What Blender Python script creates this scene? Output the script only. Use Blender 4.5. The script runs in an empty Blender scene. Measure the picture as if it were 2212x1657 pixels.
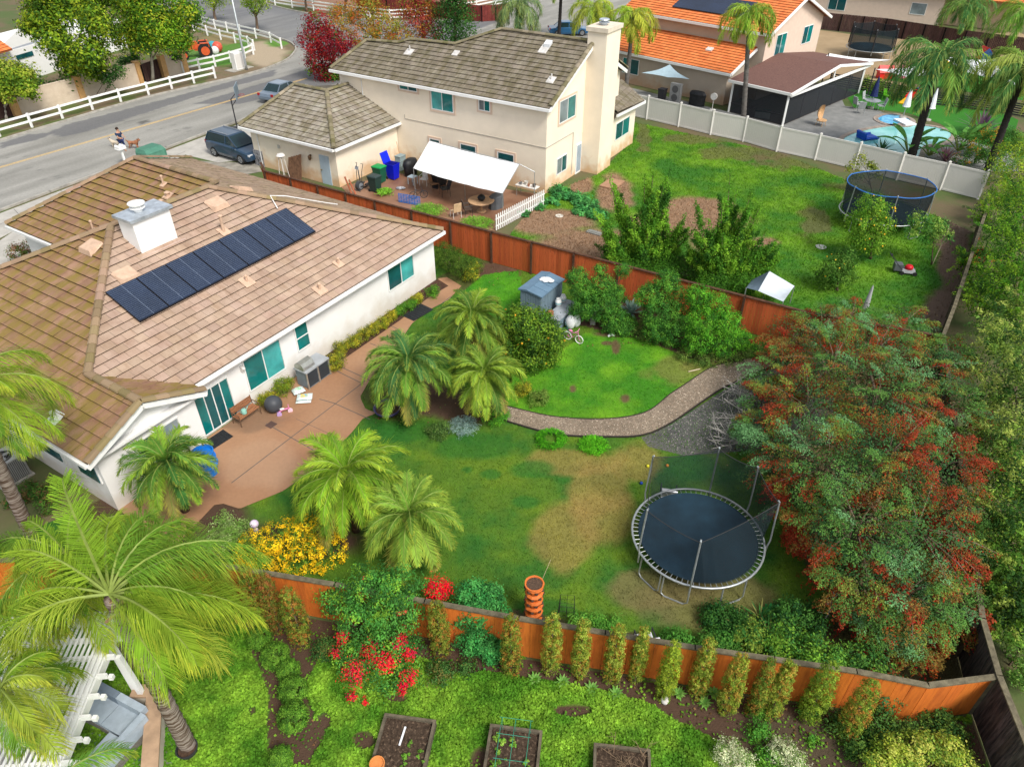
import bpy, math, random
import numpy as np
from mathutils import Vector, Matrix
S = bpy.context.scene
C = S.collection
random.seed(7); RS = np.random.RandomState(11)
# ---------------------------------------------------------------- camera, world, sun, exposure
F = 1560.; TH = math.radians(37.0); CAMH = 18.5; CX, CY = 1106., 828.5
cam = bpy.data.objects.new('camera', bpy.data.cameras.new('camera')); C.objects.link(cam)
cam.location = (0, 0, CAMH); cam.rotation_euler = (math.pi/2-TH, 0, 0)
cam.data.sensor_width = 36; cam.data.lens = 36*F/2212; cam.data.clip_end = 1500; cam.data.clip_start = .1
S.camera = cam
SUN_EL, SUN_AZ = math.radians(50), math.radians(143)     # azimuth clockwise from +Y
w = bpy.data.worlds.new('World'); S.world = w; w.use_nodes = True
nt = w.node_tree; bg = nt.nodes['Background']
sky = nt.nodes.new('ShaderNodeTexSky'); sky.sky_type = 'NISHITA'; sky.sun_disc = False
sky.sun_elevation = SUN_EL; sky.sun_rotation = SUN_AZ; sky.dust_density = 2.0; sky.air_density = 1.0
hs = nt.nodes.new('ShaderNodeHueSaturation'); hs.inputs['Saturation'].default_value = .35
nt.links.new(sky.outputs[0], hs.inputs['Color']); nt.links.new(hs.outputs[0], bg.inputs[0])
bg.inputs[1].default_value = .12
sd = bpy.data.lights.new('sun', 'SUN'); sd.energy = 2.1; sd.angle = math.radians(18); sd.color = (1, .95, .87)
so = bpy.data.objects.new('sun', sd); C.objects.link(so)
so.rotation_euler = Vector((math.sin(SUN_AZ)*math.cos(SUN_EL), math.cos(SUN_AZ)*math.cos(SUN_EL), math.sin(SUN_EL))).to_track_quat('Z', 'Y').to_euler()
S.view_settings.view_transform = 'Standard'; S.view_settings.look = 'None'; S.view_settings.exposure = .78; S.view_settings.gamma = 1
S.render.engine = 'CYCLES'

# ---------------------------------------------------------------- where things stand
def G(x, y, z=0.):
    u = (x-CX)/F; v = (y-CY)/F; c, s = math.cos(TH), math.sin(TH)
    t = (z-CAMH)/(-s-v*c)
    return Vector((u*t, (c-v*s)*t, z))
def scl(y, z=0.):
    v = (y-CY)/F; return (CAMH-z)/(math.sin(TH)+v*math.cos(TH))/F      # metres per unit there
def GP(l, z=0.): return [G(x, y, z) for x, y in l]
class Fr:                                                    # a frame: origin, a along, b across
    def __init__(s, o, az=None, to=None):
        s.o = Vector((o[0], o[1], o[2] if len(o) > 2 else 0))
        if to is not None:
            d = Vector((to[0]-o[0], to[1]-o[1])); s.len = d.length; d.normalize()
        else: d = Vector((math.sin(az), math.cos(az)))
        s.u = Vector((d.x, d.y, 0)); s.w = Vector((-d.y, d.x, 0))
    def __call__(s, p): return s.o+s.u*p[0]+s.w*p[1]+Vector((0, 0, p[2]))
    def inv(s, p):
        q = Vector(p)-s.o; return (q.dot(s.u), q.dot(s.w), q.z)
AZ = math.radians(32.1)

# ---------------------------------------------------------------- mesh collecting
class B:
    def __init__(s, f=None): s.f = f; s.v = []; s.q = []; s.uv = []; s.c = []; s.mi = []; s.m = 0; s.col = (1, 1, 1)
    def add(s, pts, faces, uvs=None, raw=False):
        n = len(s.v)
        s.v += [tuple(p) if raw or not s.f else tuple(s.f(p)) for p in pts]
        for i, fc in enumerate(faces):
            s.q.append([n+k for k in fc]); s.uv.append(uvs[i] if uvs else None); s.c.append(s.col); s.mi.append(s.m)
    def quad(s, *p, uv=None): s.add(p, [list(range(len(p)))], [uv] if uv else None)
    def box(s, x0, y0, z0, x1, y1, z1):
        P = [(x, y, z) for z in (z0, z1) for x, y in ((x0, y0), (x1, y0), (x1, y1), (x0, y1))]
        s.add(P, [(3, 2, 1, 0), (4, 5, 6, 7), (0, 1, 5, 4), (1, 2, 6, 5), (2, 3, 7, 6), (3, 0, 4, 7)])
    def cbox(s, c, d, rz=0., rx=0., ry=0.):
        M = Matrix.Translation(Vector(c)) @ Matrix.Rotation(rz, 4, 'Z') @ Matrix.Rotation(ry, 4, 'Y') @ Matrix.Rotation(rx, 4, 'X')
        h = [k/2 for k in d]
        P = [M @ Vector((x*h[0], y*h[1], z*h[2])) for z in (-1, 1) for x, y in ((-1, -1), (1, -1), (1, 1), (-1, 1))]
        s.add(P, [(3, 2, 1, 0), (4, 5, 6, 7), (0, 1, 5, 4), (1, 2, 6, 5), (2, 3, 7, 6), (3, 0, 4, 7)])
    def bar(s, p0, p1, wd, ht, up=(0, 0, 1)):
        p0 = Vector(p0); p1 = Vector(p1); d = (p1-p0).normalized(); u = Vector(up)
        if abs(d.dot(u)) > .98: u = Vector((0, 1, 0))
        x = d.cross(u).normalized(); y = x.cross(d)
        P = [p+x*(a*wd/2)+y*(b*ht/2) for p in (p0, p1) for a, b in ((-1, -1), (1, -1), (1, 1), (-1, 1))]
        s.add(P, [(3, 2, 1, 0), (4, 5, 6, 7), (0, 1, 5, 4), (1, 2, 6, 5), (2, 3, 7, 6), (3, 0, 4, 7)])
    def tube(s, pts, r, n=6, closed=False):
        pts = [Vector(p) for p in pts]; m = len(pts); rr = r if isinstance(r, (list, tuple)) else [r]*m
        P = []
        for i, p in enumerate(pts):
            if closed: d = pts[(i+1) % m]-pts[i-1]
            else: d = pts[min(i+1, m-1)]-pts[max(i-1, 0)]
            if d.length < 1e-9: d = Vector((0, 0, 1))
            d.normalize(); u = Vector((0, 0, 1)) if abs(d.z) < .95 else Vector((1, 0, 0))
            x = d.cross(u).normalized(); y = x.cross(d)
            P += [p+x*(math.cos(2*math.pi*k/n)*rr[i])+y*(math.sin(2*math.pi*k/n)*rr[i]) for k in range(n)]
        Fc = []
        for i in range(m if closed else m-1):
            a, b = i*n, ((i+1) % m)*n
            Fc += [(a+k, a+(k+1) % n, b+(k+1) % n, b+k) for k in range(n)]
        if not closed: Fc += [tuple(range(n-1, -1, -1)), tuple((m-1)*n+k for k in range(n))]
        s.add(P, Fc)
    def lathe(s, c, prof, n=16, sx=1., sy=1., jit=0.):
        c = Vector(c); P = []; Fc = []
        for r, z in prof:
            P += [c+Vector((math.cos(2*math.pi*k/n)*r*sx*(1+random.uniform(-jit, jit)), math.sin(2*math.pi*k/n)*r*sy*(1+random.uniform(-jit, jit)), z)) for k in range(n)]
        for i in range(len(prof)-1):
            Fc += [(i*n+k, i*n+(k+1) % n, (i+1)*n+(k+1) % n, (i+1)*n+k) for k in range(n)]
        Fc += [tuple(range(n-1, -1, -1)), tuple((len(prof)-1)*n+k for k in range(n))]
        s.add(P, Fc)
    def ell(s, c, r, n=10, m=6, jit=0.):
        if not isinstance(r, (tuple, list)): r = (r, r, r)
        s.lathe(c, [(max(.001, math.sin(math.pi*i/m)), -math.cos(math.pi*i/m)*r[2]) for i in range(m+1)], n, r[0], r[1], jit)
    def prism(s, poly, z0, z1):
        n = len(poly); P = [(p[0], p[1], z0) for p in poly]+[(p[0], p[1], z1) for p in poly]
        s.add(P, [tuple(range(n-1, -1, -1)), tuple(range(n, 2*n))]+[(k, (k+1) % n, n+(k+1) % n, n+k) for k in range(n)])
    def extr(s, poly, d):                                    # any flat 3D polygon pushed by vector d
        n = len(poly); d = Vector(d); P = [Vector(p) for p in poly]+[Vector(p)+d for p in poly]
        s.add(P, [tuple(range(n)), tuple(range(2*n-1, n-1, -1))]+[(k, n+k, n+(k+1) % n, (k+1) % n) for k in range(n)])
    def done(s, name, mats, parent=None, label=None, cat=None, group=None, kind=None, smooth=False):
        V = np.array(s.v, dtype=float)
        if parent is not None: off = OFF.get(parent.name, Vector((0, 0, 0))); base = Vector((0, 0, 0))
        elif kind == 'structure': off = base = Vector((0, 0, 0))
        else:
            base = Vector(((V[:, 0].min()+V[:, 0].max())/2, (V[:, 1].min()+V[:, 1].max())/2, V[:, 2].min())); off = base
        me = bpy.data.meshes.new(name)
        me.from_pydata([(a-off.x, b-off.y, c-off.z) for a, b, c in s.v], [], s.q)
        if not isinstance(mats, (list, tuple)): mats = [mats]
        for m in mats: me.materials.append(m)
        if any(s.mi): me.polygons.foreach_set('material_index', s.mi)
        if any(u is not None for u in s.uv):
            ul = me.uv_layers.new(name='UVMap'); fl = []
            for q, u in zip(s.q, s.uv): fl += [k for t in (u if u else [(0, 0)]*len(q)) for k in t]
            ul.data.foreach_set('uv', fl)
        if any(c != (1, 1, 1) for c in s.c):
            at = me.attributes.new('Col', 'FLOAT_COLOR', 'FACE'); at.data.foreach_set('color', [k for c in s.c for k in (*c, 1.)])
        if smooth: me.polygons.foreach_set('use_smooth', [True]*len(s.q))
        o = bpy.data.objects.new(name, me); C.objects.link(o)
        if parent is not None: o.parent = parent; OFF[o.name] = off
        else: o.location = base; OFF[o.name] = off
        tag(o, label, cat, group, kind)
        return o
OFF = {}
def tag(o, label=None, cat=None, group=None, kind=None):
    if label: o['label'] = label
    if cat: o['category'] = cat
    if group: o['group'] = group
    if kind: o['kind'] = kind
def thing(name, label, cat, loc, rz=0., group=None, local=False):
    o = bpy.data.objects.new(name, None); C.objects.link(o); o.empty_display_size = .2
    o.location = loc; o.rotation_euler = (0, 0, rz); OFF[o.name] = Vector((0, 0, 0)) if local else Vector(loc)
    tag(o, label, cat, group); return o
def dup(o, loc, rz=0., label=None, group=None, sc=1.):
    r = o.copy(); C.objects.link(r); r.location = loc; r.rotation_euler = (0, 0, rz); r.scale = (sc, sc, sc)
    if label: r['label'] = label
    if group: r['group'] = group
    def kids(a, b):
        for ch in list(a.children):
            c = ch.copy(); C.objects.link(c); c.parent = b; kids(ch, c)
    kids(o, r); return r
def npmesh(name, V, Fq, col, mat, parent=None, pt=False, label=None, cat=None, group=None, kind=None):
    V = np.asarray(V, dtype=np.float32).reshape(-1, 3); Fq = np.asarray(Fq, dtype=np.int32); k = Fq.shape[1]; m = len(Fq)
    if parent is not None: off = OFF.get(parent.name, Vector((0, 0, 0)))
    elif kind == 'structure': off = Vector((0, 0, 0))
    else: off = Vector((float(V[:, 0].mean()), float(V[:, 1].mean()), float(V[:, 2].min())))
    me = bpy.data.meshes.new(name)
    me.vertices.add(len(V)); me.vertices.foreach_set('co', (V-np.array(off, dtype=np.float32)).ravel())
    me.loops.add(m*k); me.loops.foreach_set('vertex_index', Fq.ravel())
    me.polygons.add(m); me.polygons.foreach_set('loop_start', np.arange(0, m*k, k, dtype=np.int32))
    me.update(calc_edges=True)
    if col is not None:
        col = np.asarray(col, dtype=np.float32); c4 = np.ones((len(col), 4), dtype=np.float32); c4[:, :3] = np.clip(col, 0, 1)
        at = me.attributes.new('Col', 'FLOAT_COLOR', 'POINT' if pt else 'FACE'); at.data.foreach_set('color', c4.ravel())
    me.materials.append(mat); me.validate()
    o = bpy.data.objects.new(name, me); C.objects.link(o)
    if parent is not None: o.parent = parent; OFF[o.name] = off
    elif kind != 'structure': o.location = off; OFF[o.name] = off
    tag(o, label, cat, group, kind); return o

# ---------------------------------------------------------------- materials
MC = {}
def mt(key, col=(.5, .5, .5), r=.75, var=.12, sc=3., bump=0., bs=40., met=0., attr=False, c2=None, f=.5, stretch=None, det=6, spec=.3, ct=.08, coat=0., stain=None):
    if key in MC: return MC[key]
    m = bpy.data.materials.new(key); m.use_nodes = True; n = m.node_tree.nodes; l = m.node_tree.links
    p = n['Principled BSDF']; p.inputs['Roughness'].default_value = r; p.inputs['Metallic'].default_value = met
    p.inputs['Specular IOR Level'].default_value = spec; p.inputs['Coat Weight'].default_value = coat
    tc = n.new('ShaderNodeTexCoord'); mp = n.new('ShaderNodeMapping'); l.new(tc.outputs['Object'], mp.inputs[0])
    if stretch: mp.inputs['Scale'].default_value = stretch
    nz = n.new('ShaderNodeTexNoise'); nz.inputs['Scale'].default_value = sc; nz.inputs['Detail'].default_value = det; nz.inputs['Roughness'].default_value = .62
    l.new(mp.outputs[0], nz.inputs['Vector'])
    rp = n.new('ShaderNodeValToRGB'); l.new(nz.outputs['Fac'], rp.inputs[0])
    if c2 is None: a = [k*(1-var*1.6) for k in col]; b = [k*(1+var*1.2) for k in col]; rp.color_ramp.elements[0].position = .3; rp.color_ramp.elements[1].position = .7
    else: a = col; b = c2; rp.color_ramp.elements[0].position = f-ct; rp.color_ramp.elements[1].position = f+ct
    rp.color_ramp.elements[0].color = (*a, 1); rp.color_ramp.elements[1].color = (*b, 1)
    out = rp.outputs[0]
    if attr:
        at = n.new('ShaderNodeAttribute'); at.attribute_name = 'Col'; mx = n.new('ShaderNodeMix'); mx.data_type = 'RGBA'; mx.blend_type = 'MULTIPLY'
        mx.inputs[0].default_value = 1; l.new(at.outputs['Color'], mx.inputs[6]); l.new(out, mx.inputs[7]); out = mx.outputs[2]
    if stain:                                                # dirt splashed up from the ground, ragged at its top
        sx = n.new('ShaderNodeSeparateXYZ'); l.new(tc.outputs['Object'], sx.inputs[0]); ns = n.new('ShaderNodeTexNoise'); ns.inputs['Scale'].default_value = 1.3; ns.inputs['Detail'].default_value = 6; l.new(tc.outputs['Object'], ns.inputs['Vector'])
        ma = n.new('ShaderNodeMath'); ma.operation = 'MULTIPLY_ADD'; l.new(ns.outputs['Fac'], ma.inputs[0]); ma.inputs[1].default_value = -2.2; l.new(sx.outputs['Z'], ma.inputs[2])
        mp2 = n.new('ShaderNodeMapRange'); mp2.inputs['From Min'].default_value = -.9; mp2.inputs['From Max'].default_value = -.1; mp2.inputs['To Min'].default_value = .75; mp2.inputs['To Max'].default_value = 0; l.new(ma.outputs[0], mp2.inputs['Value'])
        mx2 = n.new('ShaderNodeMix'); mx2.data_type = 'RGBA'; l.new(mp2.outputs[0], mx2.inputs[0]); l.new(out, mx2.inputs[6]); mx2.inputs[7].default_value = (*stain, 1); out = mx2.outputs[2]
    l.new(out, p.inputs['Base Color'])
    if bump:
        nb = n.new('ShaderNodeTexNoise'); nb.inputs['Scale'].default_value = bs; nb.inputs['Detail'].default_value = 3; l.new(mp.outputs[0], nb.inputs['Vector'])
        bp = n.new('ShaderNodeBump'); bp.inputs['Strength'].default_value = min(1, bump); bp.inputs['Distance'].default_value = .03
        l.new(nb.outputs['Fac'], bp.inputs['Height']); l.new(bp.outputs[0], p.inputs['Normal'])
    MC[key] = m; return m
def leafmat(key, tr=.38, r=.7):
    if key in MC: return MC[key]
    m = bpy.data.materials.new(key); m.use_nodes = True; n = m.node_tree.nodes; l = m.node_tree.links
    p = n['Principled BSDF']; p.inputs['Roughness'].default_value = r; p.inputs['Specular IOR Level'].default_value = .12
    at = n.new('ShaderNodeAttribute'); at.attribute_name = 'Col'
    tc = n.new('ShaderNodeTexCoord'); nz = n.new('ShaderNodeTexNoise'); nz.inputs['Scale'].default_value = 2.2; l.new(tc.outputs['Object'], nz.inputs['Vector'])
    mr = n.new('ShaderNodeMapRange'); mr.inputs['From Min'].default_value = .3; mr.inputs['From Max'].default_value = .7; mr.inputs['To Min'].default_value = 1.15; mr.inputs['To Max'].default_value = 1.75
    l.new(nz.outputs['Fac'], mr.inputs['Value'])
    vm = n.new('ShaderNodeVectorMath'); vm.operation = 'SCALE'; l.new(at.outputs['Color'], vm.inputs[0]); l.new(mr.outputs[0], vm.inputs['Scale'])
    l.new(vm.outputs[0], p.inputs['Base Color'])
    t = n.new('ShaderNodeBsdfTranslucent'); l.new(vm.outputs[0], t.inputs['Color'])
    mx = n.new('ShaderNodeMixShader'); mx.inputs[0].default_value = tr; l.new(p.outputs[0], mx.inputs[1]); l.new(t.outputs[0], mx.inputs[2])
    l.new(mx.outputs[0], n['Material Output'].inputs['Surface']); MC[key] = m; return m
LEAF = leafmat('foliage')
def colmat(key, r=.9, bump=.5, bs=30.):                       # plain surface coloured by its own attribute
    if key in MC: return MC[key]
    return mt(key, (1, 1, 1), r, .08, 6., bump, bs, attr=True)
def netmat(key, col, al):                                     # woven netting: threads and holes
    if key in MC: return MC[key]
    m = bpy.data.materials.new(key); m.use_nodes = True; n = m.node_tree.nodes; l = m.node_tree.links
    p = n['Principled BSDF']; p.inputs['Base Color'].default_value = (*col, 1); p.inputs['Roughness'].default_value = 1; p.inputs['Specular IOR Level'].default_value = 0; p.inputs['Alpha'].default_value = al
    MC[key] = m; return m
def glass(key, col, r=.08):
    if key in MC: return MC[key]
    m = mt(key, col, r, .25, .9, spec=.6); return m
def tilemat(key, ca, cb, lich=None, lf=.5, joint=(.1, .07, .05), w=.33, h=.38):
    if key in MC: return MC[key]
    m = bpy.data.materials.new(key); m.use_nodes = True; n = m.node_tree.nodes; l = m.node_tree.links
    p = n['Principled BSDF']; p.inputs['Roughness'].default_value = .8; p.inputs['Specular IOR Level'].default_value = .25
    uv = n.new('ShaderNodeUVMap'); at = n.new('ShaderNodeAttribute'); at.attribute_name = 'Col'
    nz = n.new('ShaderNodeTexNoise'); nz.inputs['Scale'].default_value = 1.1; nz.inputs['Detail'].default_value = 8; nz.inputs['Roughness'].default_value = .65; l.new(uv.outputs[0], nz.inputs['Vector'])
    r1 = n.new('ShaderNodeValToRGB'); r1.color_ramp.elements[0].position = .35; r1.color_ramp.elements[1].position = .65
    r1.color_ramp.elements[0].color = (*ca, 1); r1.color_ramp.elements[1].color = (*cb, 1); l.new(nz.outputs['Fac'], r1.inputs[0])
    out = r1.outputs[0]
    if lich:
        mp = n.new('ShaderNodeMapping'); mp.inputs['Scale'].default_value = (1.6, .45, 1); mp.inputs['Location'].default_value = (9, 3, 0); l.new(uv.outputs[0], mp.inputs[0])
        n2 = n.new('ShaderNodeTexNoise'); n2.inputs['Scale'].default_value = 1.5; n2.inputs['Detail'].default_value = 9; n2.inputs['Roughness'].default_value = .7; l.new(mp.outputs[0], n2.inputs['Vector'])
        r2 = n.new('ShaderNodeValToRGB'); r2.color_ramp.elements[0].position = lf-.06; r2.color_ramp.elements[1].position = lf+.1; l.new(n2.outputs['Fac'], r2.inputs[0])
        mx = n.new('ShaderNodeMix'); mx.data_type = 'RGBA'; l.new(r2.outputs[0], mx.inputs[0]); l.new(out, mx.inputs[6]); mx.inputs[7].default_value = (*lich, 1); out = mx.outputs[2]
    mu = n.new('ShaderNodeMix'); mu.data_type = 'RGBA'; mu.blend_type = 'MULTIPLY'; mu.inputs[0].default_value = 1
    l.new(out, mu.inputs[6]); l.new(at.outputs['Color'], mu.inputs[7]); l.new(mu.outputs[2], p.inputs['Base Color'])
    nb = n.new('ShaderNodeTexNoise'); nb.inputs['Scale'].default_value = 25; l.new(uv.outputs[0], nb.inputs['Vector'])
    bp = n.new('ShaderNodeBump'); bp.inputs['Strength'].default_value = .4; bp.inputs['Distance'].default_value = .02; l.new(nb.outputs['Fac'], bp.inputs['Height']); l.new(bp.outputs[0], p.inputs['Normal'])
    MC[key] = m; return m

# ---------------------------------------------------------------- numpy noise and polygons
_h = np.random.RandomState(3).rand(256, 256)
def vn(x, y):
    xi = np.floor(x).astype(int); yi = np.floor(y).astype(int); fx = x-xi; fy = y-yi
    fx = fx*fx*(3-2*fx); fy = fy*fy*(3-2*fy)
    g = lambda a, b: _h[a % 256, b % 256]
    return (g(xi, yi)*(1-fx)+g(xi+1, yi)*fx)*(1-fy)+(g(xi, yi+1)*(1-fx)+g(xi+1, yi+1)*fx)*fy
def fbm(x, y, s=1., o=4):
    t = 0; a = 1; n = 0
    for k in range(o): t = t+a*vn(x*s+k*17.3, y*s+k*9.1); n += a; a *= .55; s *= 2.1
    return t/n
def inside(poly, x, y):
    r = np.zeros(x.shape, bool); n = len(poly)
    for i in range(n):
        x0, y0 = poly[i][0], poly[i][1]; x1, y1 = poly[(i+1) % n][0], poly[(i+1) % n][1]
        c = ((y0 > y) != (y1 > y)); r ^= c & (x < (x1-x0)*(y-y0)/((y1-y0) if y1 != y0 else 1e-9)+x0)
    return r
def spline(pts, k=5, closed=True):
    n = len(pts); out = []
    for i in range(n if closed else n-1):
        p = [Vector(pts[(i+j) % n]) if closed else Vector(pts[max(0, min(n-1, i+j))]) for j in (-1, 0, 1, 2)]
        for s in range(k):
            t = s/k; out.append(.5*((2*p[1])+(p[2]-p[0])*t+(2*p[0]-5*p[1]+4*p[2]-p[3])*t*t+(3*p[1]-p[0]-3*p[2]+p[3])*t**3))
    if not closed: out.append(Vector(pts[-1]))
    return out
def sheet(name, poly, z, mat, kind='structure', label=None, cat=None, th=0.):
    b = B()
    if th: b.prism(poly, z-th, z)
    else: b.add([(p[0], p[1], z) for p in poly], [list(range(len(poly)))])
    return b.done(name, mat, kind=kind, label=label, cat=cat)
def mixc(a, b, t):
    t = np.clip(t, 0, 1)[..., None]; return np.asarray(a)*(1-t)+np.asarray(b)*t
def colsheet(name, poly, z, res, fn, mat):                    # a surface whose worn / dry / bare places are coloured vertex by vertex
    P = np.array([(p[0], p[1]) for p in poly]); lo = P.min(0)-res; hi = P.max(0)+res
    nx = int((hi[0]-lo[0])/res)+1; ny = int((hi[1]-lo[1])/res)+1
    X, Y = np.meshgrid(lo[0]+np.arange(nx)*res, lo[1]+np.arange(ny)*res, indexing='ij')
    IN = inside(P, X, Y); keep = IN[:-1, :-1] | IN[1:, :-1] | IN[1:, 1:] | IN[:-1, 1:]
    near = np.zeros_like(IN)
    for a, b in ((0, 0), (1, 0), (1, 1), (0, 1)): near[a:nx-1+a, b:ny-1+b] |= keep
    out = near & ~IN; xs, ys = X[out], Y[out]; best = np.full(xs.shape, 1e9); bx = xs.copy(); by = ys.copy()
    for i in range(len(P)):
        a = P[i]; d = P[(i+1) % len(P)]-a; L = (d@d) or 1e-9
        t = np.clip(((xs-a[0])*d[0]+(ys-a[1])*d[1])/L, 0, 1); qx = a[0]+t*d[0]; qy = a[1]+t*d[1]; dd = (qx-xs)**2+(qy-ys)**2
        m = dd < best; best[m] = dd[m]; bx[m] = qx[m]; by[m] = qy[m]
    X[out] = bx; Y[out] = by
    ix = np.full(X.shape, -1); ix[near] = np.arange(near.sum())
    V = np.stack([X[near], Y[near], np.full(near.sum(), z)], 1)
    i, j = np.nonzero(keep)
    Fq = np.stack([ix[i, j], ix[i+1, j], ix[i+1, j+1], ix[i, j+1]], 1)
    return npmesh(name, V, Fq, fn(V[:, 0], V[:, 1]), mat, pt=True, kind='structure')
def blades(name, poly, n, fn, h=(.03, .07), wd=.02, z=0., mask=None, group=None, label=None, cat='grass', tilt=1.5, mat=None, kind='stuff'):
    P = np.array([(p[0], p[1]) for p in poly]); lo = P.min(0); hi = P.max(0)
    X = RS.uniform(lo[0], hi[0], n*3); Y = RS.uniform(lo[1], hi[1], n*3); k = inside(P, X, Y)
    if mask is not None: k &= RS.rand(n*3) < mask(X, Y)
    X = X[k][:n]; Y = Y[k][:n]; m = len(X); hh = RS.uniform(h[0], h[1], m); a = RS.rand(m)*6.283; t = RS.rand(m)*tilt; b = RS.rand(m)*6.283
    dx, dy = np.cos(a)*wd*hh/h[1], np.sin(a)*wd*hh/h[1]
    V = np.empty((m, 3, 3)); V[:, 0] = np.stack([X-dx, Y-dy, np.full(m, z)], 1); V[:, 1] = np.stack([X+dx, Y+dy, np.full(m, z)], 1)
    V[:, 2] = np.stack([X+np.cos(b)*t*hh, Y+np.sin(b)*t*hh, z+hh], 1)
    c = fn(X, Y)*RS.uniform(.75, 1.25, (m, 1))
    return npmesh(name, V.reshape(-1, 3), np.arange(m*3).reshape(m, 3), c, mat or LEAF, label=label, cat=cat, kind=kind)

# ---------------------------------------------------------------- foliage
def nrm(a): return a/np.maximum(np.linalg.norm(a, axis=1, keepdims=True), 1e-9)
def leafq(P, N, size, asp=.5, rs=None):
    m = len(P); N = nrm(N); T = nrm(np.cross(N, RS.normal(size=(m, 3)))); Bt = np.cross(N, T)
    s = np.asarray(size).reshape(-1, 1)*RS.uniform(.6, 1.3, (m, 1)); T = T*s*.5; Bt = Bt*s*.5*asp
    V = np.stack([P-T, P+Bt, P+T, P-Bt], 1); return V.reshape(-1, 3)
def palcol(pal, idx, jit=.22):
    c = np.array(pal)[idx]; m = len(idx); return c*RS.uniform(1-jit, 1+jit, (m, 1))*RS.uniform(.93, 1.07, (m, 3))
def cloud(blobs, n, size, pal, clump=.22, per=28, shell=.5, up=.35, asp=.55, wts=None, out=.7):
    bl = np.array(blobs, float); ar = (bl[:, 3]*bl[:, 4]+bl[:, 4]*bl[:, 5]+bl[:, 3]*bl[:, 5]); pr = ar/ar.sum()
    nc = max(3, n//per); bi = RS.choice(len(bl), nc, p=pr); d = nrm(RS.normal(size=(nc, 3))+[0, 0, .25])
    rr = shell+(1-shell)*RS.rand(nc, 1)**.6; cc = bl[bi, :3]+d*bl[bi, 3:6]*rr
    pi = RS.choice(len(pal), nc, p=wts); cb = RS.uniform(.78, 1.22, nc); li = RS.randint(0, nc, n)
    rad = np.minimum(clump, bl[bi, 3:6].min(1)*.6); off = RS.normal(size=(n, 3))*rad[li][:, None]*.55
    P = cc[li]+off; P[:, 2] = np.maximum(P[:, 2], .02)
    N = d[li]*out+nrm(off)*.4+RS.normal(size=(n, 3))*.45+[0, 0, up]
    return leafq(P, N, size, asp), palcol(pal, pi[li])*cb[li][:, None]
def sprays(st, dr, L, n, size, pal, droop=.3, spread=.07, asp=.45, wts=None, taper=.6, up=.3, pi=None):
    st = np.asarray(st, float); dr = nrm(np.asarray(dr, float)); k = len(st); L = np.broadcast_to(L, (k,))
    si = RS.randint(0, k, n); t = RS.rand(n)**.8; pi = RS.choice(len(pal), k, p=wts) if pi is None else pi; cb = RS.uniform(.75, 1.25, k)
    P = st[si]+dr[si]*(L[si]*t)[:, None]; P[:, 2] -= droop*L[si]*t*t
    off = RS.normal(size=(n, 3))*(spread*(1-taper*t))[:, None]; P = P+off; P[:, 2] = np.maximum(P[:, 2], .02)
    N = nrm(off)*.6+RS.normal(size=(n, 3))*.4+[0, 0, up]
    return leafq(P, N, size, asp), palcol(pal, pi[si])*cb[si][:, None]
def crown(name, sets, parent=None, **k):
    V = np.concatenate([s[0] for s in sets]); c = np.concatenate([s[1] for s in sets])
    return npmesh(name, V, np.arange(len(V)).reshape(-1, 4), c, LEAF, parent, **k)
def blob(px, py, z, rp, ry=None, rz=None):                     # a mass of leaves of radius rp (photo units) centred at height z
    g = G(px, py, z); s = scl(py, z); r = rp*s; return (g.x, g.y, z, r, (ry*s if ry else r), (rz if rz else r*.8))
BARK = None
def trunk(parent, base, top, r, n=7, wob=.15, limbs=(), mat=None, name='trunk'):
    b = B(); base = Vector(base); top = Vector(top); L = (top-base).length
    pts = [base.lerp(top, i/6)+Vector((random.uniform(-1, 1), random.uniform(-1, 1), 0))*wob*r*2*(i > 0) for i in range(7)]
    b.tube(pts, [r*1.25]+[r*(1-.09*i) for i in range(1, 7)], n)
    for lb in limbs:
        s = pts[4] if len(limbs) < 5 else pts[random.randint(3, 6)]; e = Vector(lb); m = s.lerp(e, .5)+Vector((0, 0, .1*(e-s).length))
        b.tube([s, m, e], [r*.5, r*.35, r*.12], 5)
    return b.done(name, mat or mt('bark', (.16, .11, .075), .9, .3, 6, .8, 30, stretch=(1, 1, .3)), parent, smooth=True)
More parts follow.
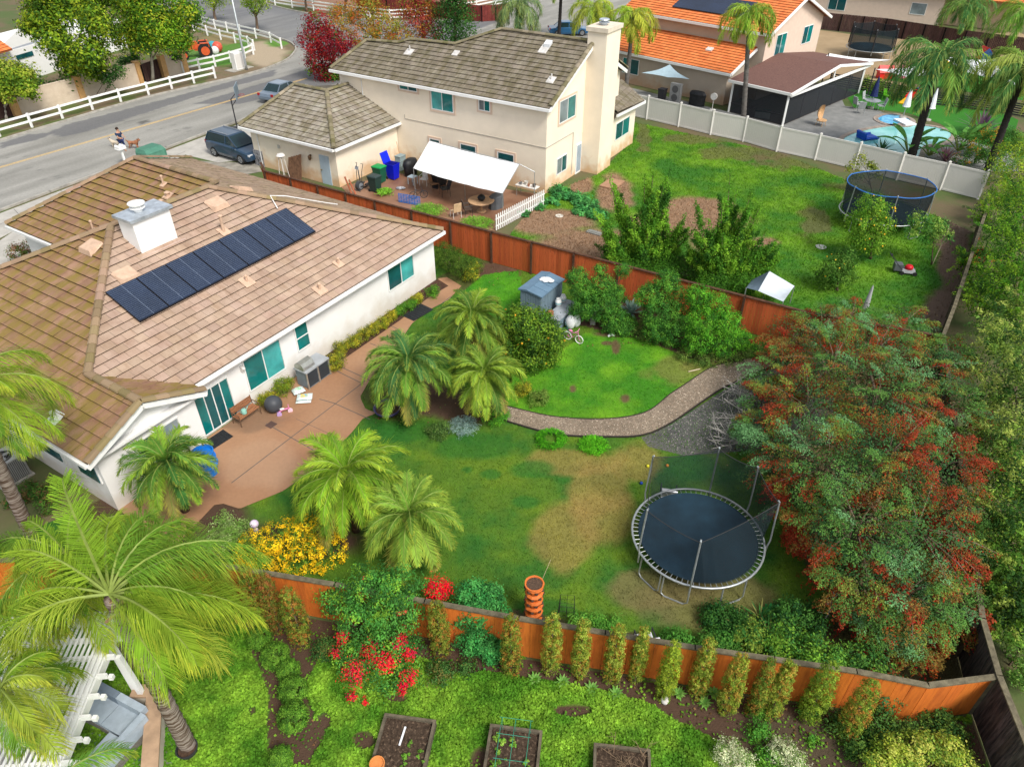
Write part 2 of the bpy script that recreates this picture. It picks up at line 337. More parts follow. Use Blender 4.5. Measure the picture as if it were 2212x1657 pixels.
def palm(name, label, cat, base, top, r, nf, L, nl, lw, pal, tips=None, droop=.75, lift=(-.5, 1.25), ll=.42, sag=.35, seed=1, lean=None, group=None, bark=None, skirt=0, plum=.25, segs=10, azs=None, fl=None, spray=None):
    """feather palm: a trunk and a crown of arching fronds with drooping leaflets"""
    rs = np.random.RandomState(seed); base = Vector(base); top = Vector(top)
    t = thing(name, label, cat, base, group=group); b = B()
    nn = max(6, int((top-base).length/.16)); pts = [base.lerp(top, i/nn) for i in range(nn+1)]
    b.tube(pts, [r*(1.25-.35*i/nn)*(1.07 if i % 2 else .95) for i in range(nn+1)], 9)
    b.done('trunk', bark or mt('palm_bark', (.13, .09, .06), .95, .4, 7, 1., 25, stretch=(.6, .6, 3)), t, smooth=True)
    Vs = []; Cs = []; rb = B()
    for k in range(nf):
        az = azs[k % len(azs)] if azs else k*2.39996+rs.uniform(-.25, .25); f = k/max(1, nf-1); el = (fl[k % len(fl)] if fl else lift[1]+(lift[0]-lift[1])*f**1.05)+rs.uniform(-.1, .1)
        Lk = L*rs.uniform(.85, 1.1)*(.75+.25*min(1, f*3)); p = np.array(top)+[0, 0, r*.6]; dh = np.array([math.cos(az), math.sin(az), 0]); e = el
        path = [p.copy()]; tg = []; ds = Lk/segs
        for s in range(segs):
            d = dh*math.cos(e)+np.array([0, 0, math.sin(e)]); tg.append(d); p = p+d*ds; path.append(p.copy()); e -= droop*(1.1 if el > 0 else .6)/segs*(.6+1.2*s/segs)*2
        path = np.array(path); tg.append(tg[-1]); tg = np.array(tg)
        rb.tube([tuple(q) for q in path], [r*.16*(1-.85*i/segs)+.006 for i in range(segs+1)], 4)
        tt = np.repeat(np.linspace(.14, 1., nl), 2); sd_ = np.tile([1, -1], nl); ii = np.minimum((tt*segs).astype(int), segs-1); fr = tt*segs-ii
        Q = path[ii]*(1-fr[:, None])+path[ii+1]*fr[:, None]; T = tg[ii]; side = np.cross(T, [0, 0, 1.]); side = nrm(side)*sd_[:, None]; upv = np.cross(side*sd_[:, None], T)
        ln = ll*Lk*(np.sin(np.pi*np.clip(tt*.86+.1, 0, 1))**.7)*rs.uniform(.8, 1.15, len(tt))
        ang = .75-.35*tt; vj = rs.uniform(-plum, plum*1.3, len(tt))
        D = nrm(T*np.cos(ang)[:, None]*.9+side*np.sin(ang)[:, None]*1.2+upv*vj[:, None])
        m1 = Q+D*(ln*.5)[:, None]; m1[:, 2] -= sag*.18*ln; D2 = nrm(D*1.+[0, 0, -sag*1.6]+rs.normal(size=D.shape)*.12); e1 = m1+D2*(ln*.5)[:, None]
        wv = nrm(np.cross(D, upv+side*.4))*lw*.5
        V = np.stack([Q-wv*.6, Q+wv*.6, m1+wv, m1-wv, m1-wv, m1+wv, e1+wv*.12, e1-wv*.12], 1)
        c = np.array(pal)[rs.randint(len(pal))]*rs.uniform(.8, 1.2)
        cc = c[None]*rs.uniform(.85, 1.15, (len(tt), 1)); c2 = cc.copy()
        if k > nf*.9 and L < 2.6: cc = cc*.4+np.array([.30, .20, .07])*.6
        if tips is not None: c2 = cc*(1-.6*tt[:, None]*rs.rand(len(tt), 1))+np.array(tips)*(.6*tt[:, None]*rs.rand(len(tt), 1))
        Vs.append(V.reshape(-1, 3)); Cs.append(np.stack([cc, c2], 1).reshape(-1, 3))
    V = np.concatenate(Vs); npmesh('crown', V, np.arange(len(V)).reshape(-1, 4), np.concatenate(Cs), LEAF, t)
    rb.done('frond_stems', mt('frond_stem', (.2, .26, .05), .6, .2), t)
    if skirt:
        sb = B()
        for k in range(skirt):
            a = rs.uniform(0, 6.28); q = top-(top-base).normalized()*rs.uniform(0, .5); d = Vector((math.cos(a), math.sin(a), rs.uniform(-.4, .8)))
            sb.bar(q, q+d*rs.uniform(.2, .4), .07, .02)
        sb.done('old_frond_bases', mt('boot', (.3, .2, .1), .9, .3), t)
    if spray:
        pc = cloud([(top.x+spray[0], top.y+spray[1], top.z-.15, .1, .1, .2)], 300, .035, [(.65, .25, .03), (.5, .15, .02)], .08); crown('fruit_cluster', [pc], t)
    return t

# ---------------------------------------------------------------- roofs and walls
def clip(poly, ax, val, keep_gt):
    out = []; n = len(poly)
    for i in range(n):
        p, q = poly[i], poly[(i+1) % n]; a = p[ax]-val; b = q[ax]-val
        if not keep_gt: a, b = -a, -b
        if a >= 0: out.append(p)
        if (a > 0 and b < 0) or (a < 0 and b > 0):
            t = a/(a-b); out.append((p[0]+(q[0]-p[0])*t, p[1]+(q[1]-p[1])*t))
    return out
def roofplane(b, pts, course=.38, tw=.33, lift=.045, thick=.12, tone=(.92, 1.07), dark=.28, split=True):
    """pts: 3D corners (world). Rows of separate tiles, each row lapping the one below."""
    P = [Vector(p) for p in pts]; nv = Vector((0, 0, 0))
    for i in range(len(P)): nv += P[i].cross(P[(i+1) % len(P)])
    nv.normalize()
    if nv.z < 0: nv = -nv
    u = Vector((-nv.y, nv.x, 0)).normalized(); v = nv.cross(u)
    if v.z < 0: v = -v
    o = min(P, key=lambda p: p.z); Q = [((p-o).dot(u), (p-o).dot(v)) for p in P]
    W = lambda a, c, h: o+u*a+v*c+nv*h
    v0 = min(q[1] for q in Q); v1 = max(q[1] for q in Q); k = 0; y = v0
    while y < v1-1e-4:
        st = clip(clip(Q, 1, y, True), 1, min(y+course, v1), False)
        if len(st) >= 3:
            u0 = min(p[0] for p in st); u1 = max(p[0] for p in st); x = math.floor(u0/tw)*tw-(tw/2 if k % 2 else 0)
            if not split: x = u0
            while x < u1-1e-4:
                ce = clip(clip(st, 0, x, True), 0, x+tw if split else u1+1, False)
                if len(ce) >= 3:
                    h0 = lift*(1+random.uniform(-.12, .12)); g = random.uniform(*tone); b.col = (g, g*random.uniform(.98, 1.02), g*random.uniform(.96, 1.02))
                    eps = .004 if split else 0; cx = sum(p[0] for p in ce)/len(ce)
                    pp = [(p[0]+(eps if p[0] < cx else -eps), p[1]) for p in ce]
                    b.add([W(p[0], p[1], h0*(1-(p[1]-y)/course)+.01) for p in pp], [list(range(len(pp)))], [[(p[0], p[1]) for p in pp]], raw=True)
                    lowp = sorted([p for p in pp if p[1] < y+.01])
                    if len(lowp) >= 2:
                        a, c = lowp[0][0], lowp[-1][0]; b.col = (dark, dark, dark)  # riser coloured dark: paints in the gap shadow under each tile row
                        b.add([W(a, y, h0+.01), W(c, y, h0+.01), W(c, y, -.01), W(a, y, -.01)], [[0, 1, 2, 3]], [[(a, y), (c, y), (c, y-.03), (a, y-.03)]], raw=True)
                x += tw if split else 1e9
        y += course; k += 1
    b.col = (.4, .4, .4); n = len(P)
    b.add([p for p in P]+[p-Vector((0, 0, thick)) for p in P], [list(range(n)), list(range(2*n-1, n-1, -1))]+[(i, (i+1) % n, n+(i+1) % n, n+i) for i in range(n)], raw=True); b.col = (1, 1, 1)
def ridge(b, p0, p1, w=.13, st=.36):
    p0 = Vector(p0); p1 = Vector(p1); L = (p1-p0).length; n = max(1, int(L/st)); d = (p1-p0)/n; x = d.cross(Vector((0, 0, 1))).normalized(); up = x.cross(d).normalized()
    for i in range(n):
        g = random.uniform(.8, 1.15); b.col = (g, g*.99, g*.97); a = p0+d*i; c = a+d*1.04; pr = []
        for q, s in ((a, 1.12), (c, .94)):
            pr += [q+x*(math.cos(t)*w*s)+up*(math.sin(t)*w*s*.75+.02) for t in (0, .6, 1.2, 1.94, 2.54, 3.14)]
        b.add(pr, [(k, k+1, 7+k, 6+k) for k in range(5)]+[(0, 1, 2, 3, 4, 5)], [[(i*.4, 0)]*4]*5+[[(0, 0)]*6], raw=True)
    b.col = (1, 1, 1)
WHITE = mt('white_trim', (.78, .78, .76), .55, .03)
def window(parent, f, a0, a1, z0, z1, b, sg, glassm, n=2, horiz=False, fw=.05, name='window', trim=None, sill=None):
    """on the wall plane b of frame f; sg = +1/-1 the side that faces out"""
    w = B(f); o0, o1 = (b, b+sg*.05) if sg > 0 else (b+sg*.05, b); 
    w.box(a0-fw, o0, z0-fw, a1+fw, o1, z0); w.box(a0-fw, o0, z1, a1+fw, o1, z1+fw); w.box(a0-fw, o0, z0, a0, o1, z1); w.box(a1, o0, z0, a1+fw, o1, z1)
    for k in range(1, n):
        if horiz: zz = z0+(z1-z0)*k/n; w.box(a0, o0, zz-.02, a1, o1, zz+.02)
        else: aa = a0+(a1-a0)*k/n; w.box(aa-.02, o0, z0, aa+.02, o1, z1)
    wo = w.done(name, WHITE, parent)
    gl = glassm if isinstance(glassm, list) else [glassm]*n
    for k in range(n):
        g = B(f); q0, q1 = sorted((b+sg*.004, b+sg*.03))
        if horiz: s = (z1-z0)/n; g.box(a0, q0, z0+s*k+.02, a1, q1, z0+s*(k+1)-.02)
        else: s = (a1-a0)/n; g.box(a0+s*k+.02, q0, z0, a0+s*(k+1)-.02, q1, z1)
        g.done('pane', gl[k], wo)
    if trim:
        g = B(f); q0, q1 = sorted((b, b+sg*.045)); e = .13
        g.box(a0-fw-e, q0, z0-fw-e, a1+fw+e, q1, z0-fw); g.box(a0-fw-e, q0, z1+fw, a1+fw+e, q1, z1+fw+e); g.box(a0-fw-e, q0, z0-fw, a0-fw, q1, z1+fw); g.box(a1+fw, q0, z0-fw, a1+fw+e, q1, z1+fw)
        g.done('surround', trim, wo)
    return wo
# ---------------------------------------------------------------- the ground, roads, yards
def PXY(X, Y):
    c, s = math.cos(TH), math.sin(TH); f = Y*c+CAMH*s; d = -Y*s+CAMH*c
    return CX+F*X/f, CY+F*d/f
def wear(X, Y, cx, cy, rx, ry, nz=.5, s=.8):
    "1 inside a worn / dry / bare place centred near photo point (cx,cy), ragged at its rim"
    g = G(cx, cy); a = scl(cy); px, py = PXY(X, Y)
    d = np.hypot((px-cx)/rx, (py-cy)/ry)+(fbm(X+cx, Y+cy, s)-.5)*nz*2
    return np.clip((1.15-d)/.35, 0, 1)
def zone(X, Y, pts, nz=0.):
    P = [(p.x, p.y) for p in GP(pts)]
    if nz: X = X+(fbm(X, Y, .9)-.5)*nz; Y = Y+(fbm(X+40, Y, .9)-.5)*nz
    return inside(P, X, Y).astype(float)
DIRT = (.115, .062, .036); SOIL = (.075, .043, .027); SAND = (.33, .24, .14)
gm = colmat('ground_cover_soil', .95, .7, 14.); asph = colmat('asphalt_surface', .85, .35, 60.); lawnm = colmat('lawn_surface', .95, .8, 22.)
conc = mt('concrete', (.42, .40, .36), .85, .12, 1.2, .2, 60); concd = mt('kerb_concrete', (.36, .34, .30), .9, .2, 2., .3, 50)
sheet('ground', [(-260, -20), (260, -20), (260, 330), (-260, 330)], 0, mt('earth', (.13, .10, .055), .95, .3, .25, .5, 8, c2=(.075, .11, .03), f=.5, ct=.1))
STREET = [(-90, 492), (0, 458), (455, 287), (700, 197), (900, 130), (1150, 96), (1420, 90), (1560, -30), (1300, -34), (1140, 0), (1035, 33), (930, 48), (809, 45), (681, 33), (591, 14), (542, -5), (500, -20), (300, -20), (383, 31), (467, 58), (560, 75), (618, 90), (637, 103), (634, 116), (611, 134), (530, 162), (324, 209), (137, 263), (0, 304), (-90, 332)]
def street_c(X, Y):
    n = fbm(X, Y, .35, 5); fr_ = Fr((0, 0), AZ); u = X*fr_.u.x+Y*fr_.u.y; v = X*fr_.w.x+Y*fr_.w.y
    st = fbm(u*.25, v*2.2, .5, 4); c = mixc((.20, .195, .175), (.34, .33, .30), n*.5+st*1.5-.5)
    for z in ([(105, 287), (150, 268), (330, 222), (600, 150), (590, 165), (440, 205), (260, 262), (170, 290), (130, 297)], [(0, 310), (60, 292), (120, 285), (90, 300), (0, 322)], [(420, 225), (700, 140), (760, 175), (520, 225)]):
        c = mixc(c, (.125, .125, .13), zone(X, Y, z)*.85)
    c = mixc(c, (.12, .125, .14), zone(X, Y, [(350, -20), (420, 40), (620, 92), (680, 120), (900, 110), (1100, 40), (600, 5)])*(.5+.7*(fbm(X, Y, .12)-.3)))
    c = mixc(c, (.08, .075, .07), zone(X, Y, [(297, 266), (325, 257), (322, 264), (300, 271)])*.8)
    ln = np.abs(np.sin(u*.33+3*fbm(u*.3, v*.3)))<.02
    return mixc(c, (.11, .11, .105), ln*.5)
colsheet('street', spline(GP(STREET), 3), .006, .3, street_c, asph)
lm = mt('yellow_road_paint', (.62, .42, .17), .8, .2, 5)
b = B(); ya, yb = [G(*p) for p in ((-60, 380), (663, 170))]; yf = Fr(ya, to=yb)
for o in (-.12, .06): b.add([yf((0, o, .011)), yf((yf.len, o, .011)), yf((yf.len, o+.1, .011)), yf((0, o+.1, .011))], [[0, 1, 2, 3]])
b.done('road_marking', lm, kind='structure')
def kerb(name, pts, wd=.16, h=.13, mat=concd, sp=4):
    b = B(); P = spline(GP(pts), sp, False)
    for p, q in zip(P[:-1], P[1:]): b.bar((p.x, p.y, h/2), (q.x+(q.x-p.x)*.02, q.y+(q.y-p.y)*.02, h/2), wd, h)
    return b.done(name, mat, kind='structure')
kerb('kerb', [(-90, 491), (0, 457), (455, 286), (700, 196)])
kerb('kerb', [(-90, 333), (0, 305), (137, 264), (324, 210), (530, 163), (611, 135), (635, 116), (638, 103), (618, 89), (560, 74), (467, 57), (383, 30), (300, -20)])
kerb('kerb', [(500, -20), (542, -5), (591, 14), (681, 33), (809, 45), (930, 48), (1035, 33), (1140, 0), (1300, -34)])
sheet('pavement', GP([(-90, 496), (0, 462), (455, 291), (600, 240), (620, 262), (560, 290), (540, 345), (470, 352), (400, 335), (345, 362), (250, 372), (215, 392), (130, 440), (30, 500), (-90, 560)]), .02, conc, th=.02)
b = B()
for p, q in (((130, 412), (170, 435)), ((250, 366), (290, 388)), ((330, 337), (360, 352)), ((30, 452), (60, 485)), ((-90, 520), (400, 328))):
    b.bar(G(*p, .022), G(*q, .022), .03, .006)
b.done('pavement_joints', mt('joint_dark', (.12, .11, .1), .9), kind='structure')
sheet('driveway', GP([(-60, 560), (30, 500), (125, 535), (75, 545), (-60, 700)]), .012, conc, th=.012)
sheet('driveway', GP([(400, 345), (470, 352), (556, 352), (566, 372), (520, 380), (430, 352)]), .026, mt('concrete_worn', (.27, .25, .21), .85, .25, 1.5, .2, 60), th=.004)
def verge_c(X, Y):
    n = fbm(X, Y, .7, 4); c = mixc((.17, .125, .075), (.09, .12, .03), (n-.42)*5)
    c = mixc(c, (.36, .29, .2), wear(X, Y, 570, 118, 52, 26, .3)); c = mixc(c, (.07, .2, .02), zone(X, Y, [(405, 135), (405, 105), (520, 75), (545, 95), (520, 135), (440, 150)], .3)*(.6+.5*n))
    c = mixc(c, (.2, .16, .07), wear(X, Y, 480, 85, 40, 12, .6)); c = mixc(c, (.1, .22, .03), wear(X, Y, 600, 95, 25, 8, .4)); return mixc(c, (.24, .13, .08), zone(X, Y, [(640, -20), (1100, -20), (1030, 25), (800, 38), (690, 27), (560, -20)]))
colsheet('verge', GP([(-90, 331), (0, 303), (137, 262), (324, 208), (530, 161), (611, 133), (635, 113), (636, 103), (618, 91), (467, 59), (383, 32), (300, -18), (100, -18), (-90, 200)]), .009, .25, verge_c, gm)
colsheet('verge', GP([(505, -22), (542, -7), (591, 12), (681, 31), (809, 43), (930, 46), (1035, 31), (1140, -2), (1300, -36), (1200, -60), (500, -60)]), .009, .5, verge_c, gm)
GR = [(.05, .17, .008), (.08, .23, .012), (.12, .27, .015)]
def lawn_c(X, Y):
    px, py = PXY(X, Y); n = fbm(X, Y, .9, 4); m = fbm(X+50, Y, 3., 3)
    c = mixc((.028, .115, .012), (.11, .19, .012), (n-.3)*2.1)
    for a in ((1290, 1060, 75, 60), (1215, 1150, 80, 75), (1300, 1120, 70, 60), (1240, 1000, 120, 28), (1380, 1000, 60, 40)): c = mixc(c, (.27, .19, .055), wear(X, Y, *a, .45, .9)*.62)
    for a in ((1000, 1010, 120, 60), (1120, 1060, 90, 60)): c = mixc(c, (.12, .19, .012), wear(X, Y, *a, .6)*.5)
    for a in ((1530, 1310, 180, 70), (1420, 1270, 120, 45)): c = mixc(c, (.16, .13, .05), wear(X, Y, *a, .5)*.75)
    for a in ((1020, 965, 100, 32), (870, 930, 80, 28), (1140, 1085, 32, 14), (1060, 1025, 22, 10), (1010, 1015, 12, 7), (1180, 1310, 60, 22), (1150, 1015, 50, 20), (1500, 1010, 60, 30)): c = mixc(c, (.02, .12, .012), wear(X, Y, *a, .35)*.75)
    # soil under the planting along the fences and round the palms
    for a in ((900, 850, 100, 55), (1010, 880, 90, 35), (1150, 700, 60, 60), (640, 1170, 170, 40), (420, 1130, 140, 60), (250, 1080, 110, 60)): c = mixc(c, SOIL, wear(X, Y, *a, .3))
    c = mixc(c, SOIL, zone(X, Y, [(1190, 690), (1330, 640), (1640, 760), (1640, 770), (1530, 792), (1480, 770), (1400, 735), (1330, 722), (1290, 712)], .35))
    c = mixc(c, DIRT, wear(X, Y, 1075, 590, 45, 26, .3)); c = mixc(c, SOIL, zone(X, Y, [(940, 600), (1040, 560), (1120, 590), (1010, 640)], .2)*.6)
    bright = zone(X, Y, [(1130, 760), (1230, 750), (1265, 720), (1330, 722), (1400, 735), (1470, 770), (1545, 792), (1450, 852), (1406, 885), (1340, 903), (1188, 899), (1090, 878), (1100, 800)], .25)
    c = mixc(c, mixc((.045, .19, .008), (.13, .30, .012), (n-.3)*2.2), bright)
    for a in ((1330, 750, 9, 16), (1310, 742, 14, 5), (1350, 862, 12, 10), (1238, 840, 8, 8), (1330, 722, 45, 7)): c = mixc(c, DIRT, wear(X, Y, *a, .3)*.9)
    for a in ((1450, 800, 60, 30), (1510, 795, 40, 14)): c = mixc(c, (.17, .17, .04), wear(X, Y, *a, .6)*.7)
    c = mixc(c, mixc((.03, .17, .01), (.08, .27, .01), (n-.3)*2), zone(X, Y, [(985, 640), (1045, 595), (1120, 585), (1140, 650), (1090, 680), (1000, 690)], .3))
    c = mixc(c, SOIL, zone(X, Y, [(1000, 1370), (1120, 1345), (1350, 1385), (1700, 1440), (2100, 1480), (2130, 1360), (2080, 1300), (1900, 1330), (1700, 1300), (1600, 1395), (1400, 1375), (1150, 1325), (1000, 1310)], .5)*.8)
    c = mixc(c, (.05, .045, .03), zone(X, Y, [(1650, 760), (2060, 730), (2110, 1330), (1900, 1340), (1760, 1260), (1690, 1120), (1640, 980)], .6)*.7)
    return c*(.85+.3*m)[:, None]
YARD = [Vector((-19.5, 13.5, 0)), Vector((-10.69, 13.95, 0)), Vector((-5, 12.84, 0)), Vector((.17, 11.73, 0)), Vector((4.74, 10.85, 0)), Vector((8.68, 10.18, 0)), Vector((10.32, 9.8, 0)), Vector((12.2, 10.07, 0)), Vector((12.64, 11.7, 0)), Vector((18.2, 25.55, 0)), G(1700, 655, 1.83), G(1610, 640, 1.83), G(1440, 597, 1.83), G(1062, 501, 1.83), G(572, 370, 1.83), Vector((-13, 19, 0))]
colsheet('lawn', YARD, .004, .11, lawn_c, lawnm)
def yard2_c(X, Y):
    n = fbm(X, Y, .55, 5); m = fbm(X+9, Y+70, 2.6, 3); c = mixc((.035, .14, .01), (.14, .275, .018), (n-.3)*2.3)
    for a in ((1480, 480, 140, 28), (1180, 480, 110, 30), (1330, 420, 40, 45), (1290, 530, 130, 35), (1500, 450, 80, 22), (1540, 520, 60, 25), (1440, 500, 60, 25), (1640, 530, 40, 14), (1255, 400, 30, 25)): c = mixc(c, (.26, .165, .1), wear(X, Y, *a, .35, .6))
    for a in ((2060, 560, 38, 90), (2040, 680, 45, 60), (2080, 470, 35, 45)): c = mixc(c, (.15, .1, .07), wear(X, Y, *a, .35, .6))
    for a in ((1620, 330, 110, 14), (1700, 350, 80, 16), (1500, 300, 60, 12), (1390, 300, 14, 30), (1850, 400, 60, 18), (1760, 480, 30, 40)): c = mixc(c, (.12, .085, .04), wear(X, Y, *a, .8, .9)*.65)
    c = mixc(c, SOIL, zone(X, Y, [(1290, 560), (1600, 620), (1640, 600), (1500, 560), (1330, 535)], .5)*.8)
    return c*(.85+.3*m)[:, None]
YARD2 = [G(1062, 501, 1.83), G(1440, 597, 1.83), G(1610, 640, 1.83), G(1700, 655, 1.83), Vector((18.2, 25.55, 0)), Vector((19.87, 27.98, 0)), Vector((27.27, 39.18, 0)), Vector((26.4, 41.0, 0)), G(1680, 330), G(1369, 265), G(1362, 308), G(1291, 378), G(1177, 420), G(1110, 495)]
colsheet('lawn', YARD2, .004, .16, yard2_c, lawnm)
def clover_c(X, Y):
    n = fbm(X, Y, 1.2, 4); px, py = PXY(X, Y); c = mixc((.05, .16, .01), (.13, .3, .012), (n-.3)*2.2)
    c = mixc(c, SOIL, zone(X, Y, [(560, 1290), (750, 1290), (1120, 1420), (1400, 1465), (1900, 1540), (2120, 1570), (2140, 1700), (1800, 1700), (1500, 1580), (1380, 1510), (1000, 1440), (700, 1400), (660, 1500), (700, 1580), (665, 1657), (580, 1657), (575, 1500), (540, 1400)], .3))
    for a in ((1235, 1535, 40, 14), (790, 1600, 28, 22), (1000, 1445, 70, 12), (1040, 1640, 30, 40), (700, 1560, 18, 20), (545, 1535, 10, 10), (860, 1510, 30, 10)): c = mixc(c, SOIL, wear(X, Y, *a, .4, 1.4))
    c = mixc(c, (.07, .05, .03), wear(X, Y, 1800, 1600, 190, 70, .5, 1.))
    return c
CLOV = [(-30, 2), (-30, 13), (-19.5, 13.4), (-10.69, 13.85), (-5, 12.76), (.17, 11.65), (4.74, 10.77), (8.68, 10.1), (10.32, 9.72), (12.1, 9.95), (11.4, 5), (11, 2)]
colsheet('garden_ground', CLOV, .004, .1, clover_c, lawnm)
# gravel path and its edging
PI_ = [(1080, 875), (1096, 878), (1188, 899), (1281, 906), (1359, 900), (1406, 885), (1446, 853), (1478, 832), (1537, 794), (1587, 782), (1660, 765)]
PO_ = [(1675, 790), (1577, 832), (1530, 860), (1453, 913), (1390, 941), (1313, 945), (1207, 941), (1151, 928), (1091, 910), (1075, 903)]
def grav_c(X, Y):
    n = RS.rand(len(X)); return mixc((.15, .115, .08), (.30, .24, .175), fbm(X, Y, 1.1)*.8+n*.35)
colsheet('gravel_path', spline(GP(PI_), 4, False)+spline(GP(PO_), 4, False), .014, .07, grav_c, mt('gravel', (1, 1, 1), .95, .35, 22, 1., 26, attr=True))
def dgrav_c(X, Y): return mixc((.06, .062, .06), (.15, .145, .13), fbm(X, Y, .8)*1.0+.4*RS.rand(len(X))-.15)
colsheet('gravel_bed', GP([(1385, 945), (1453, 917), (1530, 864), (1577, 836), (1675, 794), (1800, 800), (1800, 960), (1600, 975), (1480, 985), (1400, 965)]), .009, .09, dgrav_c, MC['gravel'])
edgm = mt('black_edging', (.03, .025, .02), .8)
kerb('path_edging', PO_, .05, .07, edgm); kerb('path_edging', PI_, .03, .04, edgm)
def stones(name, poly, n, pal, label, s=(.02, .05)):
    P = np.array([(p[0], p[1]) for p in poly]); lo, hi = P.min(0), P.max(0); X = RS.uniform(lo[0], hi[0], n*3); Y = RS.uniform(lo[1], hi[1], n*3); k = inside(P, X, Y); X = X[k][:n]; Y = Y[k][:n]; m = len(X)
    r = RS.uniform(s[0], s[1], m)/1.4; o = np.array([(1, 0, 0), (0, 1, 0), (-1, 0, 0), (0, -1, 0), (0, 0, .8)]); a = RS.rand(m)*6.28; ca, sa = np.cos(a), np.sin(a)
    V = np.empty((m, 5, 3)); q = RS.uniform(.6, 1.2, (m, 5))*r[:, None]
    V[:, :, 0] = X[:, None]+(o[None, :, 0]*ca[:, None]-o[None, :, 1]*sa[:, None])*q; V[:, :, 1] = Y[:, None]+(o[None, :, 0]*sa[:, None]+o[None, :, 1]*ca[:, None])*q; V[:, :, 2] = .014+o[None, :, 2]*q
    Fq = (np.arange(m)*5)[:, None, None]+np.array([(0, 1, 4), (1, 2, 4), (2, 3, 4), (3, 0, 4)])[None]
    c = np.array(pal)[RS.randint(0, len(pal), m)]*RS.uniform(.7, 1.2, (m, 1)); npmesh(name, V.reshape(-1, 3), Fq.reshape(-1, 3), np.repeat(c, 4, 0), colmat('pebble', .9, 0), label=label, cat='pebbles', kind='stuff')
stones('pebbles', spline(GP(PI_), 4, False)+spline(GP(PO_), 4, False), 5200, [(.35, .27, .2), (.2, .15, .11), (.5, .42, .33), (.13, .1, .08), (.28, .2, .14)], 'tan pebbles covering the curved garden path', (.02, .045))
stones('pebbles', GP([(1400, 943), (1530, 868), (1640, 820), (1700, 960), (1480, 980)]), 2600, [(.1, .1, .1), (.2, .2, .18), (.06, .06, .06), (.4, .38, .33)], 'dark grey pebbles between the path and the berry tree', (.02, .04))

# ---------------------------------------------------------------- the near house (frame: a towards the fence, b towards the street)
HA = G(957, 500, 2.7); HF = Fr((HA.x, HA.y), AZ); R = lambda a, b_, z: HF((a, b_, z))
# patio slab
GX = lambda l: [(p.x, p.y) for p in GP(l)]
pat = [tuple(R(-15.4, .3, 0))[:2], tuple(R(-.2, .3, 0))[:2]]+GX([(965, 600), (997, 619), (968, 650), (930, 669), (890, 700), (850, 760), (800, 820), (778, 859), (790, 885), (815, 893), (784, 905), (762, 933), (700, 1000), (611, 1062), (518, 1100), (470, 1085)])+[tuple(R(-19.3, -3.2, 0))[:2], tuple(R(-19.3, .3, 0))[:2]]
def pat_c(X, Y):
    n = fbm(X, Y, .45, 4); c = mixc((.31, .155, .08), (.40, .235, .135), n*1.3-.15); c = mixc(c, (.19, .115, .07), wear(X, Y, 555, 905, 85, 28, .6, .9)*.7)
    c = mixc(c, (.2, .115, .06), wear(X, Y, 930, 660, 60, 18, .4)*.4); return mixc(c, (.42, .27, .17), wear(X, Y, 560, 1000, 80, 50, .5)*.4)
colsheet('patio', [Vector((*p, 0)) for p in pat], .03, .15, pat_c, mt('patio_concrete', (1, 1, 1), .55, .05, 8, .12, 60, attr=True, spec=.5))
b = B(); dk = .035
def joint(p, q, wd=.035): b.bar(G(*p, .0325), G(*q, .0325), wd, .004)
joint((500, 1043), (790, 822)); joint((575, 915), (700, 985)); joint((722, 871), (800, 906)); joint((690, 862), (722, 871)); joint((722, 786), (800, 822)); joint((716, 796), (786, 830)); joint((640, 905), (730, 945), .015); joint((835, 700), (862, 712)); joint((955, 655), (975, 640)); joint((800, 742), (838, 756))
b.done('patio_joints', mt('joint_dark', (.12, .11, .1), .9), kind='structure')
# walls
ST = mt('stucco_white', (.80, .79, .77), .9, .04, .6, .25, 70, stain=(.62, .56, .48))
STd = ST
h1 = thing('single_storey_house', 'white single storey house with brown tiled hip roof and a row of solar panels', 'house', R(-8, 6, 0))
b = B(HF); z = 2.62
def wallpoly(b, pts, th, h0=0, h1=2.62): b.prism(pts, h0, h1)
b.prism([(-.4, .35), (-.4, 18.9), (-10.9, 18.9), (-10.9, 14.5), (-19.3, 14.5), (-19.3, -.2), (-15.45, -.2), (-15.45, .35)], 0, 2.6)
b.add([(-19.3, -.2, 2.6), (-15.45, -.2, 2.6), (-15.45, -.2, 2.72), (-17.45, -.2, 3.6), (-19.3, -.2, 2.8)], [[0, 1, 2, 3, 4]])
b.done('wall', ST, h1)
k = .43; zr = lambda b_: 2.7+k*b_
planes_pink = [[(0, 0, 2.7), (-7.45, 7.45, zr(7.45)), (-12.25, 7.45, zr(7.45)), (-17.45, 2.25, zr(2.25)), (-15.2, 0, 2.7)]]
planes_brown = [[(-19.7, -.6, 2.7), (-17.45, -.6, 3.667), (-17.45, 2.25, 3.667), (-12.25, 7.45, zr(7.45)), (-19.7, 14.9, 2.7)],
    [(-11.3, 14.9, 2.7), (-5.65, 9.25, 5.13), (-5.65, 15.6, 5.13), (-11.3, 19.35, 2.7)], [(-11.3, 19.35, 2.7), (-5.65, 15.6, 5.13), (0, 19.35, 2.7)],
    [(-12.25, 7.45, zr(7.45)), (-7.45, 7.45, zr(7.45)), (-5.65, 9.25, 5.13), (-11.3, 14.9, 2.7), (-19.7, 14.9, 2.7)]]
planes_side = [[(0, 0, 2.7), (0, 19.35, 2.7), (-5.65, 15.6, 5.13), (-5.65, 9.25, 5.13), (-7.45, 7.45, zr(7.45))]]
plane_gab = [[(-17.45, -.6, 3.667), (-15.2, -.6, 2.7), (-15.2, 0, 2.7), (-17.45, 2.25, 3.667)]]
TP = tilemat('roof_tile_pink', (.33, .225, .165), (.43, .315, .24), (.28, .18, .12), .6)  # lichen aside, same tile; sunlit lightness of the rear slope is painted in
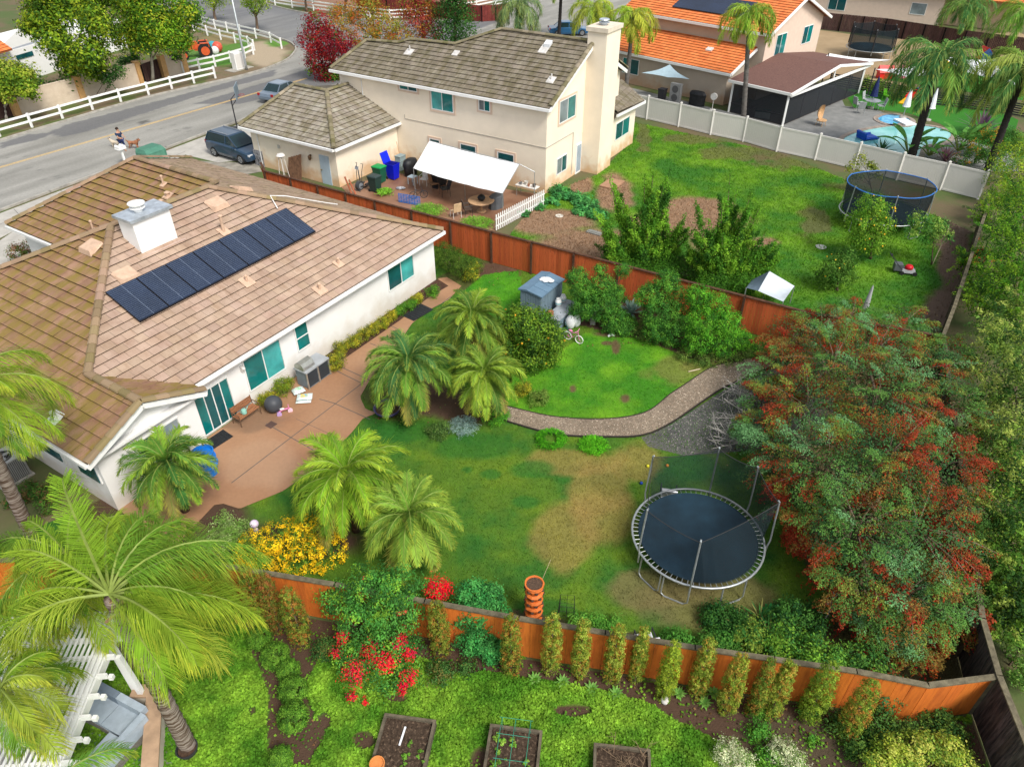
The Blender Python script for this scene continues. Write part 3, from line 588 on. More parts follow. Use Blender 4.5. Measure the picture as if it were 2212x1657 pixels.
TB = tilemat('roof_tile_brown', (.21, .11, .065), (.33, .195, .13), (.22, .155, .04), .48)
TS = tilemat('roof_tile_tan', (.25, .175, .12), (.33, .24, .17), (.17, .13, .06), .55)
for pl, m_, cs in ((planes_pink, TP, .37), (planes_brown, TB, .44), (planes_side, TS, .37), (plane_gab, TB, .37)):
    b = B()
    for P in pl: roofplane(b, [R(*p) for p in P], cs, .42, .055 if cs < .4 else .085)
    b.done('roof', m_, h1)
b = B(); zt = zr(7.45)
for p, q in (((0, 0, 2.74), (-7.45, 7.45, zt)), ((-7.45, 7.45, zt), (-12.25, 7.45, zt)), ((-17.45, 2.25, 3.7), (-12.25, 7.45, zt)), ((-19.7, 14.9, 2.74), (-12.25, 7.45, zt)), ((-7.45, 7.45, zt), (-5.65, 9.25, 5.15)),
             ((-5.65, 9.25, 5.15), (-5.65, 15.6, 5.15)), ((-11.3, 19.35, 2.74), (-5.65, 15.6, 5.15)), ((0, 19.35, 2.74), (-5.65, 15.6, 5.15)), ((-17.45, -.6, 3.7), (-17.45, 2.25, 3.7)), ((-19.7, -.62, 2.72), (-17.45, -.62, 3.68)), ((-15.2, -.62, 2.72), (-17.45, -.62, 3.68))):
    ridge(b, R(*p)+Vector((0, 0, .05)), R(*q)+Vector((0, 0, .05)), .15, .42)
b.done('ridge_tiles', tilemat('ridge_tile', (.27, .17, .12), (.36, .25, .19), (.2, .16, .07), .5), h1)
b = B(HF)
for p, q in (((-15.2, -.06), (.06, -.06)), ((-19.76, -.6), (-19.76, 14.9)), ((-11.36, 15.), (-11.36, 19.4)), ((.06, -.06), (.06, 19.35))):
    b.bar((p[0], p[1], 2.62), (q[0], q[1], 2.62), .12, .13)
b.bar((-19.76, -.66, 2.58), (-17.45, -.66, 3.56), .05, .2); b.bar((-15.15, -.66, 2.58), (-17.45, -.66, 3.56), .05, .2); b.bar((-15.15, -.66, 2.6), (-15.15, -.05, 2.6), .05, .14)
b.done('gutter', WHITE, h1)
b = B(HF); b.box(-15.0, .05, 2.5, -.1, .35, 2.56); b.box(-19.6, -.5, 2.5, -15.3, -.2, 2.6); b.done('eave_soffit', ST, h1)
# chimney
b = B(HF); b.box(-12.3, 5.75, 4.4, -10.6, 6.7, 6.5); ch = b.done('chimney', ST, h1)
b = B(HF); b.box(-12.42, 5.63, 6.5, -10.48, 6.82, 6.62); b.done('chimney_cap', mt('galvanised', (.5, .55, .6), .4, .2, 3, met=.5), ch)
b = B(HF); b.lathe((-11.6, 6.25, 6.62), [(.16, 0), (.16, .14), (.3, .15), (.3, .19), (.17, .2), (.17, .3), (.33, .31), (.33, .36), (.1, .42)], 14); b.done('flue', WHITE, ch, smooth=False)
b = B(HF); b.box(-12.5, 5.5, 4.99, -10.4, 5.75, 5.14); b.done('flashing', mt('flashing_pink', (.5, .38, .32), .7), ch)
# solar panels: seven
pan = mt('solar_glass', (.012, .022, .05), .18, .2, .6, spec=.6, coat=.4); pfm = mt('panel_frame', (.02, .02, .025), .4, met=.5); gl = mt('panel_wire', (.16, .20, .27), .4)
for i in range(7):
    a0 = -14.72+i*1.312; b = B(HF); S0, S1 = 3.02, 4.72; sz = lambda b_: zr(b_)+.17
    def slab(b, x0, s0, x1, s1, h0, h1): b.add([(x, s, zr(s)+h) for h in (h0, h1) for x, s in ((x0, s0), (x1, s0), (x1, s1), (x0, s1))], [(3, 2, 1, 0), (4, 5, 6, 7), (0, 1, 5, 4), (1, 2, 6, 5), (2, 3, 7, 6), (3, 0, 4, 7)])
    slab(b, a0, S0, a0+1.29, S1, .12, .17); po = b.done('solar_panel', pfm, h1)
    b = B(HF); slab(b, a0+.02, S0+.02, a0+1.27, S1-.02, .171, .174); b.done('cells', pan, po)
    b = B(HF)
    for q in range(1, 22): slab(b, a0+.02, S0+.02+q*.0768, a0+1.27, S0+.026+q*.0768, .1745, .1755)
    slab(b, a0+.637, S0+.02, a0+.65, S1-.02, .1756, .177)
    b.done('grid_lines', gl, po)
PV = mt('vent_tan', (.55, .38, .27), .8, .12, 4, .2, 40)
def onrear(a, b_, h=0): return (a, b_, zr(b_)+h)
def dormer(a, b_, zf, dz=(0, k)):
    b = B(HF); w2, l2 = .42, .32; P = []
    for (x, y, h) in ((-w2, -l2, .06), (w2, -l2, .06), (w2, l2, .1), (-w2, l2, .1), (-w2*.8, -l2*.9, .26), (w2*.8, -l2*.9, .26), (w2*.8, l2, .16), (-w2*.8, l2, .16)):
        P.append((a+x, b_+y, zf(a+x, b_+y)+h))
    b.add(P, [(3, 2, 1, 0), (4, 5, 6, 7), (0, 1, 5, 4), (1, 2, 6, 5), (2, 3, 7, 6), (3, 0, 4, 7)]); b.done('roof_vent', PV, h1)
zre = lambda a, b_: zr(b_); zle = lambda a, b_: 2.7+k*(a+19.7); zsi = lambda a, b_: 2.7-k*a; zwi = lambda a, b_: 2.7+k*(a+11.3)
for a, b_, f_ in ((-13.55, 5.05, zre), (-7.9, 6.4, zre), (-5.5, 7.7, zsi)): dormer(a, b_, f_)
def dorm2(a, b_, zf):                                          # same vent turned for the left slope
    b = B(HF); P = [(a+x, b_+y, zf(a+x, b_+y)+h) for x, y, h in ((-.32, -.42, .06), (.32, -.42, .1), (.32, .42, .1), (-.32, .42, .06), (-.28, -.35, .26), (.32, -.35, .16), (.32, .35, .16), (-.28, .35, .26))]
    b.add(P, [(3, 2, 1, 0), (4, 5, 6, 7), (0, 1, 5, 4), (1, 2, 6, 5), (2, 3, 7, 6), (3, 0, 4, 7)]); b.done('roof_vent', PV, h1)
dorm2(-13.4, 7.3, zle)
def pipe(a, b_, zf, h=.35, r=.06, base=.22, m=PV):
    b = B(HF); z0 = zf(a, b_); P = [(a+x, b_+y, zf(a+x, b_+y)+.07+q) for q in (0, .03) for x, y in ((-base, -base), (base, -base), (base, base), (-base, base))]
    b.add(P, [(3, 2, 1, 0), (4, 5, 6, 7), (0, 1, 5, 4), (1, 2, 6, 5), (2, 3, 7, 6), (3, 0, 4, 7)]); b.tube([(a, b_, z0), (a, b_, z0+h)], r, 8); b.lathe((a, b_, z0+h), [(r, 0), (r*1.5, .02), (r*1.5, .06), (r*.8, .1)], 8); b.done('vent_pipe', m, h1)
pipe(-8.85, 5.05, zre, .75, .07); pipe(-10.14, 2.5, zre, .3, .05, .25); pipe(-6.19, 1.2, zre, .28, .05, .2); pipe(-8.04, .6, zre, .3, .05, .25); pipe(-10.0, 13.6, zwi, .5, .05, .12)
pipe(-19.1, 1.95, zle, .3, .06, .25, WHITE); pipe(-6.6, 12.2, zwi, .45, .05, .15); pipe(-7.1, 11.3, zwi, .2, .1, .22); pipe(-7.6, 11.2, zwi, .2, .09, .2)
# conduit over the ridge
b = B(HF); b.tube([(-5.9, 4.9, zr(4.9)+.15), (-5.6, 5.6, zr(5.6)+.2), (-5.0, 5.3, 2.7+k*5.0+.3), (-2.6, 5.2, 2.7+k*2.6+.15), (-1.9, 5.2, 2.7+k*1.9+.12)], .025, 6); b.done('conduit', WHITE, h1)
TEAL = glass('teal_glass', (.004, .17, .165)); TEALD = glass('dark_teal_glass', (.008, .085, .095)); TEALL = glass('pale_teal_glass', (.06, .36, .35)); GREYG = glass('grey_curtain_glass', (.20, .24, .25))
def atb(px, py, bb, f=None, c=1):                              # height/along of the photo point on plane b of a frame
    f = f or HF; lo, hi = -2., 14.; g0 = f.inv(G(px, py, lo))[c]-bb; sg = 1 if g0 > 0 else -1
    for _ in range(50):
        m = (lo+hi)/2
        if (f.inv(G(px, py, m))[c]-bb)*sg > 0: lo = m
        else: hi = m
    p = f.inv(G(px, py, (lo+hi)/2)); return p
def winpx(parent, f, pts, bb, sg, gm_, n=2, c=1, **kw):
    q = [atb(x, y, bb, f, c) for x, y in pts]; ai = 1-c; a0 = sum(sorted(p[ai] for p in q)[:2])/2; a1 = sum(sorted(p[ai] for p in q)[2:])/2; z0 = sum(sorted(p[2] for p in q)[:2])/2; z1 = sum(sorted(p[2] for p in q)[2:])/2
    if c == 1: return window(parent, f, a0, a1, z0, z1, bb, sg, gm_, n, **kw)
    f2 = Fr(tuple(f.o), AZ+math.pi/2); return window(parent, f2, *sorted((-a1, -a0)) if 0 else (-a1, -a0), z0, z1, 0+bb*1., sg, gm_, n, **kw)
winpx(h1, HF, [(835, 583), (890, 551), (893, 595), (841, 626)], .35, -1, [TEALD, TEALL])
winpx(h1, HF, [(634, 708), (659, 695), (669, 743), (645, 757)], .35, -1, [TEAL, TEAL], horiz=True)
winpx(h1, HF, [(523, 781), (601, 732), (614, 795), (541, 843)], .35, -1, [TEAL, TEALL])
winpx(h1, HF, [(418, 866), (490, 808), (508, 898), (443, 937)], .35, -1, [TEAL, TEALD, TEALD, TEAL], n=4, name='sliding_door')
winpx(h1, HF, [(301, 955), (379, 902), (393, 932), (318, 990)], -.2, -1, [TEALD, GREYG])
# window and wall strip on the left wall
b = B(HF); b.box(-19.35, 2.2, 1.0, -19.3, 5.2, 2.0); wl = b.done('window', WHITE, h1); b = B(HF); b.box(-19.38, 2.3, 1.1, -19.351, 5.1, 1.9); b.done('pane', TEALD, wl)
b = B(HF); b.box(-19.35, -.0, 1.2, -19.3, 1.2, 2.0); wl = b.done('window', WHITE, h1); b = B(HF); b.box(-19.38, .05, 1.25, -19.351, 1.15, 1.95); b.done('pane', TEALD, wl)
b = B(HF); b.cbox((-12.9, .28, 1.95), (.12, .12, .2)); b.ell((-12.9, .18, 1.98), .07, 8, 5); b.done('wall_light', mt('lamp_white', (.7, .68, .65), .5), h1)

# ---------------------------------------------------------------- the two storey house next door
O2 = G(1177, 420); F2 = Fr((O2.x, O2.y), AZ)
CR = mt('stucco_cream', (.85, .75, .60), .9, .05, .5, .3, 60, stain=(.62, .36, .16)); CR2 = mt('stucco_surround', (.66, .50, .38), .9, .04)
h2 = thing('two_storey_house', 'cream two storey house with mossy grey tiled roof and tall chimney', 'house', F2((4, 9, 0)))
b = B(F2); ks = .5; zt2 = lambda a: 5.55+ks*(a+.3)
b.prism([(0, 0), (10.3, 0), (10.3, 17), (0, 17)], 0, 5.5)
b.add([(0, 0, 5.5), (10.3, 0, 5.5), (5.15, 0, 8.15)], [[0, 1, 2]]); b.done('wall', CR, h2)
b = B(F2); b.prism([(8, -.7), (12.1, -.7), (12.1, 6), (8, 6)], 0, 2.75); b.done('side_wing_wall', CR, h2)
b = B(F2); b.prism([(-6.25, 12.1), (-6.25, 20), (3, 20), (3, 17.05), (-.05, 17.05), (-.05, 12.1)], 0, 2.62); b.done('garage_wall', CR, h2)
T2 = tilemat('roof_tile_moss', (.16, .135, .10), (.26, .225, .175), (.13, .11, .065), .5)
TG = tilemat('garage_tile', (.21, .175, .135), (.36, .33, .27), (.16, .135, .08), .52)
q = lambda a, b_, z: F2((a, b_, z))
b = B(); zz = zt2
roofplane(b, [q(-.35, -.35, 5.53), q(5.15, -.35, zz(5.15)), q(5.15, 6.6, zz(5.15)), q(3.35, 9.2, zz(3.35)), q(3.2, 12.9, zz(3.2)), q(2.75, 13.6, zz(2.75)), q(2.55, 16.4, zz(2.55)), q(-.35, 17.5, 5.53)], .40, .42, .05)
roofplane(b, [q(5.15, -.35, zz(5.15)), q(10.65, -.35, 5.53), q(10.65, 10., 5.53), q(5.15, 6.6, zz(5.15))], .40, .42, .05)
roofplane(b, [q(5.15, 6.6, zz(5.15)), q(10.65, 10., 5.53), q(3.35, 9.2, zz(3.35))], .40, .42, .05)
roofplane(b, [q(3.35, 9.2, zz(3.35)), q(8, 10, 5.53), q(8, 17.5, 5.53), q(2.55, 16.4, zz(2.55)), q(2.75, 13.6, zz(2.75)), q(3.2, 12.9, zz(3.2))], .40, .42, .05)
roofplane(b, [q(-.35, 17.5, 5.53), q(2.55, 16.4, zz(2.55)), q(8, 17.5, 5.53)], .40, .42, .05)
b.done('roof', T2, h2)
b = B()
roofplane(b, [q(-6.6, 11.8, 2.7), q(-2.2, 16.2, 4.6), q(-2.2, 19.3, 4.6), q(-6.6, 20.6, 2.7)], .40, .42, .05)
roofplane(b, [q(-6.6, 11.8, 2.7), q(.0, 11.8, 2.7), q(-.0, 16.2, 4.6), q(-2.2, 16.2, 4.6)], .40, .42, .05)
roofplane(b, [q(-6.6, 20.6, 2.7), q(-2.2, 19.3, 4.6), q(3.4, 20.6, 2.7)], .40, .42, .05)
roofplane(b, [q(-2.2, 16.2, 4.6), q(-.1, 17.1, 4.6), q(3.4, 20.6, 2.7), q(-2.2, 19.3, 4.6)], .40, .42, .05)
b.done('garage_roof', TG, h2)
b = B(); zx = zz(5.15)
for p, r_ in (((-.2, -.33, 5.6), (5.15, -.33, zx)), ((10.6, -.33, 5.6), (5.15, -.33, zx)), ((5.15, -.3, zx), (5.15, 6.6, zx)), ((5.15, 6.6, zx), (3.35, 9.2, zz(3.35))), ((3.35, 9.2, zz(3.35)), (3.2, 12.9, zz(3.2))), ((3.2, 12.9, zz(3.2)), (2.75, 13.6, zz(2.75))), ((2.75, 13.6, zz(2.75)), (2.55, 16.4, zz(2.55))), ((2.55, 16.4, zz(2.55)), (-.3, 17.45, 5.55)),
              ):
    ridge(b, q(*p)+Vector((0, 0, .05)), q(*r_)+Vector((0, 0, .05)), .15, .42)
b.done('ridge_tiles', tilemat('ridge_moss', (.2, .17, .12), (.33, .28, .21), (.13, .12, .05), .5), h2)
b = B()
for p, r_ in (((-6.6, 11.8, 2.72), (-2.2, 16.2, 4.62)), ((-2.2, 16.2, 4.62), (-2.2, 19.3, 4.62)), ((-6.6, 20.6, 2.72), (-2.2, 19.3, 4.62)), ((-2.2, 16.2, 4.62), (-.1, 16.2, 4.62))): ridge(b, q(*p)+Vector((0, 0, .05)), q(*r_)+Vector((0, 0, .05)), .15, .42)
b.done('garage_ridge_tiles', MC['ridge_moss'], h2)
b = B(); roofplane(b, [q(8., -1.0, 3.25), q(8., 1.2, 4.6), q(13.2, 1.2, 4.0), q(12.9, -1.0, 3.0)], .4, .9, .05)
b.done('side_wing_roof', T2, h2)
b = B(F2); b.bar((8, -1.05, 3.1), (12.95, -1.05, 2.88), .1, .16); b.bar((12.95, -1.05, 2.88), (13.25, 1.2, 3.85), .08, .16)
b.bar((-.42, -.4, 5.45), (-.42, 17.5, 5.45), .14, .17); b.bar((-.35, -.38, 5.42), (5.15, -.38, 8.1), .06, .22); b.bar((10.6, -.38, 5.42), (5.15, -.38, 8.1), .06, .22)
b.bar((-6.68, 11.8, 2.62), (-6.68, 20.6, 2.62), .14, .15); b.bar((-6.6, 11.72, 2.62), (.0, 11.72, 2.62), .14, .15)
b.tube([(-.06, 14.9, 5.4), (-.06, 14.9, 3.4)], .035, 6); b.tube([(-6.32, 19.3, 2.6), (-6.32, 19.3, .1)], .04, 6)
b.done('gutter', WHITE, h2)
b = B(F2); b.box(4.9, -1.33, 0, 6.9, -.0, 8.95); c2 = b.done('chimney', CR, h2)
b = B(F2); b.box(4.8, -1.43, 8.95, 7.0, .1, 9.2); b.done('chimney_cap', mt('cap_cream', (.68, .6, .48), .8, .1), c2)
b = B(F2); b.lathe((5.8, -.65, 9.2), [(.2, 0), (.2, .12), (.34, .13), (.34, .17), (.2, .19), (.2, .28), (.34, .3), (.3, .36)], 14); b.done('flue', mt('galvanised', (.5, .55, .6), .4), c2)
MOULD = mt('moulding_grey', (.42, .38, .32), .8)
b = B(F2); b.box(-.03, -.03, 3.0, .0, 11.3, 3.04); b.box(0, -.03, 3.0, 3.6, .0, 3.04); b.box(3.55, -.03, .2, 3.6, 0, 3.0); b.box(-.03, 11.27, 3.04, 0, 11.3, 3.3); b.done('moulding', MOULD, h2)
winpx(h2, F2, [(1209, 221), (1243, 205), (1241, 250), (1208, 266)], 0, -1, [GREYG, TEAL], trim=CR2)
winpx(h2, F2, [(1203, 343), (1223, 336), (1222, 367), (1202, 375)], 0, -1, [GREYG, TEALD])
winpx(h2, F2, [(1329, 270), (1359, 252), (1357, 285), (1330, 302)], -.7, -1, [TEALD, TEAL])
b = B(F2); b.box(4.1, -.05, 0, 4.85, 0, 2.05); d_ = b.done('door', WHITE, h2)
b = B(F2); b.box(4.2, -.07, .15, 4.45, -.051, 1.95); b.box(4.5, -.07, .15, 4.75, -.051, 1.95); b.done('door_glass', mt('door_blue_glass', (.3, .38, .45), .2), d_)
F2r = Fr((O2.x, O2.y), AZ)
class Sw:                                                     # same frame with a and b swapped, for windows on the long wall
    def __init__(s, f): s.f = f
    def __call__(s, p): return s.f((p[1], p[0], p[2]))
SW = Sw(F2)
for b0, b1, z0, z1, gm_, n in ((10.05, 11.48, 5.0, 5.3, [TEALD, TEAL], 2), (7.1, 8.82, 4.1, 5.3, [TEAL, TEALL], 2), (4.2, 5.0, 4.62, 5.3, [TEAL, GREYG], 2), (5.4, 6.6, 1.4, 2.1, [TEALD], 1), (2.4, 3.6, 1.4, 2.1, [TEALD], 1), (8.4, 9.2, 1.2, 2.0, [TEALD], 1)):
    window(h2, SW, b0, b1, z0, z1, 0, -1, gm_, n, trim=CR2)
# roof fittings
def onr2(a, b_, w2, l2, h0, h1, nm, m):
    b = B(F2); b.add([(a+x, b_+y, zz(a+x)+h) for h in (h0, h1) for x, y in ((-w2, -l2), (w2, -l2), (w2, l2), (-w2, l2))], [(3, 2, 1, 0), (4, 5, 6, 7), (0, 1, 5, 4), (1, 2, 6, 5), (2, 3, 7, 6), (3, 0, 4, 7)]); return b.done(nm, m, h2)
FL = mt('flashing_pale', (.6, .58, .55), .6, .2); onr2(4.0, 2.6, .35, .3, .05, .09, 'flashing', FL); onr2(4.3, 2.5, .18, .22, .09, .28, 'roof_vent', mt('vent_white', (.7, .72, .74), .5))
onr2(1.7, .75, .25, .25, .05, .09, 'flashing', FL); b = B(F2); b.tube([(1.75, .75, zz(1.75)), (1.75, .75, zz(1.75)+.4)], .05, 7); b.done('vent_pipe', FL, h2)
onr2(2.1, 12.2, .25, .3, .05, .09, 'flashing', FL); b = B(F2); b.tube([(2.2, 12.2, zz(2.2)), (2.2, 12.2, zz(2.2)+.4)], .05, 7); b.done('vent_pipe', FL, h2); onr2(2.6, 8.6, .2, .22, .05, .1, 'flashing', FL)
b = B(F2); b.box(-6.29, 12.75, 0, -6.25, 13.6, 1.95); dd = b.done('garage_side_door', mt('door_blue', (.42, .52, .60), .5, .05), h2)
b = B(F2); b.cbox((-6.33, 13.5, .95), (.06, .1, .06)); b.done('handle', mt('brass', (.3, .22, .1), .4, met=.6), dd)
b = B(F2); b.cbox((-6.32, 14.35, 1.75), (.1, .1, .12)); b.lathe((-6.42, 14.35, 1.45), [(.02, 0), (.09, .05), (.12, .25), (.05, .34)], 8); b.done('wall_lantern', mt('lantern_bronze', (.12, .07, .04), .5, met=.4), h2)
b = B(F2); b.lathe((-6.3, 17.3, 1.7), [(.1, 0), (.1, .2)], 10); b.done('meter', mt('meter_grey', (.5, .5, .45), .5), h2)
STN = mt('stone_cladding', (.25, .25, .26), .9, .6, 6, .8, 12); b = B(F2); b.box(-6.33, 19.2, 0, -6.2, 20.05, 1.1); b.done('stone_cladding', STN, h2)

# ---------------------------------------------------------------- the orange roofed house beyond, its patio cover, and the others
TO = tilemat('roof_tile_orange', (.62, .16, .045), (.78, .25, .08), (.5, .11, .03), .6)
GB = mt('stucco_beige_shaded', (.47, .39, .31), .9, .07, .5, .2, 60, stain=(.42, .25, .14)); GBL = mt('stucco_pink_beige', (.66, .52, .42), .9, .04)  # shade painted into the greyer walls; the gable takes the lighter copy
e0 = G(1576, 160, 2.75); e1 = G(1345, 112, 2.75); F3 = Fr((e0.x, e0.y), to=(e1.x, e1.y))     # a: along the eave to the left; w points towards the camera? keep sign below
sg3 = -1 if F3.w.dot(Vector((0, 1, 0))) > 0 else 1
h3 = thing('orange_roof_house', 'beige house with bright orange clay tile roofs on two levels', 'house', F3((4, -3*sg3, 0)))
Y3 = lambda a, d, z: F3((a, -d*sg3, z))                         # d = distance back from the front eave
b = B()
def pr3(poly, z0, z1): b.add([Y3(x, y, z) for z in (z0, z1) for x, y in poly], [tuple(range(len(poly))), tuple(range(2*len(poly)-1, len(poly)-1, -1))]+[(i, (i+1) % len(poly), len(poly)+(i+1) % len(poly), len(poly)+i) for i in range(len(poly))])
pr3([(.35, .4), (14, .4), (14, 6), (.35, 6)], 0, 2.75); pr3([(-.8, 3.8), (14, 3.8), (14, 14), (-.8, 14)], 0, 5.6)
b.add([Y3(-.8, 3.8, 5.6), Y3(-.8, 14, 5.6), Y3(-.8, 8.9, 7.6)], [[0, 1, 2]]); b.done('wall', GB, h3)
b = B(); b.add([Y3(-.815, 3.82, 0), Y3(-.815, 13.9, 0), Y3(-.815, 13.9, 5.55), Y3(-.815, 8.9, 7.55), Y3(-.815, 3.82, 5.55)], [[0, 1, 2, 3, 4]]); b.done('gable_wall', GBL, h3)
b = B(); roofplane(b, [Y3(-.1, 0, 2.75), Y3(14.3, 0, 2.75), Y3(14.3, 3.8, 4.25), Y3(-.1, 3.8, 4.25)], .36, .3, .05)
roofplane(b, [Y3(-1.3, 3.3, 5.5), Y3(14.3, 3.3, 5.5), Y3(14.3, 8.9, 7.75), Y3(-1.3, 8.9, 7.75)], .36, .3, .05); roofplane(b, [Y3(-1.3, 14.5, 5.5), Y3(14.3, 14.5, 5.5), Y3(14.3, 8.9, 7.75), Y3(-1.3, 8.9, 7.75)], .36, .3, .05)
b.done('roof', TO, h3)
b = B()
for p, r_ in (((-.15, -.05, 2.65), (14.3, -.05, 2.65)), ((-1.35, 3.25, 5.4), (14.3, 3.25, 5.4)), ((-.15, 0, 2.65), (-.15, 3.7, 4.1)), ((-1.35, 3.3, 5.38), (-1.35, 8.9, 7.62)), ((-1.35, 14.5, 5.38), (-1.35, 8.9, 7.62))): b.bar(Y3(*p), Y3(*r_), .14, .2)
b.done('gutter', WHITE, h3)
P_ = [Y3(x, d, 5.5+(d-3.3)*.402+h) for h in (.12, .17) for x, d in ((2.2, 4.6), (9.5, 4.6), (9.5, 6.8), (2.2, 6.8))]; b = B(); b.add(P_, [(3, 2, 1, 0), (4, 5, 6, 7), (0, 1, 5, 4), (1, 2, 6, 5), (2, 3, 7, 6), (3, 0, 4, 7)]); b.done('solar_panel', pan, h3)
P_ = [Y3(x, d, 2.75+d*.395+h) for h in (.06, .16) for x, d in ((3.3, 2.1), (3.9, 2.1), (3.9, 2.5), (3.3, 2.5))]; b = B(); b.add(P_, [(3, 2, 1, 0), (4, 5, 6, 7), (0, 1, 5, 4), (1, 2, 6, 5), (2, 3, 7, 6), (3, 0, 4, 7)]); b.done('roof_vent', FL, h3)
class Y3f:
    def __call__(s, p): return Y3(p[0], p[1], p[2])
class Y3g:                                                    # windows on the gable wall
    def __call__(s, p): return Y3(-.815+p[1], p[0], p[2])
window(h3, Y3f(), 9.6, 11.4, .9, 2.15, .4, -1, [TEALD, TEAL], 2); window(h3, Y3g(), 5.6, 7.3, 3.4, 5., 0, -1, [TEALD, TEAL], 2); window(h3, Y3g(), 10.5, 12.2, 3.6, 5., 0, -1, [TEALD, TEAL], 2)
# patio room with brown shingles
A0 = G(1571, 242); A1 = G(1690, 272); A2 = G(1770, 182); F4 = Fr((A1.x, A1.y), to=(A0.x, A0.y)); sg4 = -1 if F4.w.y > 0 else 1
Y4 = lambda a, d, z: F4((a, -d*sg4, z)); LW = F4.len; LD = (Vector((A2.x, A2.y))-Vector((A1.x, A1.y))).length*.93
pc = thing('patio_room', 'screened patio room with brown shingle roof and white posts against the beige house', 'patio room', Y4(LW/2, LD/2, 0))
b = B(); SH = mt('brown_shingle', (.10, .052, .045), .9, .35, 9, .5, 30, c2=(.19, .10, .08), f=.5, ct=.2)
mid = LD*.55
def y4(x, d, z): return Y4(x, d, z)
b.add([y4(-.3, -.3, 2.6), y4(LW+.2, -.3, 2.6), y4(LW+.2, mid, 3.5), y4(-.3, mid, 3.5), y4(-.3, -.3, 2.45), y4(LW+.2, -.3, 2.45), y4(LW+.2, mid, 3.35), y4(-.3, mid, 3.35)], [(0, 1, 2, 3), (4, 5, 6, 7), (0, 1, 5, 4), (3, 0, 4, 7)])
b.add([y4(-.3, LD+.6, 2.6), y4(LW+.2, LD+.6, 2.6), y4(LW+.2, mid, 3.5), y4(-.3, mid, 3.5)], [(0, 1, 2, 3)]); b.done('roof', SH, pc)
b = B()
for p, r_ in (((-.32, -.32, 2.52), (LW+.2, -.32, 2.52)), ((-.34, -.32, 2.5), (-.34, mid, 3.4)), ((-.34, LD+.6, 2.5), (-.34, mid, 3.4)), ((-.2, -.1, 2.35), (-.2, LD+.5, 2.35))): b.bar(y4(*p), y4(*r_), .12, .2)
b.bar(y4(0, mid, 2.4), y4(0, mid, 3.35), .1, .1); b.done('fascia', WHITE, pc)
for x, d in ((0, 0), (LW*.98, 0), (0, LD)):
    b = B(); b.bar(y4(x, d, 0), y4(x, d, 2.45), .14, .14); b.done('post', WHITE, pc)
SCR = netmat('screen_mesh', (.035, .04, .045), .82); b = B()
b.quad(y4(0, 0, .05), y4(LW, 0, .05), y4(LW, 0, 2.4), y4(0, 0, 2.4)); b.quad(y4(.0, 0, .05), y4(0, LD, .05), y4(0, LD, 2.4), y4(0, 0, 2.4)); b.done('screen', SCR, pc)
b = B(); b.bar(y4(0, 0, .8), y4(LW, 0, .8), .04, .04)
for kx in range(1, 5): b.bar(y4(0, LD*kx/5, 0), y4(0, LD*kx/5, 2.4), .06, .06)
b.done('screen_frame', mt('dark_metal', (.03, .03, .035), .5), pc)
sheet('paved_floor', [y4(0, 0, 0), y4(LW, 0, 0), y4(LW, LD, 0), y4(0, LD, 0)], .016, mt('brown_tile', (.12, .08, .06), .6, .2))
# beige house at the top right
g0 = G(1775, 30, 0); g1 = G(2085, 62, 0); F5 = Fr((g0.x, g0.y), to=(g1.x, g1.y)); s5 = 1 if F5.w.y > 0 else -1
h5 = thing('beige_house', 'pale beige house behind the dark board fence at the top right', 'house', F5((8, 3*s5, 0)))
b = B(F5); b.box(-3, 0, 0, 14, 8*s5, 3.2); b.done('wall', GBL, h5)
b = B(F5); b.box(14.01, 1.2*s5, 0, 22, 8*s5, 3.0); b.done('side_wall', mt('stucco_tan', (.5, .37, .24), .9), h5)
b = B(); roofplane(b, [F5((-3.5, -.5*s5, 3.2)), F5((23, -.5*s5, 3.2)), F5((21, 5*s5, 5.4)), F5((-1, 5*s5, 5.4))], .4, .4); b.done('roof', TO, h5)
window(h5, F5, .6, 2.7, .6, 2.1, 0, -s5, [TEALD, TEALD], 2); window(h5, F5, 10.5, 12.2, 1., 2.2, 0, -s5, [GREYG], 1)
# white house at the top left
g0 = G(15, 190, 0); g1 = G(300, 95, 0); F6 = Fr((g0.x, g0.y), to=(g1.x, g1.y)); s6 = 1 if F6.w.y > 0 else -1
h6 = thing('white_house', 'white walled house with orange tile roof behind the big street trees', 'house', F6((6, 4*s6, 0)))
b = B(F6); b.box(-4, 0, 0, 17, 7*s6, 2.8); b.add([(-.0, -.01*s6, 3.), (9, -.01*s6, 3.), (4.5, -.01*s6, 4.6)], [[0, 1, 2]]); b.done('wall', mt('plaster_white', (.8, .8, .78), .8, .02), h6)
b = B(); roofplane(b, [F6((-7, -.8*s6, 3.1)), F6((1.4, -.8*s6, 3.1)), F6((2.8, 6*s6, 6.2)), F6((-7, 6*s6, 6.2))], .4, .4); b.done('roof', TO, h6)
b = B(F6); b.box(2.2, -.06*s6, 1.9, 4.2, -.01*s6, 2.3); b.done('window', TEALD, h6)
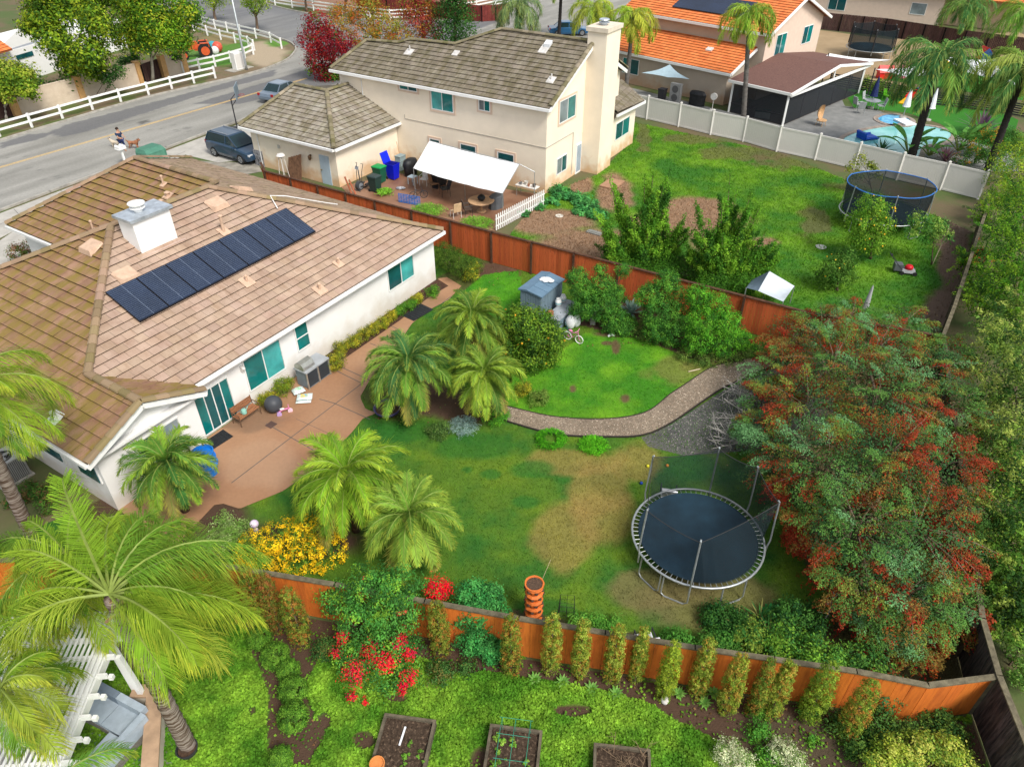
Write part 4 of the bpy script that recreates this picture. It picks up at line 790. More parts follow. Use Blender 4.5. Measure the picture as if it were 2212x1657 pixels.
# ================================================================ fences and walls
UA = math.radians(57.9)
def HZ(bx, by, ty, z0=0.):
    g = G(bx, by, z0); c, s = math.cos(TH), math.sin(TH); v = (ty-CY)/F
    return CAMH-g.y*(s+v*c)/(c-v*s)
def resample(P, st):
    out = [Vector(P[0])]
    for p, q in zip(P[:-1], P[1:]):
        p = Vector(p); q = Vector(q); n = max(1, round((q-p).length/st)); out += [p.lerp(q, i/n) for i in range(1, n+1)]
    return out
def board_fence(name, label, pts, h, bm_, cm, st=2.4, bw=.14, ps=-1, cap=True, pm=None, group=None, tone=(.78, 1.15), postw=.1, lowrail=True):
    P = [Vector((p[0], p[1], 0)) for p in pts]; Q = resample(P, st); t = thing(name, label, 'fence', Q[0], group=group)
    cb = B()
    for p, q in zip(Q[:-1], Q[1:]):
        f = Fr((p.x, p.y), to=(q.x, q.y)); b = B(f); n = max(1, int(f.len/bw)); w_ = f.len/n
        for i in range(n):
            g = random.uniform(*tone); b.col = (g, g*random.uniform(.93, 1.05), g*random.uniform(.9, 1.05)); b.box(i*w_+.004, -.012+random.uniform(-.004, .004), .03, (i+1)*w_-.004, .012, h-.03+random.uniform(-.008, .008))
        if lowrail: b.col = (.8, .8, .8); b.box(0, .02, .25, f.len, .06, .34); b.box(0, .02, h-.45, f.len, .06, h-.36)
        b.done('board_panel', bm_, t)
        if cap: cb.bar((p.x, p.y, h), (q.x+(q.x-p.x)*.012, q.y+(q.y-p.y)*.012, h), .15, .045)
        pb = B(f); pb.box(-postw/2, ps*postw*.2, 0, postw/2, ps*(postw+.02), h-.05) if ps > 0 else pb.box(-postw/2, -postw-.02, 0, postw/2, -.02, h-.05)
        pb.done('post', pm or cm, t)
    if cap: cb.done('cap_rail', cm, t)
    return t
W1 = lambda x, y, z: tuple(G(x, y, z))[:2]
RED = mt('red_cedar', (.50, .105, .03), .8, .3, 2.5, .3, 30, attr=True, stretch=(9, 9, .8), c2=(.16, .035, .018), f=.64, ct=.07)
ORA = mt('orange_cedar', (.62, .165, .022), .75, .2, 2., .3, 30, attr=True, stretch=(5, 5, .5), c2=(.38, .085, .014), f=.6, ct=.15)
CAPB = mt('dark_cap_wood', (.085, .04, .022), .9, .3, 5); CAPG = mt('weathered_cap', (.14, .12, .075), .9, .3, 5, .4)
GREYW = mt('weathered_boards', (.12, .10, .09), .95, .3, 2., .5, 20, attr=True, stretch=(8, 8, .8), c2=(.03, .028, .028), f=.5, ct=.12)
DKB = mt('dark_boards', (.075, .04, .035), .95, .3, 2., .3, 20, attr=True, stretch=(6, 6, .8))
MIDF = [W1(572, 370, 1.83), W1(810, 434, 1.83), W1(1062, 501, 1.83), W1(1440, 597, 1.83), W1(1610, 640, 1.83), W1(1745, 675, 1.83)]; MIDF.append((18.1, 25.4))
board_fence('board_fence', 'long red cedar fence with dark cap rail between the two back yards', MIDF, 1.83, RED, CAPB)
board_fence('board_fence', 'short red cedar fence return beside the cream garage wall', [W1(572, 370, 1.83), W1(563, 352, 1.83)], 1.83, RED, CAPB, st=1.2)
BOTF = [(-19.5, 13.4), (-10.69, 13.95), (-5.01, 12.84), (.17, 11.73), (4.74, 10.85), (8.68, 10.18), (10.32, 9.8), (12.1, 10.03)]
board_fence('board_fence', 'orange stained board fence behind the row of columnar shrubs', BOTF, 1.75, ORA, CAPG, st=2.4, bw=.3, tone=(.9, 1.06), ps=1)
board_fence('board_fence', 'dark weathered board fence along the right hand boundary', [(27.27, 39.18), (19.87, 27.98), (18.2, 25.55), (12.64, 11.7), (12.19, 10.04), (11.6, 6.5), (11.2, 3)], 1.8, GREYW, CAPG, st=2.4, bw=.2)
board_fence('board_fence', 'dark brown board fence behind the far sandy yard', [W1(1728, 22, 1.9), W1(1918, 40, 1.9), W1(2090, 66, 1.9), W1(2300, 92, 1.9)], 1.9, DKB, DKB, bw=.16, cap=False)
board_fence('board_fence', 'dark red board fence across the far road', [W1(770, -8, 1.9), W1(1040, 12, 1.9), W1(1100, 8, 1.9)], 1.9, mt('dark_red_boards', (.16, .03, .025), .9, .2, 2, attr=True), DKB, cap=False)
VIN = mt('vinyl_white', (.66, .64, .60), .6, .03, .6)
vt = [(1360, 200), (1402, 209), (1472, 224), (1543, 240), (1615, 254), (1689, 274), (1774, 291), (1861, 310), (1955, 332), (2052, 352), (2136, 371)]
vp = [Vector(W1(x, y, 1.83)) for x, y in vt]; t = thing('vinyl_fence', 'tall white vinyl panel fence between the green yard and the pool garden', 'fence', (vp[0].x, vp[0].y, 0))
for p, q_ in zip(vp[:-1], vp[1:]):
    f = Fr((p.x, p.y), to=(q_.x, q_.y)); b = B(f); n = int(f.len/.15)
    for i in range(n): b.box(i*f.len/n+.002, -.018, .05, (i+1)*f.len/n-.002, .018, 1.72)
    b.box(0, -.035, .05, f.len, .035, .17); b.box(0, -.035, 1.66, f.len, .035, 1.79); b.done('panel', VIN, t)
for p in vp:
    b = B(); b.box(p.x-.065, p.y-.065, 0, p.x+.065, p.y+.065, 1.88); b.lathe((p.x, p.y, 1.88), [(.11, 0), (.11, .02), (.01, .08)], 4); b.done('post', VIN, t)
RW = mt('rail_white', (.80, .80, .78), .6, .04)
def rail_fence(label, px, rails=(.98, .5), h=1.12, pw=.15, rh=.16, group='white ranch rail fences', sp=False, st=None):
    P = [Vector(G(*p)) for p in px]
    if st: P = resample(P, st)
    t = thing('rail_fence', label, 'fence', P[0], group=group)
    for p in P:
        b = B(); b.box(p.x-pw/2, p.y-pw/2, 0, p.x+pw/2, p.y+pw/2, h); b.done('post', RW, t)
    for z in rails:
        b = B()
        for p, q_ in zip(P[:-1], P[1:]): b.bar((p.x, p.y, z), (q_.x, q_.y, z), .05, rh)
        b.done('rail', RW, t)
rail_fence('white two rail ranch fence along the kerb below the block wall', [(-66, 317), (0, 296), (70, 276), (136, 257), (201, 238), (262, 221), (322, 206), (372, 193), (420, 181), (466, 170)])
rail_fence('white rail fence curving round the tractor lawn', [(398, 160), (432, 152), (466, 145), (500, 136), (530, 127), (548, 119), (550, 110), (538, 102), (509, 94), (478, 87), (449, 78), (420, 68), (380, 56)])
rail_fence('outer white rail fence along the bend of the far road', [(609, 106), (586, 93), (554, 84), (520, 76), (492, 70), (466, 64), (438, 56), (410, 48), (378, 38), (340, 24)])
rail_fence('white three rail fence on the far side of the road', [(540, -10), (595, 12), (632, 18), (678, 24), (740, 33), (800, 40), (843, 45), (900, 42), (960, 34), (1030, 25), (1110, 8), (1200, -12)], rails=(1.15, .75, .35), h=1.3, st=4)
BW = mt('block_wall', (.56, .45, .34), .9, .15, 1.5, .5, 18, c2=(.68, .57, .45), f=.5, ct=.2); PIL = mt('orange_pillar', (.62, .36, .15), .85, .12, 3)
A_, B_, C_, D_, E_ = [Vector(G(*p)) for p in ((39, 251), (179, 215), (307, 181), (358, 167), (402, 158))]
wt = thing('block_wall', 'pinkish block wall with orange pillars along the far side of the street', 'wall', A_)
for p, q_, nm in ((A_, B_, 'wall'), (B_, C_, 'wall'), (D_, E_, 'wall')):
    f = Fr((p.x, p.y), to=(q_.x, q_.y)); b = B(f)
    for k2 in range(9):                                       # courses of block, each a hair in or out
        z0, z1 = k2*.195, (k2+1)*.195; o = .09 if k2 % 2 else .094; b.box(.2, -o, z0, f.len-.2, o, z1)
    b.box(.2, -.11, 1.756, f.len-.2, .11, 1.84); b.done('wall_panel', BW, wt)
for p in (A_, B_, C_, D_, E_):
    f = Fr((p.x, p.y), to=(p.x+B_.x-A_.x, p.y+B_.y-A_.y)); b = B(f); b.box(-.26, -.26, 0, .26, .26, 1.93); b.box(-.3, -.3, 1.93, .3, .3, 2.0); b.done('pillar', PIL, wt)
board_fence('wooden_gate', 'dark wooden gate between the pillars under the street tree', [(C_.x+.3, C_.y), (D_.x-.3, D_.y)], 1.7, DKB, DKB, cap=False)
board_fence('wooden_gate', 'dark wooden gate at the left end of the block wall', [tuple(G(-40, 270))[:2], (A_.x-.3, A_.y-.05)], 1.7, DKB, DKB, cap=False)
# black slat fence in the pool garden
SLB = mt('black_slats', (.025, .024, .028), .5, .2)
bp_ = [Vector(W1(x, y, 1.1)) for x, y in ((1796, 158), (1921, 179), (2027, 199), (2161, 215), (2260, 232))]; t = thing('slat_fence', 'low black fence of horizontal slats between pool garden and play lawn', 'fence', (bp_[0].x, bp_[0].y, 0))
for p, q_ in zip(bp_[:-1], bp_[1:]):
    f = Fr((p.x, p.y), to=(q_.x, q_.y)); b = B(f)
    for i in range(6): b.box(0, -.015, .08+i*.175, f.len, .015, .19+i*.175)
    b.done('slat_panel', SLB, t)
    for i in range(int(f.len/1.9)): b = B(f); b.box(i*1.9, -.05, 0, i*1.9+.09, .05, 1.15); b.done('post', SLB, t)
# picket fence
pk = [Vector(G(*p)) for p in ((1071, 500), (1115, 476), (1176, 443))]; t = thing('picket_fence', 'white picket fence at the edge of the cluttered brown patio', 'fence', pk[0])
for p, q_ in zip(pk[:-1], pk[1:]):
    f = Fr((p.x, p.y), to=(q_.x, q_.y)); b = B(f); n = int(f.len/.19)
    for i in range(n):
        x = i*f.len/n; b.prism([(x, -.03), (x+.09, -.03), (x+.09, 0), (x, 0)], .05, .98); b.add([(x, -.03, .98), (x+.09, -.03, .98), (x+.045, -.03, 1.06), (x, 0, .98), (x+.09, 0, .98), (x+.045, 0, 1.06)], [(0, 1, 2), (3, 5, 4), (0, 2, 5, 3), (1, 4, 5, 2)])
    b.done('pickets', RW, t); b = B(f); b.box(0, .001, .25, f.len, .04, .33); b.box(0, .001, .7, f.len, .04, .78); b.done('rail', RW, t)

# ================================================================ trampolines
GALV = mt('galvanised_tube', (.42, .45, .46), .4, .1, 4, met=.6); MATB = mt('jump_mat', (.008, .026, .042), .8, .3, .8, .1, 200)
def trampoline(label, c, rx, ry, rot, h, poles, nh, net, ringc=None, leg=None, netal=.35, top=None, sl=None, pr=.028, out=.0, thin=None):
    t = thing('trampoline', label, 'trampoline', (c[0], c[1], 0), rz=rot, local=True)
    E = lambda a, s=1., z=h: Vector((math.cos(a)*rx*s, math.sin(a)*ry*s, z)); N = 48
    b = B(); b.tube([E(2*math.pi*i/N) for i in range(N)], .038, 8, True); b.done('ring', ringc or GALV, t, smooth=True)
    b = B(); pts = [E(2*math.pi*i/N, .90, h-.0) for i in range(N)]; inn = [E(2*math.pi*i/N, .45, h-.03) for i in range(N)]
    b.add(pts+inn+[Vector((0, 0, h-.045))], [(i, (i+1) % N, N+(i+1) % N, N+i) for i in range(N)]+[(N+i, N+(i+1) % N, 2*N) for i in range(N)])
    b.tube([E(2*math.pi*i/N, .90, h) for i in range(N)], .02, 4, True); b.done('jump_mat', MATB, t, smooth=True)
    for i in range(72 if thin else 0): b = B(); a = 2*math.pi*i/72; b.tube([E(a, .905), E(a, .99)], .011, 4); b.done('spring', GALV, t)
    for a in (leg or [.4+math.pi/2*i for i in range(4)]):
        b = B(); da = .2; p, q_ = E(a-da), E(a+da); p2, q2 = Vector((p.x*1.02, p.y*1.02, .03)), Vector((q_.x*1.02, q_.y*1.02, .03))
        b.tube([p, p2.lerp(p, .12), p2.lerp(q2, .15)-Vector((0, 0, 0)), p2.lerp(q2, .85), q2.lerp(q_, .12), q_], .026, 6); b.done('leg', GALV, t)
    tops = []
    for a in poles:
        p = E(a, 1.03, h-.35); b = B(); q_ = E(a, 1.03+out, h+.3); r_ = E(a, 1.0+out*.5, h+nh); b.tube([p, E(a, 1.03, h), q_, r_, E(a, .985+out*.3, h+nh+.04)], pr, 6); b.done('net_pole', GALV, t); tops.append(r_)
        if sl: b = B(); b.tube([E(a, 1.04, h+.1), E(a, 1.0+out*.5, h+nh-.05)], pr*2.1, 8); b.done('pole_sleeve', sl, t)
    m = len(poles); b = B(); b2 = B(); b3 = B()
    for i in range(m):
        a0, a1 = poles[i], poles[(i+1) % m]+(2*math.pi if i == m-1 else 0); K = 8; T_ = [];L_ = []
        for k2 in range(K+1):
            s = k2/K; a = a0+(a1-a0)*s; tp = tops[i].lerp(tops[(i+1) % m], s); sg = .10*4*s*(1-s)
            T_.append(Vector((tp.x, tp.y, h+nh-sg-.05)) if not top else E(a, .99, h+nh-sg*.6-.05)); L_.append(E(a, .93, h))
        (b3 if thin and i in thin else b).add(T_+L_, [(k2, k2+1, K+2+k2, K+1+k2) for k2 in range(K)]); b2.tube(T_, .03 if top else .012, 6)
    b.done('safety_net', netmat('net_%.2f' % netal, (.02, .03, .035), netal), t)
    if thin: b3.done('front_net', netmat('net_thin', (.02, .03, .035), .1), t)
    b2.done('net_rim', top or mt('rim_black', (.03, .03, .03), .7), t)
    return t
cl, cr = G(1368, 1163, .9), G(1651, 1168, .9); ct, cbm = G(1500, 1056, .9), G(1520, 1271, .9); tc_ = Vector(((cl.x+cr.x)/2, (ct.y+cbm.y)/2, 0)); rx_ = (cr-cl).length/2; ry_ = (ct.y-cbm.y)/2
def angof(px, py, z=.9): g = G(px, py, z); return math.atan2((g.y-tc_.y)/ry_, (g.x-tc_.x)/rx_) % (2*math.pi)
pa = sorted(angof(*p) for p in ((1397, 1081), (1533, 1060), (1620, 1100), (1652, 1180), (1491, 1268), (1375, 1200)))
nh_ = HZ(1491, 1266, 1169, .9)-.9
t = trampoline('large round trampoline with dark blue mat and leaning safety net on the lawn', tc_, rx_, ry_, 0, .9, pa[:], nh_, None, leg=[angof(1385, 1235)+.0, angof(1460, 1262), angof(1590, 1262), angof(1600, 1080)], netal=.5, out=.02, thin=[i for i in range(6) if 2.2 < (pa[i]+(pa[(i+1) % 6]+(6.283 if i == 5 else 0)))/2 < 5.2])
TR1 = tc_.copy()
c2_ = (G(1812, 447, .9)+G(2004, 466, .9))/2; trampoline('oval trampoline with blue rimmed safety net near the white vinyl fence', c2_, (G(2004, 466, .9)-G(1812, 447, .9)).length/2, 2.1, -.05, .9, [.35+math.pi/3*i for i in range(6)], 1.75, None, netal=.74, top=mt('blue_foam', (.03, .15, .45), .6), leg=[.6, 2.2, 3.9, 5.3])
c3_ = G(1880, 103, .9); trampoline('trampoline with tall black net in the far sandy yard', c3_, 2.4, 2.4, 0, .9, [.2+math.pi/3*i for i in range(6)], 2.1, None, netal=.62, sl=SLB)

# ================================================================ vehicles
TYRE = mt('tyre', (.02, .02, .02), .85); RIM = mt('alloy', (.45, .46, .48), .35, met=.7); CGL = mt('car_glass', (.012, .03, .035), .08, .1, 1, coat=.5)
def car(label, loc, rz, paint, L=4.8, Wd=1.9, Hh=1.72, suv=True, rails=True):
    t = thing('parked_car', label, 'car', loc, rz, local=True); h = L/2
    st = ([(-h, .45, .75, .78, .80), (-h+.12, .32, .95, 1.02, .9), (-h+.75, .25, 1.02, 1.1, .94), (-h*.45, .25, 1.03, 1.12, .95), (0, .25, 1.02, 1.12, .95), (h*.36, .25, 1.0, 1.08, .95), (h*.55, .25, .93, 1.0, .94), (h-.35, .27, .82, .88, .9), (h-.05, .35, .7, .74, .78), (h, .42, .62, .66, .70)])
    if not suv: st = [(x, a, b_*.86, c*.84, d) for x, a, b_, c, d in st]
    b = B(); P = []; S2 = Wd/2
    for x, zb, zs, zt, wf in st:
        w_ = S2*wf/.95; P += [(x, -w_*.93, zb), (x, -w_, zb+.2), (x, -w_, zs), (x, -w_*.9, zt), (x, w_*.9, zt), (x, w_, zs), (x, w_, zb+.2), (x, w_*.93, zb)]
    m = len(st); fc = [(i*8+k2, i*8+(k2+1) % 8, (i+1)*8+(k2+1) % 8, (i+1)*8+k2) for i in range(m-1) for k2 in range(8)]+[tuple(range(7, -1, -1)), tuple((m-1)*8+k2 for k2 in range(8))]
    b.add(P, fc); b.done('body', paint, t, smooth=False)
    zc = 1.09 if suv else .92; xr0, xr1, xf0, xf1 = -h+.12, -h+.42, h*.12, h*.48
    if not suv: xr0, xr1 = -h+.75, -h+1.35; 
    b = B(); lo = [(xr0, -S2*.86), (xf1, -S2*.86), (xf1, S2*.86), (xr0, S2*.86)]; hi = [(xr1, -S2*.7), (xf0, -S2*.7), (xf0, S2*.7), (xr1, S2*.7)]
    b.add([(x, y, zc) for x, y in lo]+[(x, y, Hh-.05) for x, y in hi], [(0, 1, 5, 4), (1, 2, 6, 5), (2, 3, 7, 6), (3, 0, 4, 7)]); b.done('windows', CGL, t)
    b = B(); b.add([(x, y, Hh-.06) for x, y in hi]+[(xr1+.08, -S2*.6, Hh), (xf0-.15, -S2*.6, Hh), (xf0-.15, S2*.6, Hh), (xr1+.08, S2*.6, Hh)], [(4, 5, 6, 7), (0, 1, 5, 4), (1, 2, 6, 5), (2, 3, 7, 6), (3, 0, 4, 7)])
    for s in (-1, 1):
        for (xa, xb) in ((xf0, xf1), (xr1, xr0)): b.bar((xa, s*S2*.71, Hh-.06), (xb, s*S2*.865, zc), .07, .05)
        b.bar((0-.1, s*S2*.71, Hh-.06), (-.1, s*S2*.865, zc), .1, .03); b.bar((xr1, s*S2*.71, Hh-.05), (xf0, s*S2*.71, Hh-.05), .05, .05)
    b.done('roof', paint, t)
    if rails:
        for s in (-1, 1): b = B(); b.tube([(xr1+.1, s*S2*.62, Hh), (xr1+.2, s*S2*.62, Hh+.06), (xf0-.3, s*S2*.62, Hh+.06), (xf0-.2, s*S2*.62, Hh)], .02, 6); b.done('roof_rail', RIM, t)
    for x in (-h+.95, h-.95):
        for s in (-1, 1):
            b = B(); b.tube([(x, s*(S2-.2), .35), (x, s*(S2+.012), .35)], .35, 18); wh = b.done('wheel', TYRE, t)
            b = B(); b.tube([(x, s*(S2+.0), .35), (x, s*(S2+.022), .35)], .23, 14); b.done('rim', RIM, wh)
            b = B()
            for k2 in range(5): a = k2*1.2566; b.bar((x+math.cos(a+.6)*.06, s*(S2+.026), .35+math.sin(a+.6)*.06), (x+math.cos(a+.6)*.2, s*(S2+.026), .35+math.sin(a+.6)*.2), .05, .01, (0, 1, 0))
            b.done('spokes', MATB, wh)
    for s in (-1, 1):
        b = B(); b.cbox((h-.12, s*S2*.7, .72 if suv else .6), (.16, .34, .12)); b.done('headlight', mt('headlamp', (.6, .62, .65), .15), t)
        b = B(); b.cbox((-h+.06, s*S2*.78, .95 if suv else .8), (.1, .22, .2)); b.done('tail_light', mt('tail_red', (.35, .01, .01), .3), t)
        b = B(); b.cbox((h*.4, s*(S2+.06), 1.08 if suv else .95), (.12, .16, .12)); b.done('mirror', paint, t)
    return t
p0, p1 = G(468, 350), G(552, 345)
NAVY = mt('paint_navy', (.018, .045, .085), .3, .1, .5, coat=.8); GREYP = mt('paint_grey', (.13, .17, .22), .3, .1, .5, coat=.8)
sv = G(512, 341); car('dark blue sport utility car parked on the driveway beside the cream garage', (sv.x+.1, sv.y+.1, .026), math.radians(-34), NAVY)
sv = G(603, 226); car('grey car parked on the street behind the garage roof', (sv.x, sv.y+2.0, .01), UA+math.radians(6), GREYP, suv=False, Hh=1.46, rails=False)
sv = G(1228, 76); car('blue car parked on the far road between the palm trunks', (sv.x, sv.y, .01), 0.1, mt('paint_blue', (.02, .10, .22), .3, .1, .5, coat=.6), suv=False, Hh=1.48, rails=False)
# tractor
TRR = mt('tractor_red', (.62, .10, .03), .5, .15, 3); t = thing('tractor', 'old orange red tractor on the fenced corner lawn', 'tractor', G(435, 124), math.radians(205), local=True)
b = B(); b.cbox((.9, 0, 1.15), (1.6, .55, .6)); b.cbox((.9, 0, 1.5), (1.5, .4, .14)); b.cbox((-.1, 0, .95), (1.2, .5, .5)); b.lathe((1.72, 0, .85), [(.28, 0), (.28, .55), (.1, .7)], 10); b.done('bonnet', TRR, t)
b = B(); b.cbox((-.5, 0, 1.3), (.5, .5, .1)); b.cbox((-.75, 0, 1.5), (.08, .5, .35)); b.done('seat', mt('dark_metal', (.03, .03, .035), .5), t)
for s in (-1, 1): b = B(); b.cbox((-.55, s*.72, 1.45), (.9, .35, .06)); b.cbox((-.95, s*.72, 1.25), (.06, .35, .4)); b.done('mudguard', TRR, t)
b = B(); b.tube([(.2, 0, 1.4), (-.1, 0, 1.8)], .03, 6); b.tube([Vector((-.12, math.cos(a)*.2, 1.82+math.sin(a)*.15)) for a in [i*.7854 for i in range(8)]], .02, 5, True); b.done('steering_wheel', TYRE, t)
b = B(); b.tube([(.9, .15, 1.5), (.9, .15, 2.2)], .035, 6); b.done('exhaust', TYRE, t)
for x, r_, y in ((-.5, .72, .72), (1.6, .42, .6)):
    for s in (-1, 1):
        b = B(); b.tube([(x, s*(y-.16), r_), (x, s*(y+.16), r_)], r_, 18); wh = b.done('wheel', TYRE, t); b = B(); b.tube([(x, s*(y-.02), r_), (x, s*(y+.18), r_)], r_*.6, 14); b.done('rim', TRR, wh)
for (px, py, rr, cc, lb) in ((462, 113, .55, (.05, .3, .36), 'teal beach ball sized ornament beside the tractor'), (472, 114, .55, (.6, .1, .06), 'red ball ornament behind the white one beside the tractor'), (466, 120, .45, (.7, .7, .68), 'white ball ornament in front of the teal and red ones')):
    g = G(px, py); b = B(); b.ell((g.x, g.y, rr), rr, 14, 9); b.done('ball_ornament', mt('ball_%.2f' % cc[0], cc, .4), label=lb, cat='ball', smooth=True)

# ================================================================ people and animals
def skinned(name, verts, edges, rad, mat, parent=None, sub=1, label=None, cat=None, loc=(0, 0, 0)):
    me = bpy.data.meshes.new(name); me.from_pydata(verts, edges, []); o = bpy.data.objects.new(name, me); C.objects.link(o)
    me.materials.append(mat); md = o.modifiers.new('skin', 'SKIN'); md.use_smooth_shade = True
    for i, r_ in enumerate(rad): me.skin_vertices[0].data[i].radius = (r_, r_) if not isinstance(r_, tuple) else r_
    me.skin_vertices[0].data[0].use_root = True; s = o.modifiers.new('sub', 'SUBSURF'); s.levels = s.render_levels = sub
    if parent: o.parent = parent
    else: o.location = loc
    tag(o, label, cat); return o
SKIN = mt('skin', (.48, .26, .17), .6, .05)
pr_ = G(268, 328); per = thing('person', 'person in dark navy top and leggings walking a brown dog down the street', 'person', pr_, math.radians(-20), local=True)
v_ = [(0, 0, .92), (0, 0, 1.12), (0, 0, 1.36), (.02, 0, 1.48), (.04, 0, 1.58), (.05, 0, 1.68), (0, .19, 1.38), (.12, .24, 1.14), (.32, .14, 1.08), (0, -.19, 1.38), (.1, -.24, 1.14), (.34, -.14, 1.06), (0, .1, .86), (.14, .1, .48), (.02, .1, .08), (.17, .1, .03), (0, -.1, .86), (-.02, -.1, .48), (-.3, -.1, .16), (-.2, -.1, .05)]
e_ = [(0, 1), (1, 2), (2, 3), (3, 4), (4, 5), (2, 6), (6, 7), (7, 8), (2, 9), (9, 10), (10, 11), (0, 12), (12, 13), (13, 14), (14, 15), (0, 16), (16, 17), (17, 18), (18, 19)]
r_ = [.15, .13, .16, .06, .09, .09, .065, .045, .035, .065, .045, .035, .095, .06, .04, .045, .095, .06, .04, .045]
bm_m = mt('navy_cloth', (.02, .04, .09), .9, .2); body = skinned('body', v_, e_, r_, SKIN, per)
cl_ = skinned('top', [(0, 0, .93), (0, 0, 1.12), (0, 0, 1.34), (0, .19, 1.37), (.09, .23, 1.2), (0, -.19, 1.37), (.07, -.23, 1.2)], [(0, 1), (1, 2), (2, 3), (3, 4), (2, 5), (5, 6)], [.165, .15, .175, .085, .065, .085, .065], bm_m, per)
cl2 = skinned('leggings', [(0, 0, .9), (0, .1, .84), (.14, .1, .48), (.03, .1, .14), (0, -.1, .84), (-.02, -.1, .48), (-.28, -.1, .2)], [(0, 1), (1, 2), (2, 3), (0, 4), (4, 5), (5, 6)], [.17, .11, .075, .05, .11, .075, .05], mt('legging_blue', (.025, .04, .12), .8), per)
b = B(); b.ell((.02, 0, 1.68), (.11, .105, .12), 10, 7); b.ell((-.1, 0, 1.66), (.06, .05, .06), 8, 5); b.done('hair', mt('hair_dark', (.03, .018, .012), .8), per, smooth=True)
b = B()
for s in (-1, 1):
    for k2 in range(4): b.tube([(.34, s*.14+(k2-1.5)*.02, 1.06), (.40, s*.13+(k2-1.5)*.018, 1.05), (.41, s*.12+(k2-1.5)*.018, 1.02)], .009, 5)
    b.tube([(.33, s*.11, 1.07), (.37, s*.09, 1.07)], .01, 5)
b.done('fingers', SKIN, per)
def dog(label, loc, rz, col, ks_=1.):
    k3 = ks_
    v_ = [(-.28, 0, .46), (0, 0, .44), (.25, 0, .47), (.38, 0, .60), (.46, 0, .68), (.60, 0, .64), (-.42, 0, .50), (-.58, 0, .62), (.24, .09, .38), (.20, .09, .2), (.24, .09, .03), (.24, -.09, .38), (.30, -.09, .22), (.27, -.09, .03), (-.28, .1, .36), (-.20, .1, .25), (-.33, .1, .15), (-.30, .1, .03), (-.28, -.1, .36), (-.24, -.1, .24), (-.38, -.1, .14), (-.36, -.1, .03)]
    e_ = [(1, 0), (1, 2), (2, 3), (3, 4), (4, 5), (0, 6), (6, 7), (2, 8), (8, 9), (9, 10), (2, 11), (11, 12), (12, 13), (0, 14), (14, 15), (15, 16), (16, 17), (0, 18), (18, 19), (19, 20), (20, 21)]
    r_ = [.11, .12, .15, .09, .09, .045, .05, .02, .06, .035, .03, .06, .035, .03, .075, .045, .03, .03, .075, .045, .03, .03]
    t = thing('dog', label, 'dog', loc, rz, local=True); skinned('body', [tuple(c_*k3 for c_ in v) for v in v_], e_, [q_*k3 for q_ in r_], mt('fur_%.2f' % col[0], col, .9, .2, 6), t)
    b = B(); 
    for s in (-1, 1): b.lathe((.44*k3, s*.07*k3, .70*k3), [(.035*k3, 0), (.03*k3, .04), (.005, .09*k3)], 6)
    b.done('ears', mt('fur_ear', (.12, .06, .03), .9), t)
    return t
dog('brown dog on the lead to the right of the walking person', G(292, 322), math.radians(-10), (.33, .14, .07), 1.05)
dog('cream dog walking on the left of the person', G(252, 320), math.radians(165), (.55, .47, .36), .95)

# ================================================================ street things
t = thing('street_lamp', 'tall grey lamp post rising from the street corner', 'lamp post', G(533, 152)); g = G(533, 152); b = B(); b.tube([(g.x, g.y, 0), (g.x, g.y, .5), (g.x, g.y, 10)], [.14, .11, .07], 10); b.done('pole', GALV, t, smooth=True)
b = B(); b.tube([(g.x, g.y, 9.8), (g.x+.4, g.y+.6, 10.5), (g.x+1.2, g.y+1.8, 10.7)], .05, 6); b.done('arm', GALV, t); b = B(); b.cbox((g.x+1.4, g.y+2.1, 10.7), (.6, .3, .15), 1); b.done('lamp_head', WHITE, t)
t = thing('utility_cabinet', 'tall white utility cabinet beside the lamp post', 'cabinet', G(517, 150), UA, local=True)
b = B(); b.cbox((0, 0, .8), (1.1, .6, 1.6)); b.done('body', WHITE, t); b = B(); b.cbox((0, -.31, .82), (.9, .02, 1.3)); b.done('door', VIN, t); b = B(); b.cbox((0, 0, .03), (2.6, 1.3, .06)); b.done('pad', concd, t)
t = thing('transformer_box', 'green utility transformer box at the end of the front lawn', 'utility box', G(332, 348), UA+.05, local=True)
GRB = mt('utility_green', (.07, .20, .14), .5, .1); b = B(); b.prism([(-.8, -.6), (.8, -.6), (.8, .6), (-.8, .6)], 0, .75); b.add([(-.8, -.6, .75), (.8, -.6, .75), (.8, .6, .75), (-.8, .6, .75), (-.7, -.3, 1.0), (.7, -.3, 1.0), (.7, .6, 1.0), (-.7, .6, 1.0)], [(0, 1, 5, 4), (1, 2, 6, 5), (2, 3, 7, 6), (3, 0, 4, 7), (4, 5, 6, 7)]); b.done('body', GRB, t)
b = B(); b.cbox((0, 0, .02), (1.9, 1.5, .05)); b.done('pad', concd, t); b = B(); b.cbox((0, -.61, .4), (1.3, .02, .6)); b.done('door', mt('utility_green2', (.09, .24, .17), .5), t)
t = thing('mailbox', 'white double mailbox on a post at the kerb in front of the brown roof', 'mailbox', G(272, 357), UA, local=True)
b = B(); b.cbox((0, 0, .6), (.12, .12, 1.2)); b.done('post', RW, t)
for s in (-1, 1):
    b = B(); P = [(s*.17+math.cos(a)*.1, 0, 1.32+math.sin(a)*.1) for a in [i*math.pi/6 for i in range(7)]]+[(s*.17-.1, 0, 1.2), (s*.17+.1, 0, 1.2)]; b.extr([(p[0], -.25, p[2]) for p in P], (0, .5, 0)); b.done('box', RW, t)
b = B(); b.cbox((0, 0, 1.17), (.6, .5, .05)); b.done('shelf', RW, t)
t = thing('basketball_hoop', 'dark basketball hoop seen from behind over the parked blue car', 'basketball hoop', G(514, 283), math.radians(10), local=True); BK = mt('dark_metal', (.03, .03, .035), .5)
